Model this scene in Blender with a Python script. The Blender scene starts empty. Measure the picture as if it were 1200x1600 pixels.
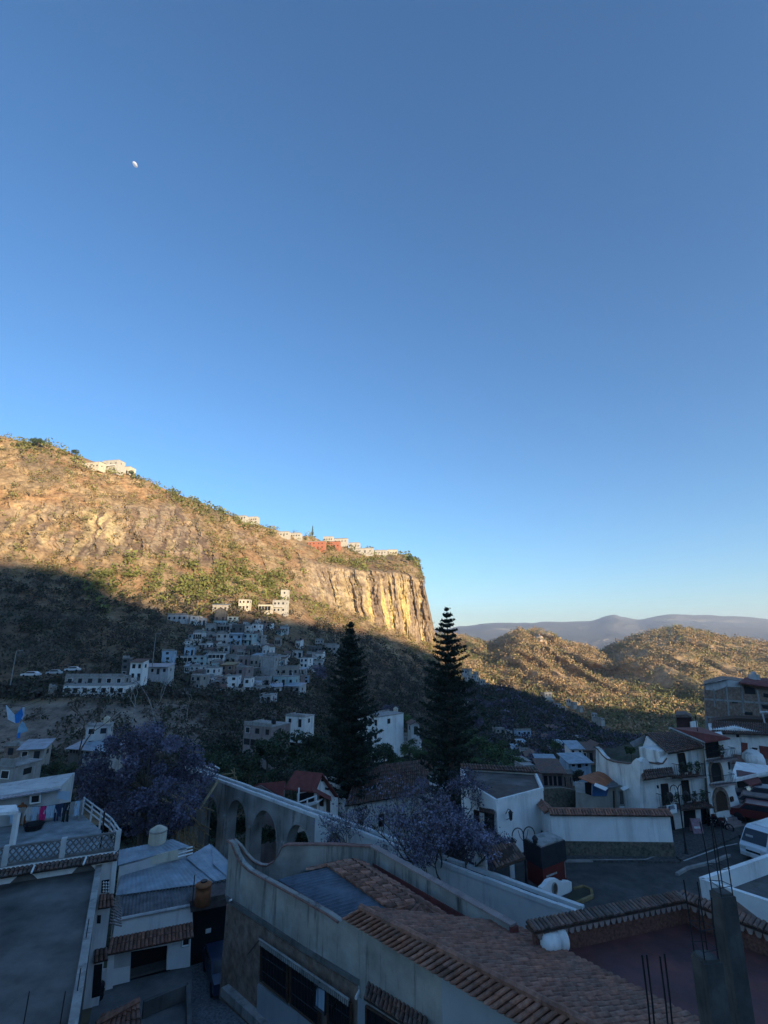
import bpy, math, random
import numpy as np
from math import radians, sin, cos, tan, pi, hypot, atan2, sqrt
from mathutils import Vector, Matrix
random.seed(7)
RNG = np.random.default_rng(11)
C = bpy.context.scene.collection
# ------------------------------------------------------------------ camera, world, sun, exposure
F = 770.0; TH = radians(14.6); CH = 15.0           # focal length in photo pixels, upward pitch, eye height above the street
SC = bpy.context.scene
cam_d = bpy.data.cameras.new('camera'); cam = bpy.data.objects.new('camera', cam_d); C.objects.link(cam)
cam.location = (0, 0, CH); cam.rotation_euler = (pi/2 + TH, 0, 0)
cam_d.sensor_fit = 'HORIZONTAL'; cam_d.sensor_width = 36; cam_d.lens = F/1200*36
cam_d.clip_start = 0.2; cam_d.clip_end = 90000
SC.camera = cam
SUN_AZ = radians(38); SUN_EL = radians(11.5)        # sun behind the camera, to the right
w = bpy.data.worlds.new("World"); SC.world = w; w.use_nodes = True
nt = w.node_tree; nt.nodes.clear()
sky = nt.nodes.new('ShaderNodeTexSky'); sky.sky_type = 'NISHITA'; sky.sun_disc = False
sky.sun_elevation = SUN_EL; sky.sun_rotation = pi - SUN_AZ; sky.altitude = 1700
sky.air_density = 1.3; sky.dust_density = 0.45; sky.ozone_density = 4.5
bg = nt.nodes.new('ShaderNodeBackground'); bg.inputs[1].default_value = 0.117
wo = nt.nodes.new('ShaderNodeOutputWorld')
hs = nt.nodes.new('ShaderNodeHueSaturation'); hs.inputs['Saturation'].default_value = 1.05
nt.links.new(sky.outputs[0], hs.inputs['Color']); nt.links.new(hs.outputs[0], bg.inputs[0]); nt.links.new(bg.outputs[0], wo.inputs[0])
sd = bpy.data.lights.new('sun', 'SUN'); sun = bpy.data.objects.new('sun', sd); C.objects.link(sun)
sd.energy = 4.5; sd.angle = radians(0.5); sd.color = (1, .80, .54)
SH = Vector((sin(SUN_AZ), -cos(SUN_AZ), 0))         # horizontal direction to the sun
sdir = Vector((SH.x*cos(SUN_EL), SH.y*cos(SUN_EL), sin(SUN_EL)))
sun.rotation_euler = sdir.to_track_quat('Z', 'Y').to_euler()
SC.view_settings.view_transform = 'Standard'; SC.view_settings.look = 'None'
SC.view_settings.exposure = 1.12; SC.view_settings.gamma = 1
SC.render.resolution_x = 768; SC.render.resolution_y = 1024
SC.cycles.max_bounces = 6; SC.cycles.diffuse_bounces = 4; SC.cycles.volume_bounces = 1; SC.cycles.transparent_max_bounces = 4

# ------------------------------------------------------------------ helpers: photo pixel -> world
def ray(px, py):
    x = (px-600)/F; y = (800-py)/F
    return Vector((x, cos(TH)-y*sin(TH), y*cos(TH)+sin(TH)))
def atY(px, py, Y):
    r = ray(px, py); t = Y/r.y; return Vector((r.x*t, Y, CH+r.z*t))
def atZ(px, py, Z):
    r = ray(px, py); t = (Z-CH)/r.z; return Vector((r.x*t, r.y*t, Z))
def proj(p):
    z = p[2]-CH; d = p[1]*cos(TH)+z*sin(TH); u = -p[1]*sin(TH)+z*cos(TH)
    return 600+F*p[0]/d, 800-F*u/d, d

# ------------------------------------------------------------------ materials
MATS = {}
def mat(name, col, rough=.85, var=.12, scale=2.0, streak=0, dark=.5, bump=0, bscale=20, metal=0, tint=0, spec=.3, col2=None, c2amt=.5, c2scale=.5, emit=0):
    """procedural surface: base colour + blotches + vertical runs of dirt; 'tint' multiplies by the face attribute"""
    if name in MATS: return MATS[name]
    m = bpy.data.materials.new(name); m.use_nodes = True; n = m.node_tree.nodes; l = m.node_tree.links
    b = n['Principled BSDF']; b.inputs['Roughness'].default_value = rough; b.inputs['Metallic'].default_value = metal
    b.inputs['Specular IOR Level'].default_value = spec
    tc = n.new('ShaderNodeTexCoord')
    def noise(sc, det=4, vec=None, ro=.6):
        t = n.new('ShaderNodeTexNoise'); t.inputs['Scale'].default_value = sc; t.inputs['Detail'].default_value = det; t.inputs['Roughness'].default_value = ro
        l.new(vec or tc.outputs['Object'], t.inputs['Vector']); return t.outputs['Fac']
    def rng(s, a, b_, c, d):
        r = n.new('ShaderNodeMapRange'); r.inputs[1].default_value = a; r.inputs[2].default_value = b_; r.inputs[3].default_value = c; r.inputs[4].default_value = d
        l.new(s, r.inputs[0]); return r.outputs[0]
    def mul(a, b_):
        q = n.new('ShaderNodeMath'); q.operation = 'MULTIPLY'; l.new(a, q.inputs[0])
        if isinstance(b_, float): q.inputs[1].default_value = b_
        else: l.new(b_, q.inputs[1])
        return q.outputs[0]
    c = n.new('ShaderNodeRGB'); c.outputs[0].default_value = (*col, 1); cs = c.outputs[0]
    if col2:
        x = n.new('ShaderNodeMix'); x.data_type = 'RGBA'; l.new(cs, x.inputs[6]); x.inputs[7].default_value = (*col2, 1)
        l.new(rng(noise(c2scale, 6), .5-.12, .5+.12, 0, c2amt), x.inputs[0]); cs = x.outputs[2]
    f = rng(noise(scale, 6), .3, .7, 1-var*1.6, 1+var)
    if streak:
        mp = n.new('ShaderNodeMapping'); mp.inputs['Scale'].default_value = (1, 1, .09); l.new(tc.outputs['Object'], mp.inputs[0])
        f = mul(f, rng(noise(streak, 5, mp.outputs[0], .7), .52, .68, 1, dark))
    if tint:
        a = n.new('ShaderNodeAttribute'); a.attribute_name = 'tint'; f = mul(f, a.outputs['Fac'])
    v = n.new('ShaderNodeVectorMath'); v.operation = 'SCALE'; l.new(cs, v.inputs[0]); l.new(f, v.inputs['Scale'])
    l.new(v.outputs[0], b.inputs['Base Color'])
    if bump:
        bp = n.new('ShaderNodeBump'); bp.inputs['Strength'].default_value = .6; bp.inputs['Distance'].default_value = bump
        l.new(noise(bscale, 5), bp.inputs['Height']); l.new(bp.outputs[0], b.inputs['Normal'])
    if emit:
        l.new(v.outputs[0], b.inputs['Emission Color']); b.inputs['Emission Strength'].default_value = emit
    MATS[name] = m; return m
def attr_mat(name, rough=.95, ncol='col', mottle=0, mscale=.3, trans=0):
    """colour from the mesh's own 'col' attribute (species / rock kinds), mottled"""
    if name in MATS: return MATS[name]
    m = bpy.data.materials.new(name); m.use_nodes = True; n = m.node_tree.nodes; l = m.node_tree.links
    b = n['Principled BSDF']; b.inputs['Roughness'].default_value = rough; b.inputs['Specular IOR Level'].default_value = .12
    a = n.new('ShaderNodeAttribute'); a.attribute_name = ncol; cs = a.outputs['Color']
    if mottle:
        tc = n.new('ShaderNodeTexCoord'); t = n.new('ShaderNodeTexNoise'); t.inputs['Scale'].default_value = mscale; t.inputs['Detail'].default_value = 9; t.inputs['Roughness'].default_value = .75
        l.new(tc.outputs['Object'], t.inputs['Vector'])
        r = n.new('ShaderNodeMapRange'); r.inputs[1].default_value = .35; r.inputs[2].default_value = .65; r.inputs[3].default_value = 1-mottle; r.inputs[4].default_value = 1+mottle*.7; l.new(t.outputs['Fac'], r.inputs[0])
        v = n.new('ShaderNodeVectorMath'); v.operation = 'SCALE'; l.new(cs, v.inputs[0]); l.new(r.outputs[0], v.inputs['Scale']); cs = v.outputs[0]
        bp = n.new('ShaderNodeBump'); bp.inputs['Strength'].default_value = .8; bp.inputs['Distance'].default_value = .35/mscale
        l.new(t.outputs['Fac'], bp.inputs['Height']); l.new(bp.outputs[0], b.inputs['Normal'])
    l.new(cs, b.inputs['Base Color']); MATS[name] = m; return m

# ------------------------------------------------------------------ mesh builder
class MB:
    def __init__(s): s.v = []; s.f = []; s.t = []; s.sm = False
    def poly(s, pts, tint=1.0):
        k = len(s.v); s.v += [tuple(p) for p in pts]; s.f.append(tuple(range(k, k+len(pts)))); s.t.append(tint); return s
    def hexa(s, b, t, tint=1.0):
        """b, t: bottom and top loops (same count)"""
        n = len(b); k = len(s.v); s.v += [tuple(p) for p in b] + [tuple(p) for p in t]
        s.f.append(tuple(range(k+n-1, k-1, -1))); s.f.append(tuple(range(k+n, k+2*n)))
        for i in range(n): j = (i+1) % n; s.f.append((k+i, k+j, k+n+j, k+n+i))
        s.t += [tint]*(n+2); return s
    def box(s, x0, x1, y0, y1, z0, z1, tint=1.0):
        q = [(x0, y0), (x1, y0), (x1, y1), (x0, y1)]
        return s.hexa([(x, y, z0) for x, y in q], [(x, y, z1) for x, y in q], tint)
    def obox(s, c, size, rz=0, rx=0, ry=0, tint=1.0):
        M = Matrix.Translation(c) @ Matrix.Rotation(rz, 4, 'Z') @ Matrix.Rotation(ry, 4, 'Y') @ Matrix.Rotation(rx, 4, 'X')
        a, b, h = size[0]/2, size[1]/2, size[2]/2; q = [(-a, -b), (a, -b), (a, b), (-a, b)]
        return s.hexa([M @ Vector((x, y, -h)) for x, y in q], [M @ Vector((x, y, h)) for x, y in q], tint)
    def prism(s, pts, z0, z1, tint=1.0):
        return s.hexa([(p[0], p[1], z0) for p in pts], [(p[0], p[1], z1) for p in pts], tint)
    def bar(s, a, b, r, n=6, r2=None, tint=1.0):
        a = Vector(a); b = Vector(b); d = b-a
        if d.length < 1e-6: return s
        q = d.to_track_quat('Z', 'Y'); r2 = r if r2 is None else r2
        c = [(cos(2*pi*i/n), sin(2*pi*i/n)) for i in range(n)]
        return s.hexa([a + q @ Vector((x*r, y*r, 0)) for x, y in c], [b + q @ Vector((x*r2, y*r2, 0)) for x, y in c], tint)
    def tube(s, pts, r, n=6, tint=1.0):
        for i in range(len(pts)-1):
            ra = r[i] if isinstance(r, (list, tuple)) else r; rb = r[i+1] if isinstance(r, (list, tuple)) else r
            s.bar(pts[i], pts[i+1], ra, n, rb, tint)
        return s
    def lathe(s, prof, n=14, c=(0, 0, 0), axis='Z', tint=1.0):
        k = len(s.v)
        for r, z in prof:
            for i in range(n):
                a = 2*pi*i/n; x, y = r*cos(a), r*sin(a)
                s.v.append((c[0]+x, c[1]+y, c[2]+z) if axis == 'Z' else ((c[0]+z, c[1]+x, c[2]+y) if axis == 'X' else (c[0]+x, c[1]+z, c[2]+y)))
        m = len(prof)
        for j in range(m-1):
            for i in range(n):
                i2 = (i+1) % n; s.f.append((k+j*n+i, k+j*n+i2, k+(j+1)*n+i2, k+(j+1)*n+i)); s.t.append(tint)
        s.f.append(tuple(k+i for i in range(n-1, -1, -1))); s.f.append(tuple(k+(m-1)*n+i for i in range(n))); s.t += [tint]*2
        return s
    def frame(s, x0, x1, z0, z1, y0, y1, w):
        """rectangular frame in the xz plane, y0..y1 deep"""
        s.box(x0, x0+w, y0, y1, z0, z1); s.box(x1-w, x1, y0, y1, z0, z1)
        s.box(x0+w, x1-w, y0, y1, z0, z0+w); s.box(x0+w, x1-w, y0, y1, z1-w, z1); return s
    def tiles(s, E0, E1, R0, R1, pitch=.22, tl=.42, r=None, seg=5, jit=.02, vary=.25, under=True):
        """rows of barrel tiles on the quad eave E0-E1 / ridge R0-R1"""
        E0, E1, R0, R1 = map(Vector, (E0, E1, R0, R1)); r = r or pitch*.42
        wid = max((E1-E0).length, (R1-R0).length); n = max(2, int(wid/pitch)); L = ((R0-E0).length+(R1-E1).length)/2; m = max(1, int(round(L/tl)))
        nrm = (E1-E0).cross(R0-E0).normalized()
        if nrm.z < 0: nrm = -nrm
        if under: s.hexa([p - nrm*.05 for p in (E0, E1, R1, R0)], [p for p in (E0, E1, R1, R0)], .3)
        for i in range(n):
            u = (i+.5)/n
            a = E0.lerp(E1, u); b = R0.lerp(R1, u)
            if (b-a).length < .05: continue
            d = (b-a); mm = max(1, int(round(d.length/tl))); side = (E1-E0).normalized()
            for j in range(mm):
                p = a + d*(j/mm); q = a + d*min(1, (j+1.12)/mm)
                o = side*random.uniform(-jit, jit); h = .035*random.uniform(.5, 1.4); ra = r*1.12; rb = r*.92
                tt = 1+random.uniform(-vary, vary); k = len(s.v)
                for (c, rr, dh) in ((p+o, ra, h), (q+o*.5, rb, 0)):
                    for g in range(seg+1):
                        an = pi*g/seg; s.v.append(tuple(c + side*(cos(an)*rr) + nrm*(sin(an)*rr*.9+dh)))
                for g in range(seg): s.f.append((k+g, k+g+1, k+seg+2+g, k+seg+1+g)); s.t.append(tt)
                s.f.append(tuple(k+g for g in range(seg+1))); s.t.append(tt*.8)
        return s
    def corrug(s, E0, E1, R0, R1, pitch=.18, amp=.025, th=.02, tint=1.0):
        E0, E1, R0, R1 = map(Vector, (E0, E1, R0, R1)); n = max(2, int((E1-E0).length/pitch))*4
        nrm = (E1-E0).cross(R0-E0).normalized()
        if nrm.z < 0: nrm = -nrm
        k = len(s.v)
        for i in range(n+1):
            o = nrm*(sin(i*pi/2)*amp); s.v += [tuple(E0.lerp(E1, i/n)+o), tuple(R0.lerp(R1, i/n)+o)]
        for i in range(n): s.f.append((k+2*i, k+2*i+2, k+2*i+3, k+2*i+1)); s.t.append(tint)
        s.hexa([p-nrm*(amp+th+.01) for p in (E0, E1, R1, R0)], [p-nrm*(amp+.01) for p in (E0, E1, R1, R0)], tint); return s
    def build(s, name, m, parent=None, smooth=False):
        me = bpy.data.meshes.new(name); me.from_pydata(s.v, [], s.f)
        at = me.attributes.new('tint', 'FLOAT', 'FACE'); at.data.foreach_set('value', np.array(s.t, dtype=np.float32))
        if smooth: me.polygons.foreach_set('use_smooth', [True]*len(me.polygons))
        me.materials.append(m); o = bpy.data.objects.new(name, me); C.objects.link(o)
        if parent: o.parent = parent
        return o
def np_mesh(name, V, Fq, m, parent=None, col=None, smooth=False, tint=None):
    """V (n,3), Fq (k,4) quads, col (n,3) vertex colours"""
    me = bpy.data.meshes.new(name); n = len(V); k = len(Fq)
    me.vertices.add(n); me.vertices.foreach_set('co', np.asarray(V, np.float32).ravel())
    me.loops.add(k*4); me.loops.foreach_set('vertex_index', np.asarray(Fq, np.int32).ravel())
    me.polygons.add(k); me.polygons.foreach_set('loop_start', np.arange(0, k*4, 4, dtype=np.int32))
    me.polygons.foreach_set('use_smooth', np.full(k, smooth))
    me.update(calc_edges=True)
    if col is not None:
        a = me.attributes.new('col', 'FLOAT_COLOR', 'POINT'); c = np.ones((n, 4), np.float32); c[:, :3] = col; a.data.foreach_set('color', c.ravel())
    if tint is not None:
        a = me.attributes.new('tint', 'FLOAT', 'POINT'); a.data.foreach_set('value', np.asarray(tint, np.float32))
    me.materials.append(m); o = bpy.data.objects.new(name, me); C.objects.link(o)
    if parent: o.parent = parent
    return o
def tag(o, label=None, cat=None, group=None, kind=None):
    if label: o['label'] = label
    if cat: o['category'] = cat
    if group: o['group'] = group
    if kind: o['kind'] = kind
    return o
def thing(name, label, cat, loc=(0, 0, 0), rz=0, group=None):
    o = bpy.data.objects.new(name, None); C.objects.link(o); o.empty_display_size = .3
    o.location = loc; o.rotation_euler = (0, 0, rz); return tag(o, label, cat, group)
def copy_tree(o, parent=None):
    c = o.copy(); C.objects.link(c); c.parent = parent
    for ch in list(o.children): copy_tree(ch, c)
    return c

# ------------------------------------------------------------------ noise
def _hash(i, j, k, seed):
    h = (i*374761393 + j*668265263 + k*2147483647 + seed*1274126177) & 0xffffffff
    h = ((h ^ (h >> 13))*1274126177) & 0xffffffff
    return ((h ^ (h >> 16)) & 0xffffff)/float(0xffffff)
def vnoise(x, y, z=None, seed=0):
    x = np.asarray(x, float); y = np.asarray(y, float); z = np.zeros_like(x) if z is None else np.asarray(z, float)
    i, j, k = (np.floor(a).astype(np.int64) for a in (x, y, z)); u, v, t = x-i, y-j, z-k
    u, v, t = (a*a*(3-2*a) for a in (u, v, t)); r = 0
    for di in (0, 1):
        for dj in (0, 1):
            for dk in (0, 1):
                r = r + _hash(i+di, j+dj, k+dk, seed)*(u if di else 1-u)*(v if dj else 1-v)*(t if dk else 1-t)
    return r
def fbm(x, y, z=None, seed=0, oct=5, gain=.5):
    r = 0; a = 1; tot = 0
    for o in range(oct):
        f = 2**o; r = r + a*vnoise(x*f, y*f, None if z is None else z*f, seed+o*17); tot += a; a *= gain
    return r/tot

# ------------------------------------------------------------------ foliage
def leaf_quads(P, size, aspect=.5, flat=0.0, rng=RNG):
    """one randomly turned leaf card per point"""
    n = len(P); a = rng.normal(size=(n, 3)); a[:, 2] *= (1-flat); a /= np.linalg.norm(a, axis=1)[:, None]+1e-9
    b = np.cross(a, rng.normal(size=(n, 3))); b /= np.linalg.norm(b, axis=1)[:, None]+1e-9
    s = (size*rng.uniform(.6, 1.4, n))[:, None] if np.ndim(size) == 0 else (size*rng.uniform(.6, 1.4, n))[:, None]
    a = a*s; b = b*s*aspect
    V = np.stack([P-a, P+b, P+a, P-b], 1).reshape(-1, 3); Fq = np.arange(4*n).reshape(-1, 4)
    return V, Fq
def clump_cloud(clumps, n_per, size, aspect=.55):
    """clumps: list of (x,y,z,rx,ry,rz,tint)"""
    Ps = []; ts = []
    for (x, y, z, rx, ry, rz, t) in clumps:
        k = max(3, int(n_per)); d = RNG.normal(size=(k, 3)); d /= np.linalg.norm(d, axis=1)[:, None]; r = RNG.uniform(.25, 1, k)**.5
        Ps.append(np.array([x, y, z]) + d*r[:, None]*np.array([rx, ry, rz])); ts.append(np.full(k, t)*RNG.uniform(.75, 1.25, k))
    P = np.concatenate(Ps); t = np.concatenate(ts); V, Fq = leaf_quads(P, size, aspect)
    return V, Fq, np.repeat(t, 4)
# ------------------------------------------------------------------ terrain
class Net:
    """control net: columns of (px, py, Y); bilinear in a common (u, v)"""
    def __init__(s, cols):
        s.c = np.array([[list(p) for p in col] for col in cols], float)      # (nc, nr, 3)
    def sample(s, u, v):
        nc, nr, _ = s.c.shape
        def cat(arr, t, ax):
            n = arr.shape[ax]; i = np.clip(np.floor(t).astype(int), 0, n-2); f = t-i
            return i, f
        i, fu = cat(s.c, u, 0); j, fv = cat(s.c, v, 1); fu = fu[..., None]; fv = fv[..., None]
        c = s.c
        def g(a, b): return c[np.clip(a, 0, nc-1), np.clip(b, 0, nr-1)]
        # smooth across columns (Catmull-Rom), linear down the rows
        def row(b):
            p0, p1, p2, p3 = g(i-1, b), g(i, b), g(i+1, b), g(i+2, b)
            return .5*((2*p1)+(p2-p0)*fu+(2*p0-5*p1+4*p2-p3)*fu**2+(3*p1-p0-3*p2+p3)*fu**3)
        a, b_ = row(j), row(j+1)
        return a*(1-fv)+b_*fv
    def world(s, u, v):
        p = s.sample(u, v); px, py, Y = p[..., 0], p[..., 1], p[..., 2]
        x = (px-600)/F; y = (800-py)/F; ry = cos(TH)-y*sin(TH); rz = y*cos(TH)+sin(TH); t = Y/ry
        return np.stack([x*t, Y, CH+rz*t], -1), px, py
def grid_faces(nu, nv):
    a = np.arange(nu*nv).reshape(nu, nv); return np.stack([a[:-1, :-1], a[1:, :-1], a[1:, 1:], a[:-1, 1:]], -1).reshape(-1, 4)
# --- the big mountain on the left: rows = valley, bluff foot, bluff top, bench, mid slope, rock foot, rock top, skyline, back
def col(px, ys, Ys, pxs=None):
    pxs = pxs or [px]*len(ys); return [(a, b, c) for a, b, c in zip(pxs, ys, Ys)]
M1 = Net([
 col(-420, [1290, 1180, 1085, 1065, 900, 800, 690, 560, 560], [70, 110, 140, 155, 220, 270, 310, 360, 700]),
 col(-150, [1290, 1180, 1090, 1070, 910, 830, 730, 640, 640], [70, 115, 145, 160, 240, 290, 330, 380, 720]),
 col(0,    [1290, 1182, 1094, 1072, 925, 850, 760, 682, 690], [72, 120, 150, 166, 260, 310, 355, 405, 760]),
 col(60,   [1290, 1182, 1094, 1071, 930, 855, 768, 693, 700], [72, 120, 150, 166, 262, 314, 360, 410, 760]),
 col(120,  [1290, 1184, 1090, 1070, 940, 862, 780, 713, 720], [73, 121, 150, 168, 264, 318, 366, 420, 780]),
 col(200,  [1290, 1186, 1094, 1066, 955, 872, 800, 742, 750], [74, 123, 152, 178, 268, 328, 380, 435, 800]),
 col(260,  [1290, 1186, 1092, 1058, 962, 880, 822, 765, 775], [76, 126, 158, 196, 275, 338, 390, 447, 820]),
 col(320,  [1290, 1186, 1094, 1050, 960, 890, 842, 790, 800], [79, 130, 168, 216, 286, 348, 400, 462, 840]),
 col(370,  [1290, 1188, 1098, 1050, 958, 900, 855, 810, 820], [82, 134, 176, 222, 294, 360, 416, 478, 860]),
 col(430,  [1290, 1190, 1100, 1050, 968, 915, 868, 827, 835], [86, 140, 186, 232, 305, 380, 436, 505, 880]),
 col(480,  [1290, 1192, 1108, 1052, 982, 935, 878, 838, 848], [90, 146, 196, 244, 318, 402, 452, 540, 900]),
 col(530,  [1290, 1194, 1118, 1062, 996, 955, 888, 852, 862], [94, 152, 204, 256, 335, 432, 466, 575, 920]),
 col(580,  [1290, 1195, 1128, 1078, 1012, 972, 893, 860, 870], [98, 158, 214, 270, 356, 448, 474, 600, 930]),
 col(625,  [1290, 1196, 1136, 1092, 1030, 990, 896, 866, 876], [102, 166, 228, 290, 380, 462, 482, 610, 940]),
 col(655,  [1290, 1196, 1142, 1100, 1045, 1003, 905, 876, 886], [106, 174, 238, 304, 396, 474, 488, 612, 950], [655]*5+[657, 652, 648, 640]),
 col(684,  [1290, 1196, 1146, 1106, 1058, 1010, 912, 890, 900], [110, 182, 246, 316, 410, 484, 495, 615, 960], [690, 690, 690, 690, 688, 684, 663, 652, 640]),
 col(710,  [1290, 1196, 1150, 1112, 1070, 1022, 935, 905, 915], [114, 190, 254, 328, 425, 540, 560, 660, 980], [730, 730, 728, 722, 705, 678, 660, 650, 640]),
 col(720,  [1290, 1200, 1160, 1125, 1090, 1050, 1000, 960, 970], [118, 198, 262, 345, 445, 640, 700, 780, 990], [770, 768, 760, 745, 715, 676, 662, 652, 640]),
])
NU, NV = 800, 520
uu = np.linspace(0, len(M1.c)-1, NU); vv = np.concatenate([np.linspace(0, 7.2, NV-12), np.linspace(7.25, 8, 12)])
U, V_ = np.meshgrid(uu, vv, indexing='ij')
W, PX, PY = M1.world(U, V_)
# relief: fluted rock between rows 5 and 6 (and broken crags further left), soft gullies elsewhere
s_along = W[..., 0]*.9 + W[..., 1]*.4 + (fbm(W[..., 2]/9, W[..., 0]/40, seed=77)-.5)*5
cliffR = np.clip((PX-445)/50, 0, 1)*np.clip((V_-4.85)/.25, 0, 1)*np.clip((6.15-V_)/.2, 0, 1)
crag = np.clip((fbm(s_along/60, V_*1.4, seed=3)-.38)*12, 0, 1)*np.clip((V_-4.7)/.3, 0, 1)*np.clip((6.75-V_)/.3, 0, 1)*np.clip((480-PX)/60, 0, 1)
ROCK1 = np.maximum(cliffR, crag*.9)
bluff = np.clip((V_-1.0)/.12, 0, 1)*np.clip((2.0-V_)/.1, 0, 1)*np.clip((480-PX)/60, 0, 1)
flute = .75*fbm(s_along/5, W[..., 2]/40, seed=5, oct=5, gain=.65) + .38*np.abs(fbm(s_along/22, W[..., 2]/110, seed=9, oct=3)-.5)*2 + .22*np.abs(fbm(s_along/12, W[..., 2]/5, seed=15, oct=3)-.5)*2
soft = fbm(s_along/55, W[..., 2]/60, W[..., 1]/90, seed=21, oct=6)
fine = fbm(W[..., 0]/9, W[..., 1]/9, W[..., 2]/9, seed=31, oct=4)
out = (-flute*19*ROCK1 + ROCK1*10) + (soft-.5)*-26*(1-ROCK1)*np.clip((V_-3.6)/1.2, 0, 1) + (fbm(s_along/6, W[..., 2]/16, seed=33, oct=4)-.5)*-11*np.clip((V_-4.2)/.6, 0, 1)*(1-cliffR) + (fine-.5)*-7*np.clip((V_-2.2)/1, .12, 1) - bluff*(fbm(s_along/5, W[..., 2]/9, seed=41)-.5)*3
fade = np.clip((7.0-V_)/.5, 0, 1)
dirs = np.stack([W[..., 0]*.0-.15, -np.ones_like(out), out*0], -1)
W1 = W + dirs*(-out*fade)[..., None]*-1
W1[..., 2] += (fbm(W[..., 0]/14, W[..., 1]/60, seed=51, oct=4)-.5)*7*np.clip((V_-6.2)/.7, 0, 1)*np.clip((640-PX)/60, 0, 1)
def lerp(a, b, t): return a*(1-t[..., None])+b*t[..., None]
def C3(*c): return np.array(c, float)
n1 = fbm(s_along/18, W[..., 2]/22, seed=61, oct=6); n2 = fbm(s_along/6, W[..., 2]/5, seed=71, oct=5); n3 = fbm(s_along/3.5, W[..., 2]/45, seed=81, oct=4)
base = lerp(C3(.30, .20, .105), C3(.44, .31, .17), np.clip((n2-.3)*2.5, 0, 1)) # dry grass and earth
base = lerp(base, C3(.20, .15, .095), np.clip((n1-.48)*5, 0, .85)); base = lerp(base, C3(.36, .20, .10), np.clip((fbm(s_along/9, W[..., 2]/9, seed=63, oct=4)-.52)*6, 0, .6))
rock = lerp(C3(.25, .185, .125), C3(.45, .35, .23), np.clip((n2-.3)*2.5, 0, 1))
rock = lerp(rock, C3(.66, .50, .20), np.clip((n3-.52)*9, 0, 1)*np.clip((PX-540)/40, .3, 1)*np.clip((6.05-V_)*1.6, 0, 1)) # ochre streaks
rock = lerp(rock, C3(.22, .16, .115), np.clip((.42-n3)*9, 0, .7)); rock = lerp(rock, C3(.36, .22, .12), np.clip((fbm(s_along/7, W[..., 2]/8, seed=65, oct=4)-.5)*5, 0, .45)*(1-cliffR*.6))
rock = lerp(rock, C3(.13, .09, .07), np.clip((.43-fbm(s_along/5, W[..., 2]/38, seed=67, oct=4))*9, 0, .85)*(1-cliffR))
ppatch = np.exp(-((PX-157)/24)**4-((PY-822)/26)**4); ROCK1 = np.maximum(ROCK1, ppatch); rock = lerp(rock, C3(.62, .50, .25), np.clip((n3-.40)*8, 0, .9)*ppatch)
c1 = lerp(base, rock, ROCK1)
c1 = lerp(c1, lerp(C3(.27, .20, .155), C3(.36, .28, .22), np.clip((n2-.3)*2, 0, 1)), bluff*.95)
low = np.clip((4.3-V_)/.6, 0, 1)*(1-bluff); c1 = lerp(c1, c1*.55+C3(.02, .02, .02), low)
hill_m = attr_mat('hillside', mottle=.55, mscale=.3)
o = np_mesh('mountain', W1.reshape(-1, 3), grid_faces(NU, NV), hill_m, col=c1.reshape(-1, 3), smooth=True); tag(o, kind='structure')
def m1_at(px, py):
    """the mountain surface behind a photo pixel (visible rows only)"""
    d = (PX[:, :NV-14]-px)**2 + (PY[:, :NV-14]-py)**2; k = np.unravel_index(np.argmin(d), d.shape); return Vector(W1[k]), k
# --- dark wooded slope crossing behind the right-hand houses
M2 = Net([
 col(690, [1300, 1250, 1185, 1120, 1066, 1075], [70, 110, 190, 290, 400, 520]),
 col(740, [1300, 1250, 1188, 1130, 1076, 1085], [70, 110, 190, 280, 390, 520]),
 col(790, [1300, 1250, 1190, 1135, 1082, 1092], [70, 110, 190, 280, 385, 520]),
 col(840, [1300, 1250, 1195, 1145, 1098, 1108], [70, 110, 185, 275, 375, 520]),
 col(890, [1300, 1250, 1200, 1155, 1122, 1132], [70, 110, 180, 265, 360, 510]),
 col(940, [1300, 1250, 1205, 1170, 1146, 1156], [70, 110, 170, 255, 345, 500]),
 col(1000, [1300, 1250, 1205, 1175, 1160, 1170], [68, 105, 165, 245, 330, 480]),
 col(1100, [1300, 1240, 1200, 1172, 1158, 1168], [66, 95, 150, 230, 320, 470]),
 col(1300, [1300, 1230, 1190, 1160, 1140, 1150], [66, 90, 130, 210, 310, 460])])
nu, nv = 180, 90
U, V_ = np.meshgrid(np.linspace(0, len(M2.c)-1, nu), np.linspace(0, 5, nv), indexing='ij'); W2, PX2, PY2 = M2.world(U, V_)
W2[..., 2] += (fbm(W2[..., 0]/20, W2[..., 1]/20, seed=91)-.5)*3
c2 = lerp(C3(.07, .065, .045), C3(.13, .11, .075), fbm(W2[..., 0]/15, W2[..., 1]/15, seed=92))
o = np_mesh('hill', W2.reshape(-1, 3), grid_faces(nu, nv), hill_m, col=c2.reshape(-1, 3), smooth=True); tag(o, kind='structure')
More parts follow.
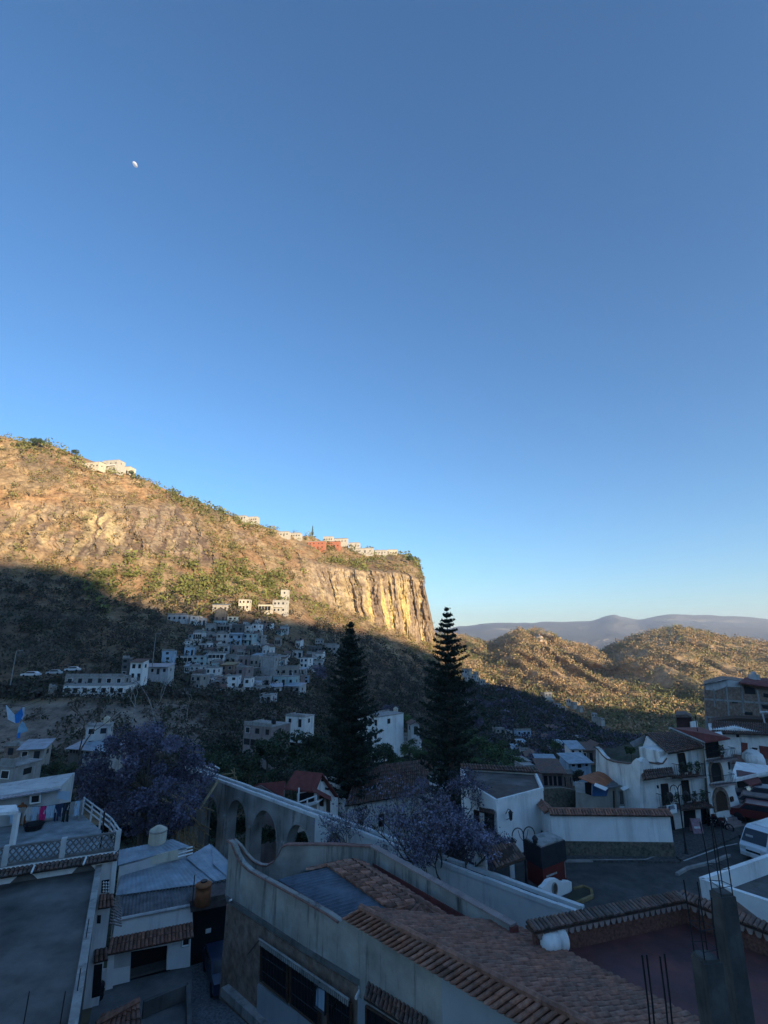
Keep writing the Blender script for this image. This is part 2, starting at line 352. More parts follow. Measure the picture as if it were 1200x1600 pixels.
# --- sunlit hills in the middle distance
SK = [(600, 985), (690, 992), (720, 996), (745, 1002), (760, 1008), (775, 1002), (792, 993), (806, 987), (818, 991), (832, 986), (846, 990), (852, 998), (872, 1002), (895, 1008), (920, 1016), (940, 1021), (958, 1010), (985, 998), (1010, 990), (1040, 983), (1060, 984), (1090, 988), (1120, 995), (1150, 1000), (1180, 1005), (1220, 1010), (1320, 1030)]
M3 = Net([col(px, [1172, 1145, 1120, 1085, (1085+sy*2)/3+2, sy+12, sy, sy+6], [420, 480, 560, 700, 850, 1010, 1100, 1500]) for px, sy in SK])
nu, nv = 420, 260
U, V_ = np.meshgrid(np.linspace(0, len(SK)-1, nu), np.linspace(0, 7, nv), indexing='ij'); W3, PX3, PY3 = M3.world(U, V_)
g = fbm(W3[..., 0]/120, W3[..., 1]/160, seed=101, oct=6); g2 = np.abs(fbm(W3[..., 0]/75+W3[..., 1]/260, W3[..., 1]/300, seed=103, oct=4)-.5)*2
ff = np.clip((V_-1)/1.5, 0, 1)*np.clip((6.2-V_)/.6, 0, 1)
pk = np.exp(-((PX3-830)/24)**2)*np.clip((V_-4.6)/.4, 0, 1)*np.clip((6.3-V_)/.3, 0, 1)
rg = 1-np.abs(fbm(W3[..., 0]/110+W3[..., 1]/420, W3[..., 1]/700, seed=109, oct=5)-.5)*5; rg = np.clip(rg, -1, 1)
W3[..., 1] += ((g-.5)*120 + g2*50 - rg*80)*ff - pk*60*fbm(W3[..., 0]/8, W3[..., 2]/40, seed=105)
W3[..., 2] += (fbm(W3[..., 0]/18, W3[..., 1]/18, seed=107)-.5)*10*np.clip((V_-1)/1, 0, 1)
n1 = fbm(W3[..., 0]/60, W3[..., 1]/60, seed=111, oct=6); n2 = fbm(W3[..., 0]/12, W3[..., 1]/12, W3[..., 2]/12, seed=113, oct=4)
c3 = lerp(C3(.38, .25, .135), C3(.52, .37, .21), np.clip((n2-.25)*2, 0, 1))
c3 = lerp(c3, C3(.56, .44, .31), np.clip(pk*1.2, 0, 1)*np.clip(n2*1.7, 0, 1))
c3 = lerp(c3, C3(.17, .16, .075), np.clip((n1-.53)*5, 0, .6)*(1-np.clip(pk, 0, 1)))
rd = np.exp(-((PY3-1025)/1.3)**2)*(PX3 < 757)*(PX3 > 690); c3 = lerp(c3, C3(.5, .42, .33), rd)
o = np_mesh('far_hills', W3.reshape(-1, 3), grid_faces(nu, nv), attr_mat('far_hillside', mottle=.4, mscale=.16), col=c3.reshape(-1, 3), smooth=True); tag(o, kind='structure')
# --- blue mountain range on the horizon
SK4 = [(-60, 985), (200, 975), (600, 985), (690, 983), (720, 979), (760, 974), (800, 973), (850, 972), (900, 971), (925, 969), (945, 963), (960, 960), (975, 964), (1000, 968), (1030, 962), (1055, 959), (1090, 961), (1130, 962), (1200, 967), (1300, 975)]
M4 = Net([col(px, [1040, 1000, (1000+2*sy)/3, sy, sy+8], [2600, 4200, 5600, 6800, 9500]) for px, sy in SK4])
nu, nv = 330, 70
U, V_ = np.meshgrid(np.linspace(0, len(SK4)-1, nu), np.linspace(0, 4, nv), indexing='ij'); W4, PX4, PY4 = M4.world(U, V_)
g = fbm(W4[..., 0]/900, W4[..., 1]/1500, seed=121, oct=6)
W4[..., 1] += (g-.5)*1100*np.clip(V_, 0, 1)*np.clip((2.9-V_)/.5, 0, 1); W4[..., 2] += (fbm(W4[..., 0]/200, W4[..., 1]/260, seed=123)-.5)*30*np.clip(V_, 0, 1)
c4 = lerp(C3(.125, .125, .125), C3(.165, .16, .15), g)  # base grey lightened to carry part of the haze in its colour
o = np_mesh('mountain_range', W4.reshape(-1, 3), grid_faces(nu, nv), hill_m, col=c4.reshape(-1, 3), smooth=True); tag(o, kind='structure')
# --- the valley floor, one sheet out to the horizon
xs = np.concatenate([np.linspace(-9300, -600, 16), np.linspace(-500, 900, 60), np.linspace(1000, 9300, 16)]); ys = np.concatenate([np.linspace(-2600, -300, 8), np.linspace(-200, 900, 60), np.linspace(1000, 9900, 16)])
X, Y = np.meshgrid(xs, ys, indexing='ij'); dd = np.hypot(X, Y)
Z = -12 - np.clip((Y-55)/400, 0, 1)*110 + 0*X; Z = np.where(Y < -60, -12, Z)
V = np.stack([X, Y, Z], -1).reshape(-1, 3)
o = np_mesh('ground', V, grid_faces(len(xs), len(ys)), mat('ground_earth', (.10, .085, .06), var=.3, scale=.05), smooth=True); tag(o, kind='structure')
# --- the ridge behind the viewer that keeps the town in shade in the early morning
pdir = Vector((cos(SUN_AZ), sin(SUN_AZ), 0))
def shadow_pts():
    pts = []
    for px, py in [(0, 872), (60, 880), (130, 893), (170, 915), (215, 938), (300, 957), (335, 958), (400, 960), (450, 966), (500, 975), (545, 983), (590, 988), (630, 1000), (655, 1010)]:
        p, _ = m1_at(px, py); pts.append(p)
    for px, py, Y in [(735, 1062, 470), (770, 1075, 500), (820, 1090, 580), (870, 1114, 620), (930, 1142, 620), (955, 1132, 620), (985, 1112, 610), (1040, 1108, 650), (1100, 1112, 650), (1200, 1112, 650)]:
        pts.append(atY(px, py, Y))
    return pts
DR = 1200.
prof = sorted([(p.dot(pdir), p.z + (DR - p.dot(SH))*tan(SUN_EL)) for p in shadow_pts()])
pu = np.array([a for a, b in prof]); pz = np.array([b for a, b in prof])
us = np.linspace(-1500, 2400, 900); ws = np.linspace(-420, 420, 28)
Ug, Wg = np.meshgrid(us, ws, indexing='ij'); top = np.interp(Ug, pu, pz)
top = np.where(Ug < pu[0], pz[0]+np.clip((pu[0]-Ug)*.1, 0, 60), top)
top = top + (fbm(Ug/14, Ug*0, seed=131, oct=4)-.5)*7
Zr = -12 + (top+12)*np.where(Wg < 0, 1-(np.abs(Wg)/420)**1.25, 1-(np.abs(Wg)/420)**1.3*.6)
Xr = SH.x*(DR+Wg) + pdir.x*Ug; Yr = SH.y*(DR+Wg) + pdir.y*Ug
o = np_mesh('hill', np.stack([Xr, Yr, Zr], -1).reshape(-1, 3), grid_faces(len(us), len(ws)), mat('ridge_scrub', (.12, .11, .07), var=.3, scale=.05), smooth=True); tag(o, kind='structure')
# --- haze
hz = MB().box(-9500, 9500, -2700, 9990, -135, 480).build('haze', None or mat('tmp', (1, 1, 1))); tag(hz, kind='stuff')
hm = bpy.data.materials.new('haze_air'); hm.use_nodes = True; hm.node_tree.nodes.clear()
pv = hm.node_tree.nodes.new('ShaderNodeVolumePrincipled'); pv.inputs['Color'].default_value = (.75, .85, 1, 1); pv.inputs['Density'].default_value = 9e-5; pv.inputs['Anisotropy'].default_value = 0.2
ho = hm.node_tree.nodes.new('ShaderNodeOutputMaterial'); hm.node_tree.links.new(pv.outputs[0], ho.inputs['Volume']); hz.data.materials[0] = hm
# --- moon
mo = atY(211, 257, 30000.); R = mo.length*radians(.25)
mm_ = MB()
mm_.lathe([(R*sin(pi*i/16)+1e-3, -R*cos(pi*i/16)) for i in range(17)], 28)
mo_o = mm_.build('moon', mat('glowing_moon_rock', (.30, .32, .37), var=.15, scale=.02, emit=.55), smooth=True)  # own glow stands in for the sunlight it reflects
mo_o.location = mo; q = (-mo).normalized()
vr = Vector((1, 0, 0)); mo_o.rotation_euler = (0, radians(45), 0); mo_o.scale = (1.0, 1.0, .62)  # squashed so the outline itself gives the gibbous phase
tag(mo_o, 'small pale gibbous moon alone in the blue morning sky', 'moon')
# ------------------------------------------------------------------ scrub and woodland covering the slopes (nobody could count it)
leaf_m = attr_mat('scrub_leaves')
def scatter(name, net_W, PXg, PYg, npts, pick, label, sz=(1.2, 3.2), per=26, leaf=.42, seed=1, vmax=None):
    """plants spread evenly as seen over the slope; pick(px,py,u,v,n)->(keep, colour(n,3), scale, kind)"""
    rng = np.random.default_rng(seed); nu, nv = PXg.shape
    a = rng.uniform(0, nu-1.001, npts); b = rng.uniform(0, nv-1.001, npts); i = a.astype(int); j = b.astype(int); fu = (a-i)[:, None]; fv = (b-j)[:, None]
    def bl(G): return G[i, j]*(1-fu)*(1-fv)+G[i+1, j]*fu*(1-fv)+G[i, j+1]*(1-fu)*fv+G[i+1, j+1]*fu*fv
    P = bl(net_W); px = bl(PXg[..., None])[:, 0]; py = bl(PYg[..., None])[:, 0]
    global rng_i; rng_i = (i, j); keep, colr, sc = pick(px, py, P, b, rng)
    P = P[keep]; colr = colr[keep]; sc = sc[keep]; n = len(P)
    s = rng.uniform(sz[0], sz[1], n)*sc
    k = per; d = rng.normal(size=(n, k, 3)); d /= np.linalg.norm(d, axis=2)[..., None]; d *= rng.uniform(.2, 1, (n, k, 1))**.5
    d[..., 2] = d[..., 2]*.72+.55
    Q = P[:, None]+d*s[:, None, None]
    shade = rng.uniform(.8, 1.2, (n, k, 1))
    cc = np.clip(colr[:, None]*shade, 0, 1).reshape(-1, 3)
    V, Fq = leaf_quads(Q.reshape(-1, 3), np.repeat(s*leaf, k)*.62, .6, rng=rng)
    o = np_mesh(name, V, Fq, leaf_m, col=np.repeat(cc, 4, 0)); tag(o, label, None, None, 'stuff'); return o
def pick1(px, py, P, b, rng):
    n = len(px); v = b/(NV-12)*7.2
    sa = P[:, 0]*.9+P[:, 1]*.4
    g = fbm(sa/40, P[:, 2]/30, seed=201, oct=4)
    rock = ROCK1[rng_i[0], rng_i[1]]
    keep = (v > .2)*(v < 7.05)*(rng.uniform(size=n) > rock*np.where(px > 480, .95, .82))*(rng.uniform(size=n) > .35+.3*(v > 4)-.6*(g-.5)*2)
    keep *= ~((v > 1.0)*(v < 2.0)*(px < 330)*(rng.uniform(size=n) > .06+np.clip((px-90)/900, 0, .3)))
    keep *= ~((np.abs(px-375) < 118)*(py > 965)*(py < 1085)*(rng.uniform(size=n) > .35))        # the village stands here
    r = rng.uniform(size=(n, 1)); cs = np.where(r < .45, C3(.30, .215, .10), np.where(r < .7, C3(.19, .15, .095), C3(.21, .20, .07)))
    green = np.exp(-((py-(905+(px-200)*.06))/32)**2)*np.clip((px-120)/60, 0, 1)*np.clip((530-px)/60, 0, 1)
    green = np.maximum(green, np.clip((v-6.55)/.3, 0, 1)*.75); green = np.maximum(green, .65*np.exp(-((px-560)/70)**2-((py-885)/14)**2))
    isg = rng.uniform(size=n) < green*np.clip(g*1.9, 0, 1); cs[isg] = C3(.155, .165, .05)*rng.uniform(.6, 1.35, (isg.sum(), 1))
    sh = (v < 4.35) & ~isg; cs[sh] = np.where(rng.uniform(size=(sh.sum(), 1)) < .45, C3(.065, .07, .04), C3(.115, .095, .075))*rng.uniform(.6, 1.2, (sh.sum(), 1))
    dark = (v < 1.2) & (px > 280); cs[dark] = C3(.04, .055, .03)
    sc = .55+.7*np.clip(v/5, 0, 1)+.6*isg
    return keep.astype(bool), cs, sc
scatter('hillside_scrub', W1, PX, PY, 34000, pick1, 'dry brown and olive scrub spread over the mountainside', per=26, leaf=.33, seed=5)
def pick2(px, py, P, b, rng):
    n = len(px); r = rng.uniform(size=(n, 1)); g = fbm(P[:, 0]/25, P[:, 1]/25, seed=211, oct=3)[:, None]
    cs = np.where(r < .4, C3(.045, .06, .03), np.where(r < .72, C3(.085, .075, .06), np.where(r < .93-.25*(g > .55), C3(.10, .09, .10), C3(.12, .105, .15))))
    return (b > 14), cs*rng.uniform(.7, 1.25, (n, 1)), (.75+.5*rng.uniform(size=n))*np.clip(P[:, 1]/230, .45, 1.3)
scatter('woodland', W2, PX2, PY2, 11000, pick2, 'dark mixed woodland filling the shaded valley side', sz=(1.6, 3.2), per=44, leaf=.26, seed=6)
def pick3(px, py, P, b, rng):
    n = len(px); r = rng.uniform(size=(n, 1)); g = fbm(P[:, 0]/60, P[:, 1]/60, seed=111, oct=5); v = b/259*7
    cs = np.where(r < .45, C3(.36, .245, .13), np.where(r < .78, C3(.22, .19, .095), C3(.40, .29, .165)))*rng.uniform(.85, 1.12, (n, 1))
    isg = rng.uniform(size=n) < np.clip((g-.49)*5, .08, .6)*.6+.45*(rg[rng_i[0], rng_i[1]] < .15)+.3*(v < 3)+.4*(v > 5.9)*(px > 980); cs[isg] = C3(.17, .175, .07)*rng.uniform(.6, 1.3, (isg.sum(), 1))
    keep = (rng.uniform(size=n) > .15+.25*(rg[rng_i[0], rng_i[1]] > .6))*(v < 6.3); keep *= ~((np.abs(px-832) < 14)*(v > 4.8)*(v < 6)*(rng.uniform(size=n) > .12))
    return keep.astype(bool), cs, 1.3+1.0*rng.uniform(size=n)
scatter('far_scrub', W3, PX3, PY3, 19000, pick3, 'brown and green scrub covering the sunlit far hills', sz=(2.0, 4.0), per=26, leaf=.3, seed=7)

# ------------------------------------------------------------------ single trees
bark = mat('bark', (.10, .08, .06), var=.25, scale=6, bump=.02); pale_bark = mat('pale_bark', (.33, .30, .27), var=.2, scale=5)
green_d = mat('leaves_dark_green', (.042, .062, .03), tint=1, rough=.7, var=.2, scale=.8)
green_m = mat('leaves_mid_green', (.07, .11, .045), tint=1, rough=.7, var=.2, scale=.8)
green_g = mat('leaves_grey_green', (.075, .085, .06), tint=1, rough=.8, var=.2, scale=.8)
purple = mat('jacaranda_blossom', (.135, .125, .175), tint=1, rough=.8, var=.25, scale=.7)
needle = mat('araucaria_needles', (.030, .047, .030), tint=1, rough=.75, var=.2, scale=.6)
def foliage(name, clumps, per, size, m, parent, aspect=.55):
    V, Fq, t = clump_cloud(clumps, per, size, aspect); return np_mesh(name, V, Fq, m, parent, tint=t)
def branch_tree(base, h, spread, trunk_r, levels=4, split=3, seed=0, lift=.55):
    """returns list of (p0,p1,r0,r1) segments and the twig ends"""
    rnd = random.Random(seed); segs = []; ends = []
    def grow(p, d, L, r, lev):
        q = p; dd = d.copy(); n = 3
        for i in range(n):
            dd = (dd + Vector((rnd.gauss(0, .12), rnd.gauss(0, .12), rnd.gauss(.03, .07)))).normalized(); q2 = q + dd*L/n
            segs.append((q, q2, r*(1-i*.12), r*(1-(i+1)*.12))); q = q2
        if lev == 0: ends.append(q); return
        ends.append(q) if lev < 2 else None
        for i in range(split if lev > 1 else split+1):
            a = rnd.uniform(0, 2*pi); s = spread*rnd.uniform(.6, 1.2)
            nd = (dd*1.0 + Vector((cos(a)*s, sin(a)*s, lift*rnd.uniform(.1, .6)))).normalized()
            grow(q, nd, L*rnd.uniform(.6, .85), r*.6, lev-1)
    grow(Vector((0, 0, 0)), Vector((rnd.gauss(0, .08), rnd.gauss(0, .08), 1)).normalized(), h*.32, trunk_r, levels)
    return segs, ends
def wood(name, segs, m, parent, n=5, rmin=.012):
    b = MB()
    for p, q, r0, r1 in segs: b.bar(p, q, max(r0, rmin), n if r0 > .04 else 4, max(r1, rmin))
    return b.build(name, m, parent, smooth=True)
def round_tree(px, pyc, rpx, Y, name, label, cat, leafm, group=None, squash=.85, nc=None, per=90, leaf=None, trunk=True, low=1.0, seed=0):
    rnd = random.Random(seed+int(px)*7+int(pyc)); c = atY(px, pyc, Y); d = proj(c)[2]; R = rpx*d/F; zb = c.z-R*squash-R*.6*low
    t = thing(name, label, cat, (c.x, c.y, zb), 0, group); cl = []; nc = nc or 16
    for i in range(nc):
        a = rnd.uniform(0, 2*pi); e = rnd.uniform(-.75, 1); rr = R*rnd.uniform(.35, .8); k = rnd.uniform(.26, .42)*R
        cl.append((cos(a)*rr*sqrt(1-e*e*.7), sin(a)*rr*sqrt(1-e*e*.7), c.z-zb+e*rr*squash, k*1.15, k*1.15, k*.85, rnd.uniform(.55, 1.5)))
    cl.append((0, 0, c.z-zb, R*.6, R*.6, R*.5, .7))
    foliage('crown', cl, per, leaf or max(.12, R*.075), leafm, t)
    if trunk:
        b = MB(); b.tube([(0, 0, -1.5), (.05*R, 0, R*.3), (0, .05*R, c.z-zb)], [R*.09, R*.07, R*.03], 7)
        for i in range(4): a = i*1.7+rnd.random(); b.bar((0, 0, (c.z-zb)*rnd.uniform(.4, .8)), (cos(a)*R*.55, sin(a)*R*.55, c.z-zb+R*.2), R*.03, 5, R*.012)
        b.build('trunk', bark, t)
    return t
# two Norfolk Island pines
def araucaria(px_top, py_top, Y, zbase, wpx, label, gap, seed, lean=0.0):
    rnd = random.Random(seed); top = atY(px_top, py_top, Y); H = top.z-zbase; Rm = wpx*proj(top)[2]/F/2*1.05
    t = thing('araucaria', label, 'tree', (top.x, top.y, zbase), 0)
    tb = MB(); tb.tube([(0, 0, -2), (0, 0, H*.5), (0, 0, H)], [.34, .2, .03], 8)
    nw = int(H/gap); seg = tb; Ps = []; Sz = []; Tt = []
    for i in range(nw):
        f = i/(nw-1); z = H*(.06+.935*f) + rnd.uniform(-.1, .1); h = 1-f
        L = Rm*(min(1, .03+1.62*h**.72))*(1 if h < .8 else 1-(h-.8)*1.0)
        nb = 6 if h > .08 else 5; off = rnd.uniform(0, 6.28)
        for b in range(nb):
            a = off+2*pi*b/nb+rnd.uniform(-.22, .22); l = L*rnd.uniform(.55, 1.15)*(1 if rnd.random() > .07 else .35); droop = -.10*h+.05*rnd.uniform(-1, 1); curl = .36
            pts = []
            for s in range(5):
                u = s/4; pts.append(Vector((cos(a)*l*u, sin(a)*l*u, z + l*(droop*u*1.6 + curl*u*u*.9))))
            for s in range(4): seg.bar(pts[s], pts[s+1], .045*(1-s*.2)*(l/Rm+.2), 4, .03*(1-s*.2)*(l/Rm+.2))
            side = Vector((-sin(a), cos(a), 0)); nn = int(5+l*10)
            for q in range(nn):
                u = .18+.82*(q+rnd.random())/nn; s = min(3, int(u*4)); p = pts[s].lerp(pts[s+1], u*4-s)
                wdt = l*.20*(1-abs(u-.62)*1.2)+.06; o = rnd.uniform(-1, 1)*wdt
                for _ in range(6):
                    Ps.append(p+side*(o+rnd.gauss(0, .05))+Vector((rnd.gauss(0, .07), rnd.gauss(0, .07), rnd.gauss(.04, .07)+abs(o)*.18))); Tt.append(rnd.uniform(.5, 1.5))
    seg.build('trunk', bark, t)
    P = np.array([tuple(p) for p in Ps]); V, Fq = leaf_quads(P, .15, .42, flat=.35); np_mesh('foliage', V, Fq, needle, t, tint=np.repeat(np.array(Tt), 4))
    return t
araucaria(698, 952, 56, -6, 92, 'tall layered pine on the right, open tiers of branches against the sky', .64, 3)
araucaria(548, 972, 60, -7, 84, 'dense dark pine on the left, standing before the hillside village and cliff', .46, 8)
# jacarandas
def jacaranda(base, h, spread, label, seed, blossom, per, size, levels=4, tr=.28, cr=.8, name='jacaranda_tree', m=None, squash=1.0):
    t = thing(name, label, 'tree', base, 0); segs, ends = branch_tree(base, h, spread, tr, levels, 3, seed)
    wood('trunk', segs, bark, t)
    if blossom:
        rnd = random.Random(seed); cl = [(e.x, e.y, e.z*squash, cr*rnd.uniform(.6, 1.2), cr*rnd.uniform(.6, 1.2), cr*rnd.uniform(.4, .8), rnd.uniform(.55, 1.5)) for e in ends if rnd.random() < blossom]
        foliage('blossom', cl, per, size, m or purple, t)
    return t
def big_jacaranda():
    Y = 50.; t = thing('jacaranda_tree', 'large purple jacaranda in full blossom behind the metal roofs on the left', 'tree', tuple(atY(222, 1300, Y)))
    b0 = atY(222, 1300, Y); rnd = random.Random(4); cl = []
    outline = [(130, 1222), (150, 1195), (175, 1168), (205, 1152), (240, 1146), (272, 1160), (300, 1185), (312, 1215), (305, 1250), (285, 1275), (250, 1292), (215, 1292), (185, 1270), (150, 1248), (200, 1220), (240, 1200), (265, 1225), (225, 1250), (180, 1235), (230, 1170), (285, 1215), (215, 1190), (165, 1215), (255, 1262), (200, 1262)]
    br = MB(); fork = Vector((0, 0, 3.2)); br.tube([(0, 0, -4), (0, 0, 0), tuple(fork)], [.4, .34, .26], 8)
    for k in range(4):
        for (px, py) in outline:
            p = atY(px+rnd.uniform(-12, 12), py+rnd.uniform(-10, 10), Y+rnd.uniform(-3.6, 3.6))-b0; s = rnd.uniform(.75, 1.3)
            cl.append((p.x, p.y, p.z, s, s, s*.75, rnd.uniform(.45, 1.5)))
            if k == 0: mid = fork.lerp(p, .5)+Vector((0, 0, .3)); br.tube([fork, mid, p], [.12, .07, .02], 5)
    br.build('trunk', bark, t); foliage('blossom', cl, 230, .125, purple, t)
big_jacaranda()
lav = mat('pale_lavender_blossom', (.185, .17, .23), tint=1, rough=.8, var=.25, scale=.7)
def front_jac(px, Y, zb, h, label, seed, blossom, per, cr, m=None, tr=.2, levels=5):
    r = ray(px, 1380); X = r.x/r.y*Y; return jacaranda((X, Y, zb), h, 1.0, label, seed, blossom, per, .075, levels, tr, cr, m=m or lav)
front_jac(655, 35.6, -4.0, 9.6, 'wide airy jacaranda with bare dark limbs in front of the white aqueduct', 21, .5, 15, .5, tr=.17)
front_jac(725, 34.6, -3.6, 7.6, 'pale jacaranda blooming in front of the aqueduct, left of the tiled canopy', 34, .8, 22, .42, tr=.15)
front_jac(600, 40.5, -6.5, 10.8, 'grey twiggy half bare jacaranda behind the aqueduct before the long tiled house', 52, .4, 14, .6, tr=.16)
front_jac(690, 42.0, -5.5, 10.2, 'purple jacaranda crown at the foot of the tall layered pine', 61, .8, 34, .6, purple, .16)
# bare pale trees on the bluff, left
for k, (px, py, Y, h, lab, sd_) in enumerate([(243, 1140, 108, 9.5, 'leafless pale tree with two long white limbs on the bluff', 5), (205, 1132, 112, 7.5, 'leafless pale tree bent low beside the bluff', 9), (125, 1225, 66, 8, 'grey leafless tree rising from the green hedge', 12), (292, 1120, 150, 8, 'thin bare tree at the foot of the hillside village', 15)]):
    b = atY(px, py, Y); t = thing('bare_tree', lab, 'tree', tuple(b)); segs, ends = branch_tree(b, h*1.3, .7, .2 if k < 2 else .16, 4, 2, sd_); wood('trunk', segs, pale_bark if k != 2 else bark, t, rmin=.03)
for px, py, r, Y, lab in [(412, 1306, 20, 51, 'dark green bush seen through the second aqueduct arch'), (368, 1290, 18, 55, 'dark green bush seen through the first clear aqueduct arch'), (468, 1312, 18, 47, 'dark green bush seen through the third aqueduct arch'), (330, 1282, 20, 60, 'dark bush behind the scaffolding')]: round_tree(px, py, r, Y, 'garden_bush', lab, 'bush', green_d, trunk=False, per=140)
# evergreens and others one can tell apart
TL = 'broad dark green trees massed behind the aqueduct'
for px, py, r, Y, lab in [(452, 1168, 34, 84, 0), (418, 1172, 28, 88, 0), (490, 1165, 30, 80, 0), (470, 1200, 32, 72, 0), (440, 1205, 26, 74, 0), (505, 1200, 26, 70, 0), (390, 1195, 24, 82, 0), (575, 1182, 26, 78, 0), (600, 1175, 20, 92, 0), (345, 1200, 24, 78, 0), (365, 1215, 20, 72, 0), (330, 1190, 20, 90, 0)]:
    round_tree(px, py, r, Y, 'evergreen_tree', 'broad dark evergreen tree in the wood behind the aqueduct', 'tree', green_d, TL)
round_tree(456, 1212, 22, 62, 'grey_green_tree', 'rounded grey-green tree in front of the dark evergreens by the red roof', 'tree', green_g, per=110)
for px, py, r, Y in [(640, 1170, 16, 110), (655, 1180, 15, 100), (618, 1188, 16, 95), (672, 1160, 14, 120)]:
    round_tree(px, py, r, Y, 'leafy_tree', 'low mid green tree below the small white houses at the valley bottom', 'tree', green_m, 'green trees at the valley bottom')
for px, py, r, Y in [(752, 1165, 20, 110), (775, 1175, 22, 100), (800, 1190, 20, 92), (745, 1195, 22, 88), (770, 1212, 24, 80), (800, 1215, 20, 76), (735, 1150, 16, 130), (725, 1175, 18, 105), (822, 1218, 12, 74)]:
    round_tree(px, py, r, Y, 'broadleaf_tree', 'bushy green tree right of the tall layered pine, above the white house roof', 'tree', green_m, 'bushy green trees beyond the white house')
for px, py, r, Y in [(35, 1200, 16, 84), (58, 1206, 18, 80), (85, 1202, 18, 80), (112, 1205, 18, 78), (25, 1215, 14, 76), (70, 1218, 14, 74)]:
    round_tree(px, py, r, Y, 'hedge_tree', 'low dark green tree in the row behind the laundry terrace', 'tree', green_d, 'low trees behind the laundry terrace', squash=.7)
for px, py, r, Y, m_, lab in [(905, 1160, 7, 150, green_d, 'small dark tree beside the tile-roofed valley house'), (868, 1165, 10, 140, green_m, 'rounded green tree left of the valley house with white front'), (900, 1212, 12, 86, green_g, 'grey-green bush beside the pillared brown house'), (985, 1172, 8, 64, green_m, 'small leafy tree on the colonial house terrace'), (640, 1128, 16, 150, green_m, 'green tree above the small gabled house at the valley bottom')]:
    round_tree(px, py, r, Y, 'leafy_tree', lab, 'tree', m_)
for px, py, r, Y, lab in [(610, 1112, 15, 165, 'purple jacaranda above the striped valley house'), (762, 1100, 7, 260, 'tiny purple jacaranda on the wooded slope'), (745, 1128, 13, 150, 'grey-purple jacaranda beside the tall layered pine'), (840, 1185, 14, 105, 'purple tree between the valley roofs'), (498, 1050, 14, 225, 'purple-grey jacaranda at the right end of the hillside village'), (862, 1150, 10, 170, 'dusky purple tree among the valley house roofs')]:
    round_tree(px, py, r, Y, 'jacaranda_tree', lab, 'tree', purple)
for px, py, r, Y, lab in [(60, 690, 9, 400, 'pair-topped pine on the skyline at upper left'), (52, 688, 6, 402, 'small pine on the skyline left of the hilltop villa'), (118, 706, 6, 415, 'dark bush just above the hilltop villa'), (205, 738, 5, 432, 'dark bush at the right end of the hilltop villa'), (308, 786, 6, 458, 'bush on the skyline midway down the ridge'), (345, 800, 6, 470, 'bush on the skyline near the first white ridge house'), (640, 872, 7, 560, 'bush on the very corner of the cliff top')]:
    round_tree(px, py, r, Y, 'ridge_tree', lab, 'tree', green_m, low=.4)
# a slender conifer on the ridge
rt = atY(488, 838, 520); t = thing('ridge_conifer', 'slender dark conifer among the ridge-top houses', 'tree', tuple(rt)); cl = [(0, 0, z, 1.2*(1-z/13)+.2, 1.2*(1-z/13)+.2, 1, 1) for z in range(2, 12)]; foliage('crown', cl, 30, .4, green_m, t); MB().bar((0, 0, -2), (0, 0, 11), .2).build('trunk', bark, t)
# ------------------------------------------------------------------ materials for buildings
def m2_at(px, py):
    G = (slice(None), slice(0, 72)); d = (PX2[G]-px)**2 + (PY2[G]-py)**2; k = np.unravel_index(np.argmin(d), d.shape); return float(W2[k][1])
white = mat('white_limewash', (.84, .81, .76), var=.08, scale=.7, streak=1.5, dark=.5, col2=(.62, .58, .51), c2amt=.5, c2scale=.9, bump=.01, bscale=9)
white2 = mat('clean_white_paint', (.89, .87, .83), var=.05, scale=.6, streak=.9, dark=.75, col2=(.74, .71, .66), c2amt=.45, c2scale=.7, bump=.006, bscale=12)
concrete = mat('raw_concrete', (.34, .325, .30), var=.2, scale=1.2, streak=1.6, dark=.55, bump=.02, bscale=8)
conc_d = mat('dark_concrete', (.14, .135, .125), var=.25, scale=.9, streak=1, dark=.6, bump=.02, bscale=8)
brick = mat('brick_wall', (.24, .15, .105), var=.25, scale=3, col2=(.32, .26, .21), c2amt=.7, c2scale=2, bump=.02, bscale=25)
clay = mat('clay_tile', (.34, .155, .10), var=.3, scale=5, tint=1, col2=(.22, .14, .11), c2amt=.65, c2scale=1.4, bump=.006, bscale=40)
clay_d = mat('old_clay_tile', (.22, .115, .08), var=.3, scale=4, tint=1, col2=(.12, .11, .10), c2amt=.8, c2scale=1.2)
redroof = mat('red_roof_paint', (.20, .055, .045), var=.2, scale=1.5, streak=0, col2=(.17, .05, .045), c2amt=.7, c2scale=.9)
redslab = mat('red_waterproofing', (.17, .062, .052), var=.22, scale=.7, col2=(.09, .05, .055), c2amt=.8, c2scale=.5, rough=.7)
black = mat('dark_opening', (.012, .013, .016), var=.1, rough=.6); glass = mat('window_glass', (.03, .036, .045), rough=.12, var=.1, spec=.6)
iron = mat('black_iron', (.02, .02, .022), rough=.5, var=.2); wood_d = mat('dark_wood', (.07, .04, .025), var=.3, scale=8)
zinc = mat('zinc_sheet', (.36, .42, .47), rough=.5, metal=.25, var=.18, scale=1.1, streak=0, col2=(.26, .27, .28), c2amt=.6, c2scale=.8)
zinc_d = mat('grey_corrugated', (.12, .125, .13), rough=.7, var=.3, scale=1.3, col2=(.2, .2, .2), c2amt=.6, c2scale=2)
orange = mat('orange_sheet', (.42, .14, .06), rough=.7, var=.25, scale=2); blue_t = mat('blue_tarp', (.05, .14, .32), rough=.55, var=.2, scale=3)
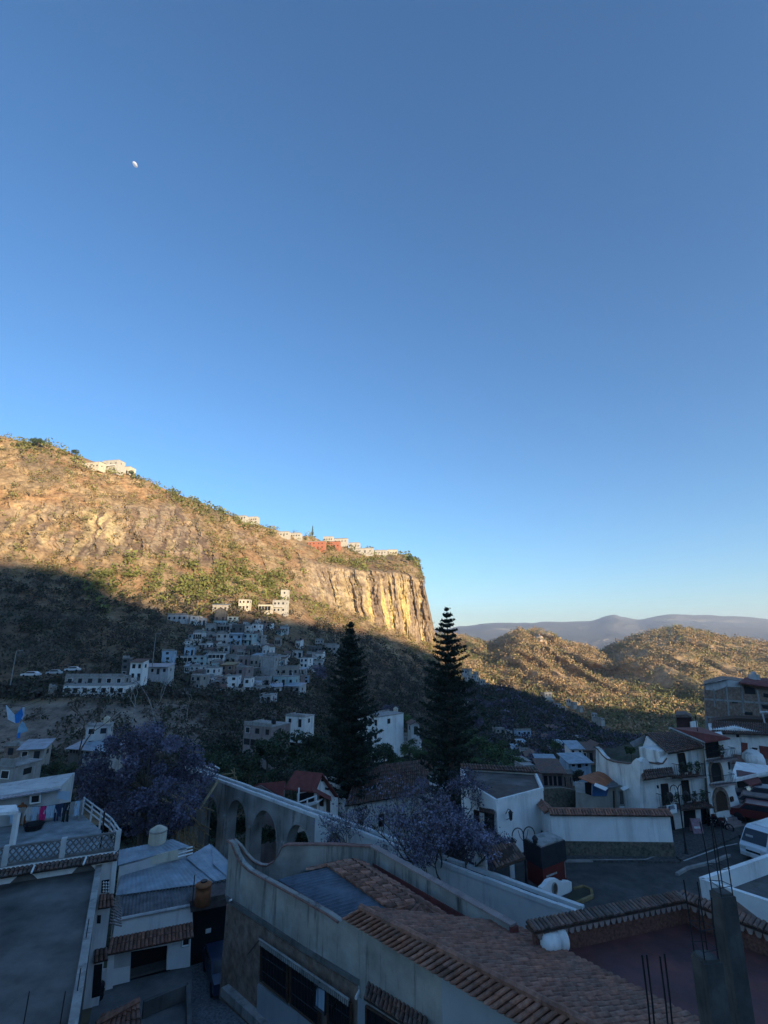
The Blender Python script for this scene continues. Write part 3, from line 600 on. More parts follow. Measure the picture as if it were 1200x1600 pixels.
HC = {'s': mat('dimmed_white_plaster', (.50, .47, .40), var=.12, scale=.6, streak=.8, dark=.7), 'w': white, 'W': white2, 'g': mat('bare_cement', (.40, .38, .35), var=.2, scale=.8, streak=1.2, dark=.6), 'd': conc_d, 'b': brick,
      'p': mat('pale_grey_plaster', (.54, .53, .51), var=.14, scale=.8, streak=1.1, dark=.6), 't': mat('pale_turquoise_plaster', (.44, .55, .53), var=.12, scale=.8, streak=1.1, dark=.6),
      'l': mat('light_blue_plaster', (.42, .54, .64), var=.1, scale=.8, streak=1.1, dark=.65), 'c': mat('cream_plaster', (.62, .55, .42), var=.1, scale=.8, streak=1, dark=.7),
      'k': mat('pinkish_brown_block', (.30, .235, .215), var=.16, scale=1, streak=1.2, dark=.65), 'y': mat('yellow_brown_plaster', (.36, .27, .15), var=.2, scale=1),
      'e': mat('beige_block', (.38, .34, .29), var=.14, scale=1, streak=1.2, dark=.65), 'o': mat('terracotta_plaster', (.45, .17, .10), var=.15, scale=.8)}
def hhouse(px0, px1, pt, pb, c, label, fl=2, win=2, roof='flat', Y=None, yaw=None, dep=None, group='houses of the hillside village', name='hill_house', found=4.0, bal=0, tank=0, cat='house', side=1, openfl=None):
    rnd = random.Random(int(px0*31+pt*7)); pc = (px0+px1)/2
    if Y is None or (px0 > 715 and Y > 135):
        Y2 = (m2_at(pc, pb) if px0 > 715 else m1_at(pc, pb)[0].y) - .5
        if px0 < 715 or Y is None or Y2 < 350: Y = Y2
    b = atY(pc, pb, Y); d = proj(b)[2]; w = (px1-px0)*d/F; h = (pb-pt)*d/F; yaw = rnd.uniform(-.3, .3) if yaw is None else yaw
    w = w/(abs(cos(yaw))+.45*abs(sin(yaw))); dep = dep or max(3.5, min(w*.8, 9)); t = thing(name, label, cat, tuple(b), yaw, group); m = HC[c]
    if Y > 300 and c in 'Ww': m = HC['s']  # far whites darkened in their colour to offset direct sun
    x0, x1 = -w/2, w/2; fh = h/fl; px_m = F/d*.64     # rendered pixels per metre
    B = MB(); B.box(x0, x1, 0, dep, -found, h); 
    B.build('wall', m, t)
    if roof == 'flat':
        r = MB(); r.box(x0-.12, x1+.12, -.12, dep+.1, h+.002, h+.16); r.box(x0, x1, 0, .12, h+.16, h+.16+rnd.choice([0.02, .5, .7])); r.box(x0, x0+.12, .13, dep, h+.16, h+.5)
        for q in range(rnd.choice([0, 2, 3])): r.bar((x0+.2+q*.25, .3, h), (x0+.2+q*.25, .3, h+1.3), .025, 4)
        r.build('roof', concrete, t)
    elif roof in ('shed', 'tin', 'orange'):
        r = MB(); r.hexa([(x0-.4, -.7, h+.02), (x1+.4, -.7, h+.02), (x1+.4, dep+.3, h+.9), (x0-.4, dep+.3, h+.9)], [(x0-.4, -.7, h+.12), (x1+.4, -.7, h+.12), (x1+.4, dep+.3, h+1), (x0-.4, dep+.3, h+1)])
        r.build('roof', {'shed': clay_d, 'tin': zinc, 'orange': HC['y']}[roof], t)
        g = MB(); g.hexa([(x0+.05, .06, h+.001), (x1-.05, .06, h+.001), (x1-.05, dep-.1, h+.001), (x0+.05, dep-.1, h+.001)], [(x0+.05, .06, h+.05), (x1-.05, .06, h+.05), (x1-.05, dep-.1, h+.8), (x0+.05, dep-.1, h+.8)]); g.build('gable_wall', m, t)
    elif roof == 'gable':
        r = MB(); hh = w*.28
        for s in (-1, 1): r.hexa([(0, -.5, h+hh), (s*(w/2+.4), -.5, h-.1), (s*(w/2+.4), dep+.3, h-.1), (0, dep+.3, h+hh)][::s], [(0, -.5, h+hh+.14), (s*(w/2+.4), -.5, h+.04), (s*(w/2+.4), dep+.3, h+.04), (0, dep+.3, h+hh+.14)][::s])
        r.build('roof', clay_d, t); g = MB(); g.hexa([(x0, .01, h), (x1, .01, h), (0, .01, h+hh-.05)][::1], [(x0, dep, h), (x1, dep, h), (0, dep, h+hh-.05)]); g.build('gable_wall', m, t)
    for f in range(fl):
        z0 = f*fh
        if openfl == f:
            o = MB().box(x0+.25, x1-.25, -.03, .02, z0+fh*.3, z0+fh*.82); o.build('opening', black, t)
            p = MB()
            for k in range(3): xx = x0+.25+(w-.5)*(k+1)/4; p.box(xx-.1, xx+.1, -.08, -.04, z0+fh*.3, z0+fh*.82)
            p.build('post', m, t); continue
        for k in range(win):
            cx = x0+w*(k+.5)/win+rnd.uniform(-.1, .1)*w/win; ww = min(w/win*.5, 1.3)*rnd.uniform(.75, 1.05); wh = min(fh*.46, 1.3)
            isd = f == 0 and k == win//2 and rnd.random() < .6; zb = z0+(.05 if isd else fh*.34); zt = z0+fh*.34+wh
            nm = 'door' if isd else 'window'; o = MB().box(cx-ww/2, cx+ww/2, -.035, .03, zb, zt).build(nm, black if rnd.random() < .8 else glass, t)
            if px_m > 2.2 and not isd: fb = MB(); fb.frame(cx-ww/2-.07, cx+ww/2+.07, zb-.07, zt+.07, -.06, .02, .07); fb.build('frame', white2 if rnd.random() < .5 else m, o)
    for k in range(side):
        zz = (fl-.62+.0)*fh if k == 0 else .4*fh
        for s in (-1, 1): MB().box(s*w/2-.03, s*w/2+.03, dep*.35, dep*.35+1.0, zz, zz+min(1.1, fh*.4)).build('window', black, t)
    for k in range(bal):
        z = (k+1)*fh; q = MB(); q.box(x0-.05, x1*.7, -1.1, -.001, z-.12, z); q.box(x0-.05, x1*.7, -1.1, -1.04, z, z+.25)
        n = max(4, int(w/0.5))
        for i in range(n): xx = x0+(x1*.7-x0)*i/(n-1)-.0; q.box(xx-.03, xx+.03, -1.1, -1.05, z+.25, z+.85)
        q.box(x0-.05, x1*.7, -1.12, -1.03, z+.85, z+.95); q.build('balcony', white2 if c in 'wWt' else m, t)
    if tank:
        q = thing('water_tank', tank, 'water tank', tuple(b+Matrix.Rotation(yaw, 3, 'Z') @ Vector((w*.25, dep*.45, h+.16))), 0, 'rooftop water tanks')
        k = MB(); k.lathe([(.55, 0), (.58, .1), (.58, 1.0), (.5, 1.2), (.22, 1.32), (.2, 1.42)], 12); k.build('barrel', black if rnd.random() < .6 else HC['c'], q)
    return t
V = 'houses of the hillside village'
for a in [
 (258, 294, 961, 971, 'p', 'long low pale house, highest on the left edge of the hillside village', 1, 4),
 (295, 308, 963, 976, 'w', 'small white house beside the highest long pale one', 2, 1),
 (309, 322, 966, 977, 'p', 'small pale house third from the left in the top row', 1, 2),
 (334, 353, 955, 975, 'd', 'dark timber-roofed house at the very top of the village, under the lit ones', 1, 2, 'gable'),
 (354, 371, 964, 976, 't', 'pale turquoise house right of the dark gabled one', 2, 2),
 (333, 352, 970, 980, 't', 'low turquoise house just under the dark gabled roof', 1, 3),
 (320, 336, 977, 990, 'g', 'grey house with two square windows left of the long dark-windowed one', 1, 2),
 (337, 360, 977, 989, 'g', 'long grey house with a dark band of open windows', 1, 1, 'flat', 0),
 (361, 380, 976, 990, 'd', 'dark grey house in the gap left of the white double house', 1, 2),
 (381, 391, 978, 991, 'w', 'white house with roof tanks, left one of the top right pair', 2, 1),
 (392, 403, 976, 992, 'W', 'bright white narrow house at the right end of the top rows', 2, 1),
 (300, 315, 989, 1003, 'w', 'white-framed house with one large black opening', 1, 1, 'flat', 0),
 (319, 335, 990, 1002, 'g', 'plain grey house between black opening and four-window house', 1, 2),
 (336, 355, 991, 1008, 'p', 'pale two-storey house with four black windows in a square', 2, 2),
 (356, 377, 992, 1009, 'l', 'wide light blue house right of the four-window house', 2, 2, 'tin'),
 (378, 395, 991, 1008, 't', 'pale turquoise house with a balcony in the third row', 2, 2, 'flat', None, 1),
 (396, 409, 993, 1008, 'g', 'grey block house closing the third row on the right', 2, 2),
 (301, 320, 1006, 1018, 'p', 'pale house with a row of square pillars', 1, 3, 'flat', 0),
 (321, 332, 1005, 1016, 'W', 'bright white cube house beside the pillared one', 1, 2),
 (287, 303, 1012, 1025, 'l', 'light blue house above the white balcony house', 1, 2),
 (251, 270, 1018, 1042, 'l', 'tall light blue house at the left end of the village', 3, 1),
 (271, 300, 1026, 1037, 'w', 'long white balcony house right of the tall light blue one', 1, 4, 'flat', 0),
 (338, 358, 1009, 1022, 'p', 'pale house directly under the four-window house', 1, 2, 'flat', None, 1),
 (359, 379, 1010, 1024, 'k', 'brownish house in the middle of the fourth row', 1, 2),
 (380, 400, 1010, 1024, 'd', 'dark house with brown front in the fourth row', 1, 3),
 (408, 422, 1011, 1026, 'w', 'small white gabled house with a dark porch', 1, 2, 'gable'),
 (323, 349, 1022, 1041, 'w', 'white corner house with a big dark upper opening', 2, 2, 'flat', 1),
 (298, 321, 1026, 1041, 't', 'pale greenish house left of the white corner house', 2, 2),
 (350, 370, 1025, 1040, 'g', 'grey house above the rusty orange roof', 1, 2),
 (372, 388, 1026, 1040, 'k', 'brownish block house with two windows in the fifth row', 1, 2),
 (389, 404, 1027, 1043, 'e', 'beige block house left of the big blank grey wall', 1, 2),
 (405, 428, 1028, 1057, 'g', 'big blank grey concrete house in the centre right', 3, 0),
 (429, 446, 1025, 1037, 'p', 'low pale house behind the long beige balcony house', 1, 3),
 (428, 468, 1043, 1057, 'e', 'long beige house with dark terrace above its windows', 1, 4),
 (467, 482, 1029, 1044, 'W', 'white house with two black windows at the right', 2, 2),
 (456, 473, 1018, 1028, 'p', 'small pale house above the white two-window one', 1, 2),
 (480, 503, 1010, 1021, 'd', 'dark grey long house at the far right of the village', 1, 4),
 (504, 527, 1008, 1020, 'g', 'grey house beside the left pine, last to the right', 1, 3),
 (487, 505, 1022, 1033, 'w', 'white house with two windows under the dark long one', 1, 2),
 (484, 504, 1034, 1043, 'p', 'low pale house half hidden by purple trees', 1, 2),
 (293, 313, 1042, 1056, 'p', 'grey house with balcony, above the windowed white wall', 2, 2, 'flat', None, 1),
 (295, 313, 1057, 1078, 'e', 'two-storey house with white top and grey base at lower left', 2, 2),
 (320, 337, 1045, 1066, 'w', 'white house standing on a rounded terrace, lower left', 2, 2),
 (344, 364, 1040, 1060, 'b', 'brown wooden house under a rusty orange roof', 2, 2, 'orange', 0),
 (353, 371, 1058, 1084, 'W', 'bright white house with battlement-like roof at the lower edge', 3, 1),
 (380, 391, 1061, 1083, 'W', 'narrow white two-storey house, lowest in the centre', 2, 1),
 (366, 384, 1044, 1072, 'k', 'brown-grey tall house between orange roof and narrow white house', 2, 1),
 (385, 397, 1045, 1060, 'd', 'dark fronted house left of the blank grey wall', 1, 1, 'flat', 0),
 (397, 423, 1060, 1073, 'g', 'flat-roofed grey house under the blank concrete one', 1, 2),
 (424, 462, 1058, 1072, 't', 'wide grey-green house under the long beige one', 1, 3),
 (400, 420, 1074, 1085, 'p', 'low pale house at the lower edge right of centre', 1, 3),
 (421, 440, 1074, 1086, 'w', 'small white house with tin roof at the lower right edge', 1, 2, 'tin'),
 (441, 470, 1073, 1084, 'p', 'long low house under a blue-grey metal roof, lower right', 1, 3, 'tin'),
 (404, 424, 1087, 1099, 'p', 'last small house below the village, right of the bare rock', 1, 2),
]:
    px0, px1, pt, pb, c, lab, fl, wn = a[:8]; rf = a[8] if len(a) > 8 else 'flat'; op = a[9] if len(a) > 9 else None; bl = a[10] if len(a) > 10 else 0
    hhouse(px0, px1, pt, pb, c, lab, fl, wn, rf, openfl=op, bal=bl, dep=6)
rf_ = random.Random(77); FG = 'small houses packed into the hillside village'; kf = 0
for k in range(600):
    px, pb = rf_.uniform(285, 505), rf_.uniform(975, 1090); e = ((px-385)/115)**2+((pb-1032)/58)**2
    if e > 1 or (px > 440 and pb < 1008) or kf >= 84: continue
    kf += 1; wd = rf_.uniform(7, 14); hh = rf_.uniform(7, 12)
    hhouse(px, px+wd, pb-hh, pb, rf_.choice('wWWwppgtlek'), 'small pale box house packed among others on the village slope', rf_.choice([1, 1, 2]), rf_.choice([1, 2, 2, 3]), rf_.choice(['flat', 'flat', 'flat', 'tin', 'shed']), dep=4.5, group=FG, tank=rf_.choice([0, 0, 'round water tank on a hillside village roof']), bal=rf_.choice([0, 0, 0, 1]), openfl=rf_.choice([None, None, 0]), side=0)
# the outliers
G2 = 'houses on the sunlit slope above the village'
hhouse(331, 356, 945, 956, 'e', 'house under a pale sheet roof just at the edge of the sunlight', 1, 3, 'tin', group=G2, yaw=.1)
hhouse(372, 389, 937, 953, 'c', 'cream sunlit box house with four small windows', 2, 3, group=G2, yaw=.0)
hhouse(403, 423, 945, 958, 'c', 'low cream villa with dark arches in the sunlight', 1, 3, 'flat', group=G2, openfl=0)
hhouse(424, 446, 938, 958, 'W', 'white sunlit villa with stacked balconies', 2, 3, group=G2, bal=1)
hhouse(438, 451, 922, 940, 'W', 'tall white sunlit house, highest above the village', 2, 1, group=G2)
hhouse(345, 366, 930, 940, 'e', 'small sunlit shed up the slope from the cream box house', 1, 1, 'tin', group=G2) if False else None
# left of the village
hhouse(97, 195, 1072, 1088, 'W', 'long low white building on the brow of the earth bluff', 1, 7, 'flat', group=None, yaw=.02, Y=152, name='long_building', dep=6)
hhouse(100, 192, 1058, 1072, 'g', 'grey upper range set back behind the long white building', 1, 6, 'flat', group=None, yaw=.02, Y=158, name='long_building', found=3, dep=5)
hhouse(200, 221, 1036, 1064, 'W', 'white house with sloping stair front right of the long white building', 2, 2, 'shed', group=None, Y=163)
hhouse(188, 199, 1030, 1057, 'd', 'dark narrow tower house left of the sloping white house', 3, 1, 'flat', group=None, Y=165)
hhouse(222, 262, 1043, 1054, 'p', 'low shed with wide grey roof left of the tall blue house', 1, 4, 'tin', group=None, Y=172, name='shed')
hhouse(74, 79, 1074, 1085, 'e', 'tiny beige hut on the bluff, left of the long white building', 1, 0, 'flat', group=None, Y=151, name='hut', cat='hut', dep=2, side=0)
hhouse(131, 168, 1137, 1172, 'p', 'pale green-grey two-storey house at the foot of the bluff', 2, 2, 'flat', group=None, Y=104, yaw=.35, tank='small white tank on the pale grey-green bluff house')
hhouse(104, 131, 1171, 1180, 'd', 'dark open lean-to left of the pale house under the bluff', 1, 1, 'tin', group=None, Y=101, openfl=0, name='shed', cat='shed')
hhouse(122, 175, 1174, 1186, 'g', 'low yard building with thin roof in front of the pale bluff house', 1, 3, 'tin', group=None, Y=98, name='shed', cat='shed')
hhouse(5, 28, 1167, 1180, 'b', 'small hut with flat pale roof at the left frame edge', 1, 1, 'flat', group=None, Y=100, name='hut', cat='hut')
hhouse(30, 66, 1172, 1188, 'e', 'long hut under a pale metal roof above the left hedge', 1, 2, 'tin', group=None, Y=92, name='hut', cat='hut')
hhouse(-14, 17, 1204, 1250, 'g', 'grey concrete house with dark window cut by the left frame edge', 2, 1, 'flat', group=None, Y=58, yaw=-.2)
hhouse(369, 432, 1137, 1171, 'k', 'pinkish three-storey block with white left side, alone below the village', 2, 3, 'flat', group=None, Y=128, yaw=-.5, dep=7, tank='round white tank on the roof of the pinkish block', openfl=0)
hhouse(441, 480, 1121, 1136, 'w', 'white bungalow half hidden left of the dense pine', 1, 2, 'flat', group=None, Y=150, yaw=-.4)
hhouse(562, 596, 1122, 1160, 'W', 'tall white house with arched windows right of the dense pine', 2, 3, 'flat', group=None, Y=125, yaw=-.75, dep=9)
hhouse(594, 606, 1128, 1142, 'b', 'brown stone wing beside the tall white valley house', 1, 1, 'flat', group=None, Y=128)
hhouse(604, 624, 1118, 1140, 'p', 'grey and white striped house beside the tall white valley house', 2, 1, 'flat', group=None, Y=132, tank='dark tank on the striped valley house')
hhouse(642, 656, 1133, 1148, 'p', 'tiny gabled house left of the tall layered pine', 1, 1, 'gable', group=None, Y=128)
hhouse(558, 574, 1114, 1124, 'W', 'white dome-like rooftop house peeping behind the dense pine', 1, 1, 'flat', group=None, Y=140)
# on the cliff top
GT = 'houses along the top of the cliff'
hhouse(122, 158, 722, 733, 'c', 'long low wing of the hilltop villa, reaching left along the ridge', 1, 5, 'flat', yaw=-.25, group=GT, dep=8, found=2)
hhouse(155, 186, 718, 737, 'W', 'white hilltop villa with large dark windows on the upper left ridge', 2, 3, 'flat', yaw=-.2, group=GT, bal=1, found=3)
hhouse(184, 204, 729, 741, 'c', 'small right wing of the hilltop villa, stepping down the ridge', 1, 2, 'flat', yaw=-.2, group=GT, found=2)
for px0, px1, pt, pb, c, lab, fl, rf in [
 (366, 385, 806, 812, 'W', 'first white ridge house to the left on the cliff line', 1, 'flat'), (386, 402, 807, 815, 'w', 'second pale ridge house from the left', 1, 'flat'),
 (430, 452, 831, 838, 'W', 'long white ridge house among green bushes', 1, 'flat'), (452, 470, 833, 840, 'w', 'low white ridge house left of the terracotta one', 1, 'flat'),
 (480, 508, 846, 858, 'o', 'wide terracotta-coloured ridge house with dark windows', 2, 'flat'), (509, 531, 846, 857, 'o', 'smaller terracotta house under a red roof on the ridge', 1, 'shed'),
 (505, 520, 838, 846, 'W', 'white ridge house standing behind the terracotta pair', 1, 'flat'), (521, 543, 841, 849, 'W', 'white ridge house with a red roof', 1, 'shed'),
 (544, 562, 848, 857, 'w', 'pale ridge house right of the red-roofed one', 1, 'flat'), (548, 584, 857, 864, 'W', 'very long white terrace building on the cliff edge', 1, 'flat'),
 (585, 604, 860, 866, 'w', 'low white house near the right end of the cliff top', 1, 'flat'), (604, 621, 859, 867, 'c', 'last pinkish house at the right end of the cliff top', 1, 'flat')]:
    hhouse(px0, px1, pt, pb, c, lab, fl, 4, rf, Y=None, group=GT, dep=7, found=4, yaw=-.15, side=0)
# houses in the valley to the right
GV = 'houses scattered through the right-hand valley'
for px0, px1, pt, pb, Y, c, lab, fl, wn, rf, op in [
 (893, 912, 1172, 1192, 118, 'W', 'white two-storey house under a pale metal roof in the valley', 2, 2, 'tin', None),
 (911, 930, 1174, 1192, 120, 'b', 'brown house under tiled roof beside the white valley house', 1, 2, 'shed', None),
 (929, 946, 1168, 1180, 124, 'k', 'tile-roofed house farther right than the brown valley house', 1, 1, 'gable', None),
 (848, 882, 1210, 1236, 78, 'k', 'brown house with square pillars and flat roof beyond the white wall', 1, 3, 'shed', 0),
 (880, 897, 1212, 1236, 80, 'b', 'open dark stall right of the pillared brown house', 1, 1, 'flat', 0),
 (843, 871, 1196, 1202, 98, 'W', 'low shed with bright white metal sheets in the valley', 1, 2, 'tin', None),
 (812, 832, 1192, 1203, 96, 'p', 'pale roofed house at the left of the valley cluster', 1, 2, 'flat', None),
 (824, 842, 1184, 1196, 108, 'p', 'small house with a white gable beside the green trees', 1, 1, 'gable', None),
 (888, 925, 1193, 1200, 104, 'l', 'long low shed under a blue-grey roof in the valley', 1, 3, 'tin', None),
 (808, 832, 1143, 1160, 175, 'l', 'bluish flat-roofed house amid purple trees', 2, 3, 'flat', None),
 (836, 846, 1134, 1138, 210, 'W', 'tiny white house highest on the shaded right slope', 1, 1, 'flat', None),
 (857, 872, 1138, 1149, 190, 'e', 'brown and cream house above the row of low roofs', 1, 2, 'shed', None),
 (845, 873, 1149, 1154, 178, 'W', 'row of low white roofs across the valley', 1, 5, 'flat', None),
 (876, 888, 1150, 1156, 175, 'w', 'low white house at the right end of the roof row', 1, 2, 'flat', None),
 (898, 910, 1152, 1160, 170, 'p', 'small pale house by the dark trees right of the roof row', 1, 1, 'flat', None),
 (868, 876, 1162, 1168, 150, 'W', 'little white cabin alone between trees', 1, 1, 'tin', None),
 (774, 790, 1140, 1153, 175, 'e', 'pale house near the left end of the shaded slope', 2, 2, 'flat', None),
 (792, 802, 1144, 1156, 168, 'W', 'narrow white house right of the pale slope house', 2, 1, 'flat', None),
 (724, 733, 1098, 1104, 260, 'w', 'white speck of a house by the tall layered pine', 1, 1, 'flat', None),
 (850, 865, 1200, 1208, 90, 'g', 'grey roofed hut behind the pillared house', 1, 1, 'flat', None),
 (820, 846, 1204, 1216, 84, 'p', 'house with a pale slab roof left of the pillared house', 1, 2, 'flat', None)]:
    hhouse(px0, px1, pt, pb, c, lab, fl, wn, rf, Y=Y, group=GV, openfl=op, found=3, side=0, dep=4)
rv = random.Random(41); GW = 'small houses among the trees of the dark valley'
for px0, pb in [(566, 1170), (583, 1168), (612, 1158), (628, 1160), (600, 1166), (648, 1166), (812, 1172), (826, 1166), (842, 1176), (858, 1180), (872, 1174), (884, 1170), (815, 1182), (936, 1190), (946, 1196), (886, 1184), (830, 1156), (848, 1163), (790, 1162), (780, 1170), (905, 1170), (800, 1178)]:
    hhouse(px0, px0+rv.uniform(8, 15), pb-rv.uniform(6, 10), pb, rv.choice('WwWpp'), 'small pale house among the trees of the dark valley', rv.choice([1, 1, 2]), 2, rv.choice(['flat', 'flat', 'tin', 'shed']), Y=(135 if px0 < 715 else 150), group=GW, found=3, side=0, dep=4, openfl=rv.choice([None, None, 0]))
GS = 'houses in the sunlit strip of the far town'
rs = random.Random(5); n = 0
for px0, pb, wd, hh in [(722, 1052, 8, 5), (729, 1057, 7, 6), (736, 1061, 9, 6), (744, 1064, 7, 5), (750, 1069, 9, 6), (757, 1074, 7, 5), (733, 1050, 5, 4), (742, 1056, 6, 5), (727, 1063, 8, 6), (741, 1071, 9, 6), (849, 1089, 16, 6), (840, 1096, 12, 5), (858, 1100, 8, 5), (868, 1105, 9, 5), (876, 1110, 8, 5), (885, 1098, 7, 4), (895, 1103, 8, 5), (905, 1108, 7, 4), (845, 1105, 9, 5), (862, 1110, 7, 4), (925, 1120, 8, 4), (938, 1127, 8, 4)]:
    hhouse(px0, px0+wd, pb-hh, pb, rs.choice('WWwcp'), 'tiny white house in the sunlit strip beyond the dark slope' if px0 > 800 else 'tiny pale house in the lit cluster right of the tall layered pine', 1, 2, 'flat', Y=(395 if px0 < 800 else 520), group=GS if px0 > 800 else 'lit houses by the tall pine', found=3, side=0, dep=6, yaw=rs.uniform(-.5, .5))
# street poles on the far road, cars there
for px, pt, pb, Y, lab in [(17, 1017, 1065, 150, 'tall thin lamp post on the far left road'), (238, 990, 1040, 172, 'tall thin lamp post by the village edge')]:
    b = atY(px, pb, Y); tp = atY(px+1, pt, Y); h = tp.z-b.z; t = thing('lamp_post', lab, 'street lamp', tuple(b)); MB().tube([(0, 0, -1), (0, 0, h)], [.16, .1], 6).build('pole', concrete, t); MB().tube([(0, 0, h), (.7, -.2, h+.2), (1.4, -.3, h+.1)], .07, 5).box(1.2, 1.9, -.45, -.15, h, h+.14).build('lamp_arm', concrete, t)
def simple_car(px, pb, Y, L, rz, paint, label, group=None, kind='car', H=1.45):
    b = atY(px, pb, Y); t = thing(kind, label, 'car', tuple(b), rz, group); W_ = L*.40; k = MB()
    pr = [(-L/2, .35), (-L/2+.05, .85), (-L*.28, .95), (-L*.16, H), (L*.26, H), (L*.40, .95), (L/2, .9), (L/2, .35)]
    k.hexa([(x, -W_/2, z) for x, z in pr], [(x, W_/2, z) for x, z in pr]); k.build('body', paint, t)
    for s in (-1, 1): MB().poly([(-L*.25, s*(W_/2+.006), .97), (-L*.15, s*(W_/2+.006), H-.1), (L*.25, s*(W_/2+.006), H-.1), (L*.36, s*(W_/2+.006), .97)][::s]).build('side_window', glass, t)
    g = MB(); g.poly([(-L*.275, -W_*.43, .97), (-L*.275, W_*.43, .97), (-L*.168, W_*.41, H-.07), (-L*.168, -W_*.41, H-.07)]); g.v = [(x-.03, y, z) for x, y, z in g.v]; g.build('windshield', glass, t)
    for x in (-L*.31, L*.31):
        for s in (-1, 1): q = MB(); q.lathe([(.2, -.1), (.32, -.08), (.32, .08), (.2, .1)], 12, (x, s*(W_/2-.07), .32), 'Y'); q.build('wheel', black, t)
    return t
carw = mat('white_car_paint', (.7, .72, .74), rough=.3, var=.03, spec=.5); carr = mat('dark_red_car_paint', (.13, .022, .022), rough=.3, var=.06, spec=.5); carb = mat('dark_blue_car_paint', (.02, .03, .06), rough=.28, var=.05, spec=.5)
simple_car(48, 1057, 156, 5.0, .1, carw, 'white pickup parked on the far left road', 'vehicles parked on the far road')
simple_car(84, 1054, 160, 4.2, .2, HC['p'], 'grey car parked on the far road right of the white pickup', 'vehicles parked on the far road')
simple_car(113, 1049, 166, 4.4, .25, carw, 'silver-white car farthest right on the far road', 'vehicles parked on the far road')
# ------------------------------------------------------------------ near buildings, measured on their own vertical planes
class Pl:
    def __init__(s, P, Q):
        s.P = Vector((P[0], P[1], 0)); s.D = Vector((Q[0]-P[0], Q[1]-P[1], 0)).normalized(); s.n = Vector((s.D.y, -s.D.x, 0))
        if s.n.dot(s.P) > 0: s.n = -s.n                     # faces the viewer
    def pt(s, px, py, off=0):
        r = ray(px, py); P = s.P + s.n*off; t = P.dot(s.n)/r.dot(s.n) if abs(r.dot(s.n)) > 1e-9 else 0
        return Vector((r.x*t, r.y*t, CH+r.z*t))
    def at(s, x, off=0, z=0): p = s.P + s.D*x + s.n*off; return Vector((p.x, p.y, z))
    def sx(s, px, py): return (s.pt(px, py)-s.P).dot(s.D)
def panel(b, pix, pl, th=.2, off=0, tint=1.0):
    pts = [pl.pt(px, py, off) for px, py in pix]; dv = pl.n*th
    if th >= 2.5: c = sum(pts, Vector())/len(pts); l = min(pts, key=lambda p: p.x/p.y); l = l if c.x > 0 else max(pts, key=lambda p: p.x/p.y); dv = -Vector((l.x, l.y, 0)).normalized()*th
    b.hexa([p - (dv if th < 2.5 else -(-dv)) for p in pts], pts, tint); return b
def bw(b, name, m, root, smooth=False):
    l = root.location if root.parent is None else Vector((0, 0, 0)); par = root
    while par.parent is not None: par = par.parent
    l = par.location; b.v = [(x-l.x, y-l.y, z-l.z) for x, y, z in b.v]; return b.build(name, m, root, smooth)
def zpoly(pix, z): return [atZ(px, py, z if not isinstance(z, (list, tuple)) else z[i]) for i, (px, py) in enumerate(pix)]
def slab(b, pts, th=.06, tint=1.0): b.hexa([Vector(p)-Vector((0, 0, th)) for p in pts], [Vector(p) for p in pts], tint); return b
def opening(root, pl, pix, name='window', m=None, frame=None, bars=0, off=.02, fm=None, fw=.06):
    """pix: 4 corners clockwise from top left"""
    o = bw(panel(MB(), pix, pl, .05, off), name, m or black, root); c = [pl.pt(px, py, off+.03) for px, py in pix]
    if frame:
        f = MB()
        for i in range(4): f.bar(c[i], c[(i+1) % 4], fw, 4)
        bw(f, 'frame', frame, o)
    if bars:
        g = MB()
        for i in range(bars): u = (i+.5)/bars; g.bar(c[0].lerp(c[1], u), c[3].lerp(c[2], u), .018, 4)
        for v in (.3, .7): g.bar(c[0].lerp(c[3], v), c[1].lerp(c[2], v), .018, 4)
        bw(g, 'grille', iron, o)
    return o
def coping(b, pts, wdt, h, tint=1.0):
    for i in range(len(pts)-1):
        a, c = Vector(pts[i]), Vector(pts[i+1]); d = (c-a); s = Vector((d.y, -d.x, 0)).normalized()*wdt/2; u = Vector((0, 0, h))
        b.hexa([a-s, c-s, c+s, a+s], [a-s+u, c-s+u, c+s+u, a+s+u], tint)
    return b
plaster_g = mat('stained_grey_plaster', (.36, .35, .315), var=.2, scale=.8, streak=1.9, dark=.25, col2=(.25, .23, .20), c2amt=.65, c2scale=.55, bump=.012, bscale=10)
plaster_b = mat('smooth_pale_blue_plaster', (.34, .365, .375), var=.07, scale=.5, streak=.6, dark=.85, bump=.004, bscale=14)
terr = mat('terracotta_coping', (.24, .13, .105), var=.25, scale=3)
# ===== the grey building in the foreground
GA = Vector((-8.75, 31.35, 0)); GB = Vector((-1.46, 24.07, 0)); gl = Pl(GA, GB)
gr = thing('grey_house', 'big grey plastered building in the foreground with a tiled roof and parapet', 'building', (-3., 24., -4))
topL = [(358, 1313), (365, 1318), (370, 1332), (378, 1347), (392, 1360), (412, 1371), (440, 1386), (480, 1408), (515, 1428), (532, 1440), (545, 1427), (560, 1437)]
b = MB(); panel(b, topL+[(562, 1534), (470, 1478), (352, 1400)], gl, .22); bw(b, 'wall', plaster_g, gr)
xb = gl.sx(560, 1440); b = MB(); q_ = [gl.at(xb, -.01, 3.86), gl.at(xb+15, -.01, 3.86), gl.at(xb+15, -.01, -4), gl.at(xb, -.01, -4)]; b.hexa([p-gl.n*.22 for p in q_], q_); bw(b, 'wall', plaster_b, gr)
b = MB(); panel(b, [(354, 1412), (470, 1488), (562, 1544), (566, 1760), (342, 1560)], gl, .2, -.1); bw(b, 'wall', brick, gr)
b = MB(); panel(b, [(402, 1538), (470, 1585), (560, 1650), (560, 1790), (400, 1640)], gl, .1, .0); bw(b, 'wall', plaster_b, gr)
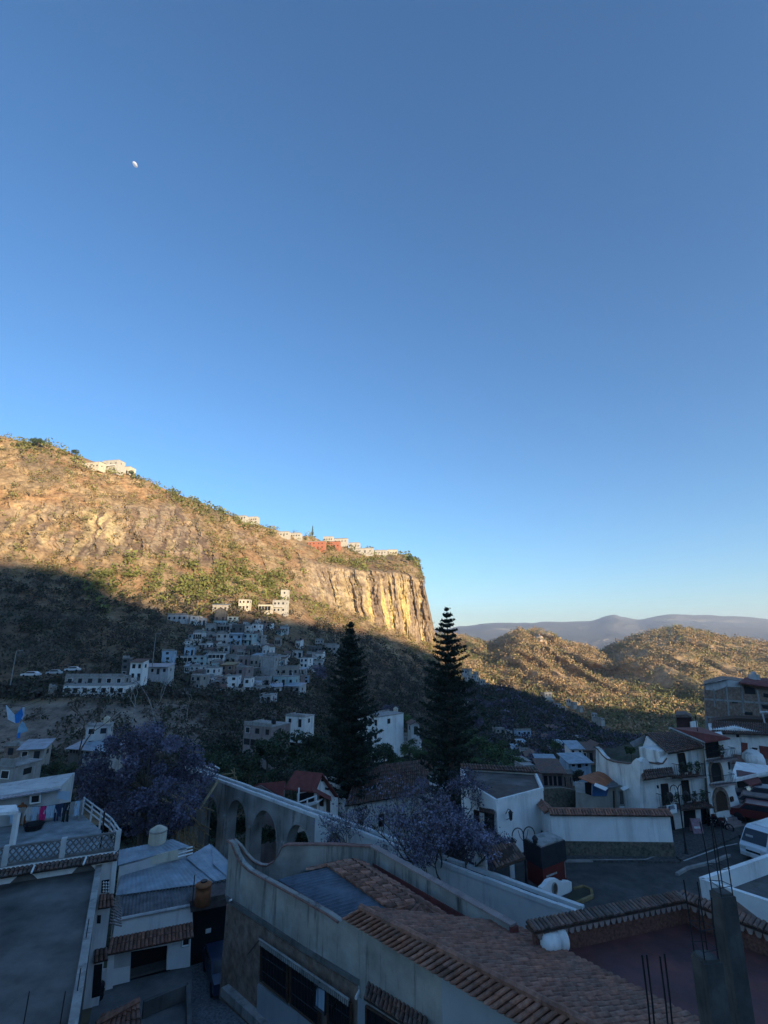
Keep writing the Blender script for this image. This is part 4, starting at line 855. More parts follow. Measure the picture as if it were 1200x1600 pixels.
b = MB(); panel(b, [(352, 1400), (470, 1478), (562, 1534), (562, 1541), (470, 1486), (353, 1409)], gl, .3, .10); bw(b, 'cornice', conc_d, gr)
b = MB(); panel(b, [(346, 1543), (402, 1594), (500, 1690), (500, 1712), (402, 1612), (344, 1556)], gl, .4, .3); bw(b, 'ledge', concrete, gr)
cp = MB(); coping(cp, [gl.pt(px, py, -.1)-Vector((0, 0, .02)) for px, py in topL[:10]], .34, .07); bw(cp, 'coping', terr, gr)
# barred windows with a fringed awning rail
for q, pix in enumerate([[(408, 1476), (449, 1502), (449, 1566), (407, 1532)], [(454, 1505), (498, 1533), (498, 1606), (454, 1570)], [(512, 1546), (548, 1568), (548, 1650), (512, 1616)]]):
    opening(gr, gl, pix, 'window', black, wood_d, 9, .03)
opening(gr, gl, [(493, 1538), (509, 1547), (508, 1585), (491, 1572)], 'window', HC['l'], iron, 0, .1)
b = MB(); b.bar(gl.pt(405, 1467, .35), gl.pt(545, 1562, .35), .045, 6)
for k in range(44):
    u = k/44; a_ = gl.pt(405+140*u, 1469+95*u, .34); c_ = gl.pt(405+140*(u+.016), 1469+95*(u+.016), .34); b.hexa([a_-Vector((0, 0, .2*(1 if k % 2 else .75))), c_-Vector((0, 0, .2*(1 if k % 2 else .75))), c_-gl.n*.01-Vector((0, 0, .2)), a_-gl.n*.01-Vector((0, 0, .2))], [a_, c_, c_-gl.n*.01, a_-gl.n*.01])
bw(b, 'awning_fringe', concrete, gr)
for px, py in [(405, 1467), (452, 1498), (500, 1532), (530, 1552)]:
    b = MB(); b.bar(gl.pt(px, py+2, .35), gl.pt(px+(-18 if px == 405 else -12), py+24, .05), .02, 5); b.bar(gl.pt(px, py+2, .35), gl.pt(px, py-4, -.05), .02, 5); bw(b, 'awning_arm', iron, gr)
# little tiled hood over the lower window
b = MB(); b.tiles(gl.pt(568, 1560, .75), gl.pt(664, 1622, .75), gl.pt(575, 1532, .02), gl.pt(668, 1592, .02), .2, .4); bw(b, 'hood', clay_d, gr)
opening(gr, gl, [(572, 1572), (650, 1620), (650, 1760), (572, 1700)], 'window', black, wood_d, 8, .04)
# rear and right parapets
GC = atZ(580, 1322, 4.2); GD = atZ(797, 1444, 4.2); gb = Pl(GA+Vector((.2, .2, 0)), GC); gd = Pl(GC, GD)
b = MB(); topB = [(366, 1312), (376, 1321), (386, 1335), (396, 1345), (408, 1351), (418, 1352), (428, 1346), (436, 1335), (441, 1323), (450, 1319), (520, 1319), (580, 1322)]
panel(b, topB+[(600, 1420), (420, 1430), (362, 1400)], gb, .2); bw(b, 'parapet', plaster_g, gr)
cp = MB(); coping(cp, [gb.pt(px, py, -.1)-Vector((0, 0, .02)) for px, py in topB], .32, .06); bw(cp, 'coping', terr, gr)
b = MB(); D = gd.at(0, 0, 0); L_ = (Vector((GD.x, GD.y, 0))-Vector((GC.x, GC.y, 0))).length; pl_ = gd
b.hexa([gd.at(0, 0, 2), gd.at(L_, 0, 2), gd.at(L_, -.22, 2), gd.at(0, -.22, 2)], [gd.at(0, 0, 4.15), gd.at(L_, 0, 4.15), gd.at(L_, -.22, 4.15), gd.at(0, -.22, 4.15)]); bw(b, 'parapet', plaster_g, gr)
cp = MB(); coping(cp, [gd.at(-.05, -.11, 4.15), gd.at(L_+.1, -.11, 4.15)], .36, .07); bw(cp, 'coping', HC['k'], gr)
b = MB(); b.hexa([gd.at(.2, .0, 2.6), gd.at(L_, .0, 2.6), gd.at(L_, .05, 2.6), gd.at(.2, .05, 2.6)], [gd.at(.2, .0, 3.45), gd.at(L_, .0, 3.62), gd.at(L_, .05, 3.62), gd.at(.2, .05, 3.45)]); b.hexa([gd.at(L_+.001, .06, 2.6), gd.at(L_+.2, .06, 2.6), gd.at(L_+.2, -.25, 2.6), gd.at(L_+.001, -.25, 2.6)], [gd.at(L_+.001, .06, 4.14), gd.at(L_+.2, .06, 4.14), gd.at(L_+.2, -.25, 4.14), gd.at(L_+.001, -.25, 4.14)]); bw(b, 'red_flashing', redroof, gr)
# low hipped roof inside the parapets: blue-grey sheet with loose barrel tiles
R0 = atZ(548, 1346, 3.75); R1 = atZ(650, 1412, 3.75); Lf0 = atZ(434, 1374, 2.95); Lf1 = atZ(545, 1440, 2.95); Rt0 = gd.at(.4, .05, 3.25); Rt1 = gd.at(L_-.1, .05, 3.25); En = atZ(640, 1440, 3.1)
deck = mat('blue_grey_roof_membrane', (.10, .125, .155), var=.25, scale=1.5, streak=0, rough=.55, bump=.01, bscale=6); deck2 = mat('grey_mortar_deck', (.22, .235, .24), var=.2, scale=1.5, bump=.012, bscale=9)
b = MB(); b.corrug(Lf0, Lf1, R0, R1, .3, .025); bw(b, 'roof', deck, gr)
b = MB(); slab(b, [R0, R1, Rt1, Rt0], .08); slab(b, [R0, Rt0, gb.pt(565, 1352, .02), gb.pt(470, 1360, .02)], .08); slab(b, [Lf1, En, R1], .08); slab(b, [En, Rt1, R1], .07); bw(b, 'roof', deck2, gr)
def P_(a, c, t): return Vector(a).lerp(Vector(c), t)
up = Vector((0, 0, .05)); b = MB()
b.tiles(P_(R0, Lf0, .34)+up, P_(R1, Lf1, .42)+up, R0+up, R1+up, .33, .42, under=False, jit=.09, vary=.4)
b.tiles(P_(R0, gb.pt(470, 1362), .78)+up, P_(R0, Lf0, .62)+up, R0+up*1.2, R0+Vector((.1, -.2, .06)), .24, .42, under=False, jit=.05, vary=.35)
b.tiles(P_(R1, Lf1, .55)+up, P_(R1, En, .9)+up, R1+up, R1+up+Vector((.15, -.1, 0)), .3, .42, under=False, jit=.07, vary=.35)
b.tiles(P_(R1, En, .9)+up, P_(R1, Rt1, .5)+up, R1+up+Vector((.15, -.1, 0)), R1+up+Vector((.2, .1, 0)), .25, .42, under=False, jit=.06, vary=.35)
b.tiles(P_(R0, Rt0, .5)+up, P_(R1, Rt1, .38)+up, R0+up*1.5, R1+up*1.5, .36, .42, under=False, jit=.1, vary=.4); bw(b, 'loose_tiles', clay, gr)
# long tiled roof running to the lower right
T0 = Vector((-.96, 23.4, 4.5)); T1 = Vector((7.9, 15.45, 4.5)); El0 = gl.at((Vector((-1.46, 24.07, 0))-gl.P).dot(gl.D)-.1, .28, 3.9); El1 = gl.at((El0-gl.P).dot(gl.D)+13.5, .28, 3.9); T1 = Vector((8.6, 14.45, 4.5))
b = MB(); b.tiles(El0, El1, T0, T1, .26, .45, jit=.012, vary=.25); bw(b, 'roof', clay, gr)
Er0 = Vector((5.15, 23.75, 3.75)); Er1 = Vector((11.2, 16.6, 3.7)); b = MB(); b.tiles(Er0, Er1, T0, T1, .33, .6, r=.115, jit=.008, vary=.16); bw(b, 'roof', clay, gr)
b = MB(); n = 30
for k in range(n): b.bar(T0.lerp(T1, k/n)+up*.6, T0.lerp(T1, (k+1.08)/n)+up*(.5+random.random()*.5), .13, 7, .115, 1+random.uniform(-.25, .2))
bw(b, 'ridge_tiles', clay, gr)
b = MB(); b.hexa([Er0-Vector((.3, 0, 3)), Er1-Vector((.3, 0, 3)), T1-Vector((0, 0, 3)), T0-Vector((0, 0, 3))], [Er0-Vector((.3, 0, .1)), Er1-Vector((.3, 0, .1)), T1-Vector((0, 0, .1)), T0-Vector((0, 0, .1))]); bw(b, 'gable_wall', plaster_g, gr)
b = MB(); b.bar(gl.pt(358, 1408, -.1), gl.pt(371, 1402, .2)+gl.n*.35, .05, 7); bw(b, 'rain_spout', white2, gr)
b = MB(); b.bar(gl.pt(563, 1546, -.1), gl.pt(556, 1560, .3), .06, 7); bw(b, 'rain_spout', white2, gr)
# ===== red roof terrace to the right
rr = thing('red_roof_house', 'building with a dark red flat roof behind a scalloped tiled parapet, lower right', 'building', (10., 19., -4))
ZF = 3.62; RA = atZ(836, 1447, 4.6); RB = atZ(1068, 1400, 4.6); RC = RB + (atZ(1200, 1450, 4.6)-RB)*1.6
b = MB(); slab(b, [Vector((RA.x, RA.y, ZF)), Vector((3.2, 22.6, ZF)), Vector((7.5, 15, ZF-.0)), Vector((16, 13, ZF)), Vector((RC.x, RC.y, ZF)), Vector((RB.x, RB.y, ZF))][::-1], 5.0); bw(b, 'roof', redslab, rr)
for a_, c_ in ((RA, RB), (RB, RC)):
    p = Pl(a_, c_); L = (c_-a_).length; s = 1 if (Vector((12, 18, 0))-a_).dot(p.n) > 0 else -1
    f = MB(); f.hexa([p.at(0, 0, ZF), p.at(L, 0, ZF), p.at(L, -.25, ZF-2), p.at(0, -.25, ZF-2)], [p.at(0, 0, 4.35), p.at(L, 0, 4.35), p.at(L, -.25, 4.35), p.at(0, -.25, 4.35)]); bw(f, 'parapet', mat('red_brown_brick', (.17, .075, .055), var=.35, scale=9, bump=.01, bscale=30), rr)
    f = MB(); n = int(L/.27)
    for k in range(n):
        x = L*(k+.5)/n; f.hexa([p.at(x-.095, 0, 4.28), p.at(x-.05, 0, 4.2), p.at(x+.05, 0, 4.2), p.at(x+.095, 0, 4.28), p.at(x+.135, 0, 4.42), p.at(x-.135, 0, 4.42)], [p.at(x-.095, .12, 4.28), p.at(x-.05, .12, 4.2), p.at(x+.05, .12, 4.2), p.at(x+.095, .12, 4.28), p.at(x+.135, .12, 4.42), p.at(x-.135, .12, 4.42)])
    bw(f, 'scalloped_trim', HC['k'], rr)
    f = MB(); f.hexa([p.at(-.2, .2, 4.43), p.at(L, .2, 4.43), p.at(L, -.35, 4.43), p.at(-.2, -.35, 4.43)], [p.at(-.2, .2, 4.5), p.at(L, .2, 4.5), p.at(L, -.35, 4.5), p.at(-.2, -.35, 4.5)], .5)
    f.tiles(p.at(-.2, .22, 4.51), p.at(L, .22, 4.51), p.at(-.2, -.3, 4.66), p.at(L, -.3, 4.66), .17, .4, jit=.03, vary=.35); bw(f, 'coping_tiles', clay_d, rr)
# fallen white tank on the red roof corner
wt = thing('water_tank', 'white plastic tank lying on its side against the red roof parapet', 'water tank', tuple(atZ(865, 1490, ZF))); k = MB(); k.lathe([(.12, -.55), (.30, -.52), (.36, -.35), (.36, .1), (.33, .14), (.40, .18), (.40, .42), (.36, .5), (.1, .52)], 20, (0, 0, .4), 'X'); o = k.build('barrel', white2, wt, True); wt.rotation_euler[2] = .35
# ===== unfinished columns and starter bars close to the viewer
def column(px, py, d, wd, zt, label, low=6.5):
    r = ray(px, py); p = Vector((r.x*d, r.y*d, CH+r.z*d)); t = thing('concrete_column', label, 'column', (p.x, p.y, low), .12)
    h = p.z-low; b = MB(); b.box(-wd/2, wd/2, -wd/2, wd/2, 0, h-.03); b.box(-wd/2+.02, wd/2-.02, -wd/2+.02, wd/2-.02, h-.03, h); b.build('shaft', mat('stained_column_concrete', (.085, .085, .08), var=.3, scale=2.5, streak=4, dark=.5, bump=.01, bscale=20), t)
    for k, (x, y) in enumerate([(-.09, -.09), (.09, -.09), (.09, .09), (-.09, .09)]):
        MB().tube([(x, y, h-.2), (x*1.02, y, h+zt*.5), (x+random.uniform(-.03, .03), y+random.uniform(-.03, .03), h+zt*random.uniform(.85, 1.05))], .0085, 5).build('rebar', iron, t)
    ring = MB()
    for z in (.08, .3): ring.tube([(-.1, -.1, h+z), (.1, -.1, h+z+.02), (.1, .1, h+z), (-.1, .1, h+z+.02), (-.1, -.1, h+z)], .005, 4)
    ring.build('stirrup', iron, t); return t
column(1128, 1392, 7.2, .23, .95, 'tall unfinished concrete column with rusty starter bars, lower right', 6)
column(1103, 1492, 6.1, .24, .75, 'shorter concrete column standing just left of the tall one', 6)
t = thing('rebar_cluster', 'bare rusty starter bars standing alone before the tiled roof', 'rebar', tuple(atY(1022, 1640, 7.2)))
p0 = t.location.copy()
for px, py in [(1003, 1492), (1010, 1491), (1031, 1494), (1038, 1490)]:
    a_ = atY(px+16, 1640, 7.2+random.uniform(-.1, .1))-p0; c_ = atY(px, py, 7.2+random.uniform(-.1, .1))-p0; MB().tube([a_, a_.lerp(c_, .5)+Vector((.01, 0, 0)), c_], .011, 5).build('rebar', iron, t)
lb = thing('roof_slab', 'grey concrete slab edge beside the tall column, lower right corner', 'slab', (6.9, 8.2, 9.4)); b = MB(); b.box(0, 3, -.5, .2, 0, .2); b.box(0, 3, -.6, .1, -.6, -.35); b.build('slab', conc_d, lb)
# ===== white parapet roof at the right edge
wr = thing('white_parapet_house', 'flat grey roof framed by clean white parapets at the right edge', 'building', (18, 27, 0)); Z = 3.5
O = atZ(1096, 1374, Z); Q1 = O + (atZ(1200, 1338, Z)-O)*1.5; Q2 = O + (atZ(1200, 1408, Z)-O)*1.5; Q3 = Q1+(Q2-O)
b = MB(); slab(b, [Vector((p.x, p.y, Z-.75)) for p in (O, Q2, Q3, Q1)], 4); bw(b, 'roof', conc_d, wr)
for a_, c_ in ((O, Q1), (O, Q2)): b = MB(); coping(b, [Vector((a_.x, a_.y, -1)), Vector((c_.x, c_.y, -1))], .2, 4.5); bw(b, 'parapet', white2, wr)
b = MB(); 
for a_, c_ in ((O, Q1), (O, Q2)): coping(b, [a_+Vector((0, 0, .003)), c_+Vector((0, 0, .003))], .24, .05)
bw(b, 'coping', white2, wr)
ch = thing('small_chimney', 'small tiled chimney cap between the tall column and white parapet', 'chimney', tuple(atZ(1150, 1440, 4))); b = MB(); b.box(-.35, .35, -.35, .35, -2, .35); b.build('stack', concrete, ch); MB().hexa([(-.6, -.6, .36), (.6, -.6, .36), (.6, .6, .36), (-.6, .6, .36)], [(-.1, -.1, .75), (.1, -.1, .75), (.1, .1, .75), (-.1, .1, .75)]).build('cap', clay_d, ch)
# ===== left: dark flat roof close by
ra = thing('flat_roof_house', 'large dark flat roof filling the lower left corner', 'building', (-20, 24, -4)); Z = 2.5
q = [atZ(158, 1349, Z), atZ(-60, 1379, Z), Vector((-34, 19, Z)), Vector((-24, 10, Z)), Vector((-6.7, 13, Z)), atZ(119, 1600, Z)]
b = MB(); slab(b, q, 6.6); bw(b, 'roof', mat('dark_roof_felt', (.095, .092, .085), var=.35, scale=.45, col2=(.15, .145, .135), c2amt=.7, c2scale=.5, rough=.8, bump=.01, bscale=5), ra)
b = MB(); coping(b, [q[0]+Vector((-.1, 0, .002)), q[5]+Vector((-.1, 0, .002)), q[4]+Vector((-.1, 0, .002))], .3, .22); coping(b, [q[1]+Vector((0, 0, .002)), q[0]+Vector((-.3, .0, .002))], .25, .12); bw(b, 'kerb', concrete, ra)
for px, py0, py1 in [(136, 1402, 1475), (122, 1500, 1560), (97, 1580, 1600), (40, 1590, 1600)]:
    a_ = atZ(px-3, py1, Z); b = MB(); b.tube([a_, a_+Vector((.02, .02, .9))], .02, 5); bw(b, 'starter_bar', iron, ra)
# ===== terrace house with the laundry
TA = atZ(0, 1356, 3.3); TB = atZ(183, 1329, 3.3); tp = Pl(TA, TB); TA = tp.at(-4, 0, 3.3); Lt = (TB-tp.at(0, 0, 3.3)).length
th_ = thing('terrace_house', 'white house with a laundry terrace behind a lattice balustrade, left edge', 'house', (-19, 33, -4))
T3 = atZ(128, 1273, 3.3); T4 = atZ(20, 1283, 3.3)+Vector((-6, 1, 0)); Tm = atZ(170, 1308, 3.3)
def v0(p, z): return Vector((p.x, p.y, z))
b = MB(); slab(b, [v0(p, 3.29) for p in (TA, TB, Tm, T3, T4)], 7.3); bw(b, 'wall', white2, th_)
b = MB(); slab(b, [v0(p, 3.33) for p in (TA, TB, Tm, T3, T4)], .035); bw(b, 'terrace_floor', mat('worn_terrace_cement', (.22, .245, .25), var=.35, scale=.8, col2=(.34, .37, .38), c2amt=.7, c2scale=.6, bump=.005, bscale=8), th_)
# front balustrade: lattice blocks between piers
n0 = -4.0
def lattice(p0, p1, z0, z1, root, nm='balustrade'):
    b = MB(); L = (p1-p0).length; d = (p1-p0)/L; nrm = Vector((d.y, -d.x, 0)); k = int(L/.28); h = z1-z0; rows = 2
    for i in range(k):
        for r in range(rows):
            x = L*(i+.5)/k; z = z0+.08+(h-.16)*(r+.5)/rows; wv = L/k*.5; hv = (h-.16)/rows*.5
            for s in (-1, 1):
                a_ = p0+d*(x-wv); c_ = p0+d*(x+wv); a_.z = z-hv*s; c_.z = z+hv*s; b.bar(a_, c_, .035, 4)
    for z in (z0, z1-.08): b.hexa([v0(p0-nrm*.08, z), v0(p1-nrm*.08, z), v0(p1+nrm*.08, z), v0(p0+nrm*.08, z)], [v0(p0-nrm*.08, z+.08), v0(p1-nrm*.08, z+.08), v0(p1+nrm*.08, z+.08), v0(p0+nrm*.08, z+.08)])
    return bw(b, nm, mat('grey_lattice_block', (.17, .165, .155), var=.2, scale=2), root)
xs = [tp.sx(5, 1357), tp.sx(96, 1341), tp.sx(182, 1330)]
lattice(tp.at(xs[0], -.1), tp.at(xs[1], -.1), 3.36, 4.25, th_); lattice(tp.at(xs[1], -.1), tp.at(xs[2], -.1), 3.36, 4.25, th_); lattice(tp.at(xs[0]-4, -.1), tp.at(xs[0], -.1), 3.36, 4.25, th_)
for x in xs: b = MB(); b.hexa([tp.at(x-.13, .03, 3.34), tp.at(x+.13, .03, 3.34), tp.at(x+.13, -.25, 3.34), tp.at(x-.13, -.25, 3.34)], [tp.at(x-.13, .03, 4.3), tp.at(x+.13, .03, 4.3), tp.at(x+.13, -.25, 4.3), tp.at(x-.13, -.25, 4.3)]); bw(b, 'pier', HC['p'], th_)
b = MB(); b.tiles(tp.at(-4, .5, 2.98), tp.at(xs[2]+.1, .5, 2.98), tp.at(-4, .01, 3.2), tp.at(xs[2]+.1, .01, 3.2), .2, .35); bw(b, 'eave_tiles', clay_d, th_)
for px, py in [(52, 1358), (133, 1345)]: b = MB(); b.bar(tp.pt(px+2, py-6, .3), tp.pt(px-3, py+6, .75), .05, 6); bw(b, 'rain_spout', white2, th_)
for px0, px1 in [(18, 62), (112, 150)]:   # shallow arches under the eave
    x0, x1 = tp.sx(px0, 1366), tp.sx(px1, 1350); b = MB(); pts = [tp.at(x0+(x1-x0)*i/8, .012, 2.5+.42*sin(pi*i/8)) for i in range(9)]; b.hexa([p-tp.n*.03 for p in pts], pts); bw(b, 'arched_recess', conc_d, th_)
# right return rail: pipes
for A_, B_ in ((TB, Tm), (Tm, T3)):
    b = MB(); n = max(2, int((B_-A_).length/1.6))
    for z in (.45, .75, 1.02): b.bar(v0(A_, 3.33+z), v0(B_, 3.33+z), .045, 5)
    for i in range(n+1): p = A_.lerp(B_, i/n); b.bar(v0(p, 3.3), v0(p, 4.4), .06, 5)
    bw(b, 'railing', HC['p'], th_)
# pilaster, small tiled hoods and checker balustrade down the visible strip of front wall
b = MB(); panel(b, [(177, 1333), (184.5, 1332), (178, 1396), (171, 1397)], tp, .1, .1); bw(b, 'pilaster', white2, th_)
b = MB(); b.tiles(tp.pt(153, 1421, .55), tp.pt(178, 1417, .55), tp.pt(156, 1398, .02), tp.pt(177, 1395, .02), .19, .32); bw(b, 'hood', clay, th_)
b = MB(); b.tiles(tp.pt(146, 1506, .55), tp.pt(169, 1500, .55), tp.pt(148, 1484, .02), tp.pt(168, 1480, .02), .19, .32); bw(b, 'hood', clay_d, th_)
opening(th_, tp, [(159, 1376), (171, 1374), (169.5, 1394), (158, 1396)], 'vent_screen', black); b = MB()
for i in range(3):
    for j in range(4): b.bar(tp.pt(161+i*4, 1378+j*4.6, .06), tp.pt(162.5+i*4, 1380+j*4.6, .06), .05, 4)
bw(b, 'screen_studs', white2, th_)
o = opening(th_, tp, [(152, 1430), (158, 1430), (157, 1443), (151, 1443)], 'niche', black)
opening(th_, tp, [(147, 1508), (160, 1506), (157, 1556), (143, 1560)], 'door', black)
# portico and sheet-roofed room at the back of the terrace
sp = Pl(atZ(0, 1297, 3.33), atZ(128, 1273, 3.33))
b = MB(); pA = atZ(-60, 1262, 6.0); b.hexa([v0(atZ(-60, 1300, 3.33), 3.34), v0(atZ(88, 1281, 3.33), 3.34), v0(atZ(88, 1281, 3.33)+Vector((-1.2, 3.5, 0)), 3.34), v0(atZ(-60, 1300, 3.33)+Vector((-1.2, 3.5, 0)), 3.34)], [v0(atZ(-60, 1300, 3.33), 5.1), v0(atZ(88, 1281, 3.33), 5.4), v0(atZ(88, 1281, 3.33)+Vector((-1.2, 3.5, 0)), 5.4), v0(atZ(-60, 1300, 3.33)+Vector((-1.2, 3.5, 0)), 5.1)]); bw(b, 'rooftop_room', HC['p'], th_)
b = MB(); b.corrug(sp.pt(-60, 1258, .6), sp.pt(97, 1233, .6), sp.pt(-60, 1250, -2.4), sp.pt(90, 1224, -2.4), .2, .025); bw(b, 'sheet_roof', zinc, th_)
opening(th_, sp, [(48, 1243), (63, 1241), (62, 1254), (47, 1256)], 'window', black, white2, 0, .03)
b = MB(); pz = [atZ(19, 1321, 3.33), atZ(-40, 1326, 3.33)]
for p in pz: b.box(p.x-.12, p.x+.12, p.y-.12, p.y+.12, 3.33, 5.0)
b.hexa([v0(pz[0]+Vector((.15, -.15, 0)), 5.01), v0(pz[0]+Vector((-.9, 1.1, 0)), 5.01), v0(pz[1]+Vector((-.9, 1.1, 0)), 5.01), v0(pz[1]+Vector((0, -.15, 0)), 5.01)], [v0(pz[0]+Vector((.15, -.15, 0)), 5.17), v0(pz[0]+Vector((-.9, 1.1, 0)), 5.17), v0(pz[1]+Vector((-.9, 1.1, 0)), 5.17), v0(pz[1]+Vector((0, -.15, 0)), 5.17)]); bw(b, 'portico', white2, th_)
# laundry on the line
ln = Pl(atZ(30, 1290, 3.33), atZ(128, 1279, 3.33)); l0 = ln.pt(22, 1262, .4); l1 = ln.pt(128, 1250, .4)
t = thing('clothes_line', 'clothes line strung across the back of the laundry terrace', 'clothes line', tuple(l0)); b = MB(); b.tube([l0, l0.lerp(l1, .5)-Vector((0, 0, .12)), l1], .012, 4); bw(b, 'rope', iron, t); b = MB(); b.bar(l1, l1-Vector((0, 0, 1.9)), .08, 5); bw(b, 'post', concrete, t)
cl = [(24, 10, 'l', .9, 'pale blue shirt, first on the clothes line from the left'), (35, 9, 'e', 1.0, 'beige trousers on the clothes line'), (46, 7, 'p', .8, 'light grey shirt hanging left of the bright pink dress'), (55, 7, 'l', .85, 'small pale blue top beside the bright pink dress'), (68, 9, 'M', 1.25, 'bright pink dress on the clothes line'), (79, 11, 'l', .75, 'light blue and white shirt right of the pink dress'), (90, 7, 'n', 1.0, 'navy trousers in the middle of the washing'), (98, 8, 'n', .8, 'dark jumper beside the navy trousers'), (105, 10, 'k2', 1.15, 'black trousers hung by the waistband'), (114, 8, 'g', .8, 'grey shirt near the right end of the line'), (122, 8, 'l', .9, 'pale towel last on the line beside the post')]
cm = {'M': mat('pink_cloth', (.55, .03, .16), var=.1, scale=4), 'n': mat('navy_cloth', (.03, .045, .09), var=.2), 'k2': mat('black_cloth', (.015, .02, .02), var=.2), 'l': HC['l'], 'e': HC['e'], 'p': HC['p'], 'g': concrete}
for px, wpx, c, L, lab in cl:
    u = (px-22)/106; a_ = l0.lerp(l1, u)-Vector((0, 0, .12*(1-abs(2*u-1)))); dd = (l1-l0).normalized(); wm = wpx*31/F; ns = 7; b = MB(); nr = Vector((dd.y, -dd.x, 0)); prs = 'trousers' in lab; rows = []
    for j in range(4):
        z = -L*j/3; wj = wm*(1+.12*sin(j*2.1)); rows.append([a_+dd*(wj*(i/ns-.5))+nr*(.03*sin(i*2.3+j))+Vector((0, 0, z+(.04*sin(i*1.7) if j == 3 else 0))) for i in range(ns+1)])
    for j in range(3):
        for i in range(ns):
            if prs and j > 0 and i == ns//2: continue
            q = [rows[j][i], rows[j][i+1], rows[j+1][i+1], rows[j+1][i]]; b.hexa([p-nr*.012 for p in q], q)
    if 'shirt' in lab or 'top' in lab or 'jumper' in lab:
        for s in (-1, 1): e = a_+dd*(s*wm*.5); q = [e, e+dd*s*.16-Vector((0, 0, .45)), e+dd*s*.04-Vector((0, 0, .5)), e-Vector((0, 0, .2))]; b.hexa([p-nr*.012 for p in q], q)
    kind = [w_ for w_ in ('shirt', 'trousers', 'top', 'dress', 'jumper', 'towel') if w_ in lab][0]; o = b.build(kind, cm[c]); tag(o, lab, kind, 'washing on the clothes line')
b = MB(); c0 = ln.pt(90, 1236, -.3); c1 = ln.pt(110, 1237, -.3); o = b.hexa([c0, c1, c1-Vector((.05, 0, .55)), c0-Vector((0, 0, .45))], [p-ln.n*.03 for p in (c0, c1, c1-Vector((.05, 0, .55)), c0-Vector((0, 0, .45)))]).build('sheet', HC['l']); tag(o, 'folded pale bed sheet hanging above the dark clothes on the terrace', 'sheet')
t = thing('gas_tank', 'rusty orange gas cylinder beside the portico post', 'gas tank', tuple(atZ(30, 1288, 3.33))); MB().lathe([(.3, 0), (.36, .1), (.36, .95), (.25, 1.15), (.1, 1.2), (.1, 1.3)], 14).build('barrel', mat('rust_orange_paint', (.33, .12, .05), var=.2, scale=3), t, True)
b = MB(); bx = atZ(52, 1296, 3.33); t = thing('laundry_basket', 'black tub on the terrace floor beneath the laundry', 'tub', tuple(bx)); MB().lathe([(.45, 0), (.6, .35), (.55, .35), (.42, .08)], 16).build('bowl', black, t)
# ===== utility pole with wires by the terrace
t = thing('utility_pole', 'dark thin pole in front of the lattice balustrade', 'pole', tuple(atZ(152, 1353, 2.5))); hp = atY(155, 1268, t.location.y).z-2.5; MB().tube([(0, 0, 0), (.05, 0, hp*.5), (.02, 0, hp)], .05, 6).build('pole', iron, t)
# ===== garage house
gA = atZ(175, 1543, -4); gB = atZ(298, 1510, -4); gp = Pl(gA, gB); gL = (gB-gA).length
gh = thing('garage_house', 'white house with a dark garage opening under a tiled awning', 'house', (-13.5, 35, -4)); zt = -.75
for pix, mm2 in [([(180, 1441), (300, 1417), (302, 1452), (174, 1476)], white2), ([(172, 1490), (205, 1484), (203, 1534), (168, 1542)], HC['p']), ([(262, 1474), (298, 1468), (297, 1511), (260, 1516)], white2), ([(205, 1484), (262, 1474), (262, 1477), (205, 1487)], white2)]:
    b = MB(); panel(b, pix, gp, .3); bw(b, 'wall', mm2, gh)
b = MB(); panel(b, [(160, 1518), (203, 1510), (202, 1534), (157, 1545)], gp, .3, .03); bw(b, 'dado', white2, gh)
b = MB(); panel(b, [(169, 1490), (179, 1488), (176, 1545), (164, 1548)], gp, .3, .12); bw(b, 'pillar', white2, gh)
b = MB(); panel(b, [(200, 1482), (266, 1470), (266, 1520), (198, 1540)], gp, .1, -1.2); bw(b, 'garage_interior', black, gh)
opening(gh, gp, [(285, 1466), (297, 1464), (296, 1477), (284, 1479)], 'window', black, white2, 0, .03)
b = MB(); b.tiles(gp.pt(167, 1493, .75), gp.pt(303, 1465, .75), gp.pt(173, 1466, .02), gp.pt(301, 1441, .02), .2, .42); bw(b, 'awning', clay, gh)
b = MB(); b.bar(gp.pt(178, 1438, .12), gp.pt(300, 1414, .12), .09, 6); bw(b, 'gutter', HC['p'], gh)
b = MB(); b.corrug(gp.pt(180, 1437, .1), gp.pt(298, 1412, .1), atZ(188, 1400, -.5), atZ(290, 1383, -.5), .2, .035); b.corrug(gp.pt(298, 1412, .1), atZ(356, 1402, -.75), atZ(290, 1383, -.5), atZ(357, 1372, -.5), .2, .035); bw(b, 'roof', zinc_d, gh)
b = MB(); b.hexa([v0(gp.at(0, -.35), -4), v0(gp.at(gL, -.35), -4), v0(gp.at(gL, -5), -4), v0(gp.at(0, -5), -4)], [v0(gp.at(0, -.35), -3.9), v0(gp.at(gL, -.35), -3.9), v0(gp.at(gL, -5), -3.9), v0(gp.at(0, -5), -3.9)]); bw(b, 'floor', conc_d, gh)
b = MB()
for k in range(9): b.bar(atZ(176-k*.6, 1402+k*5, .3), atZ(190, 1415+k*4, -.1), .035, 4)
bw(b, 'pergola_slats', HC['k'], gh)
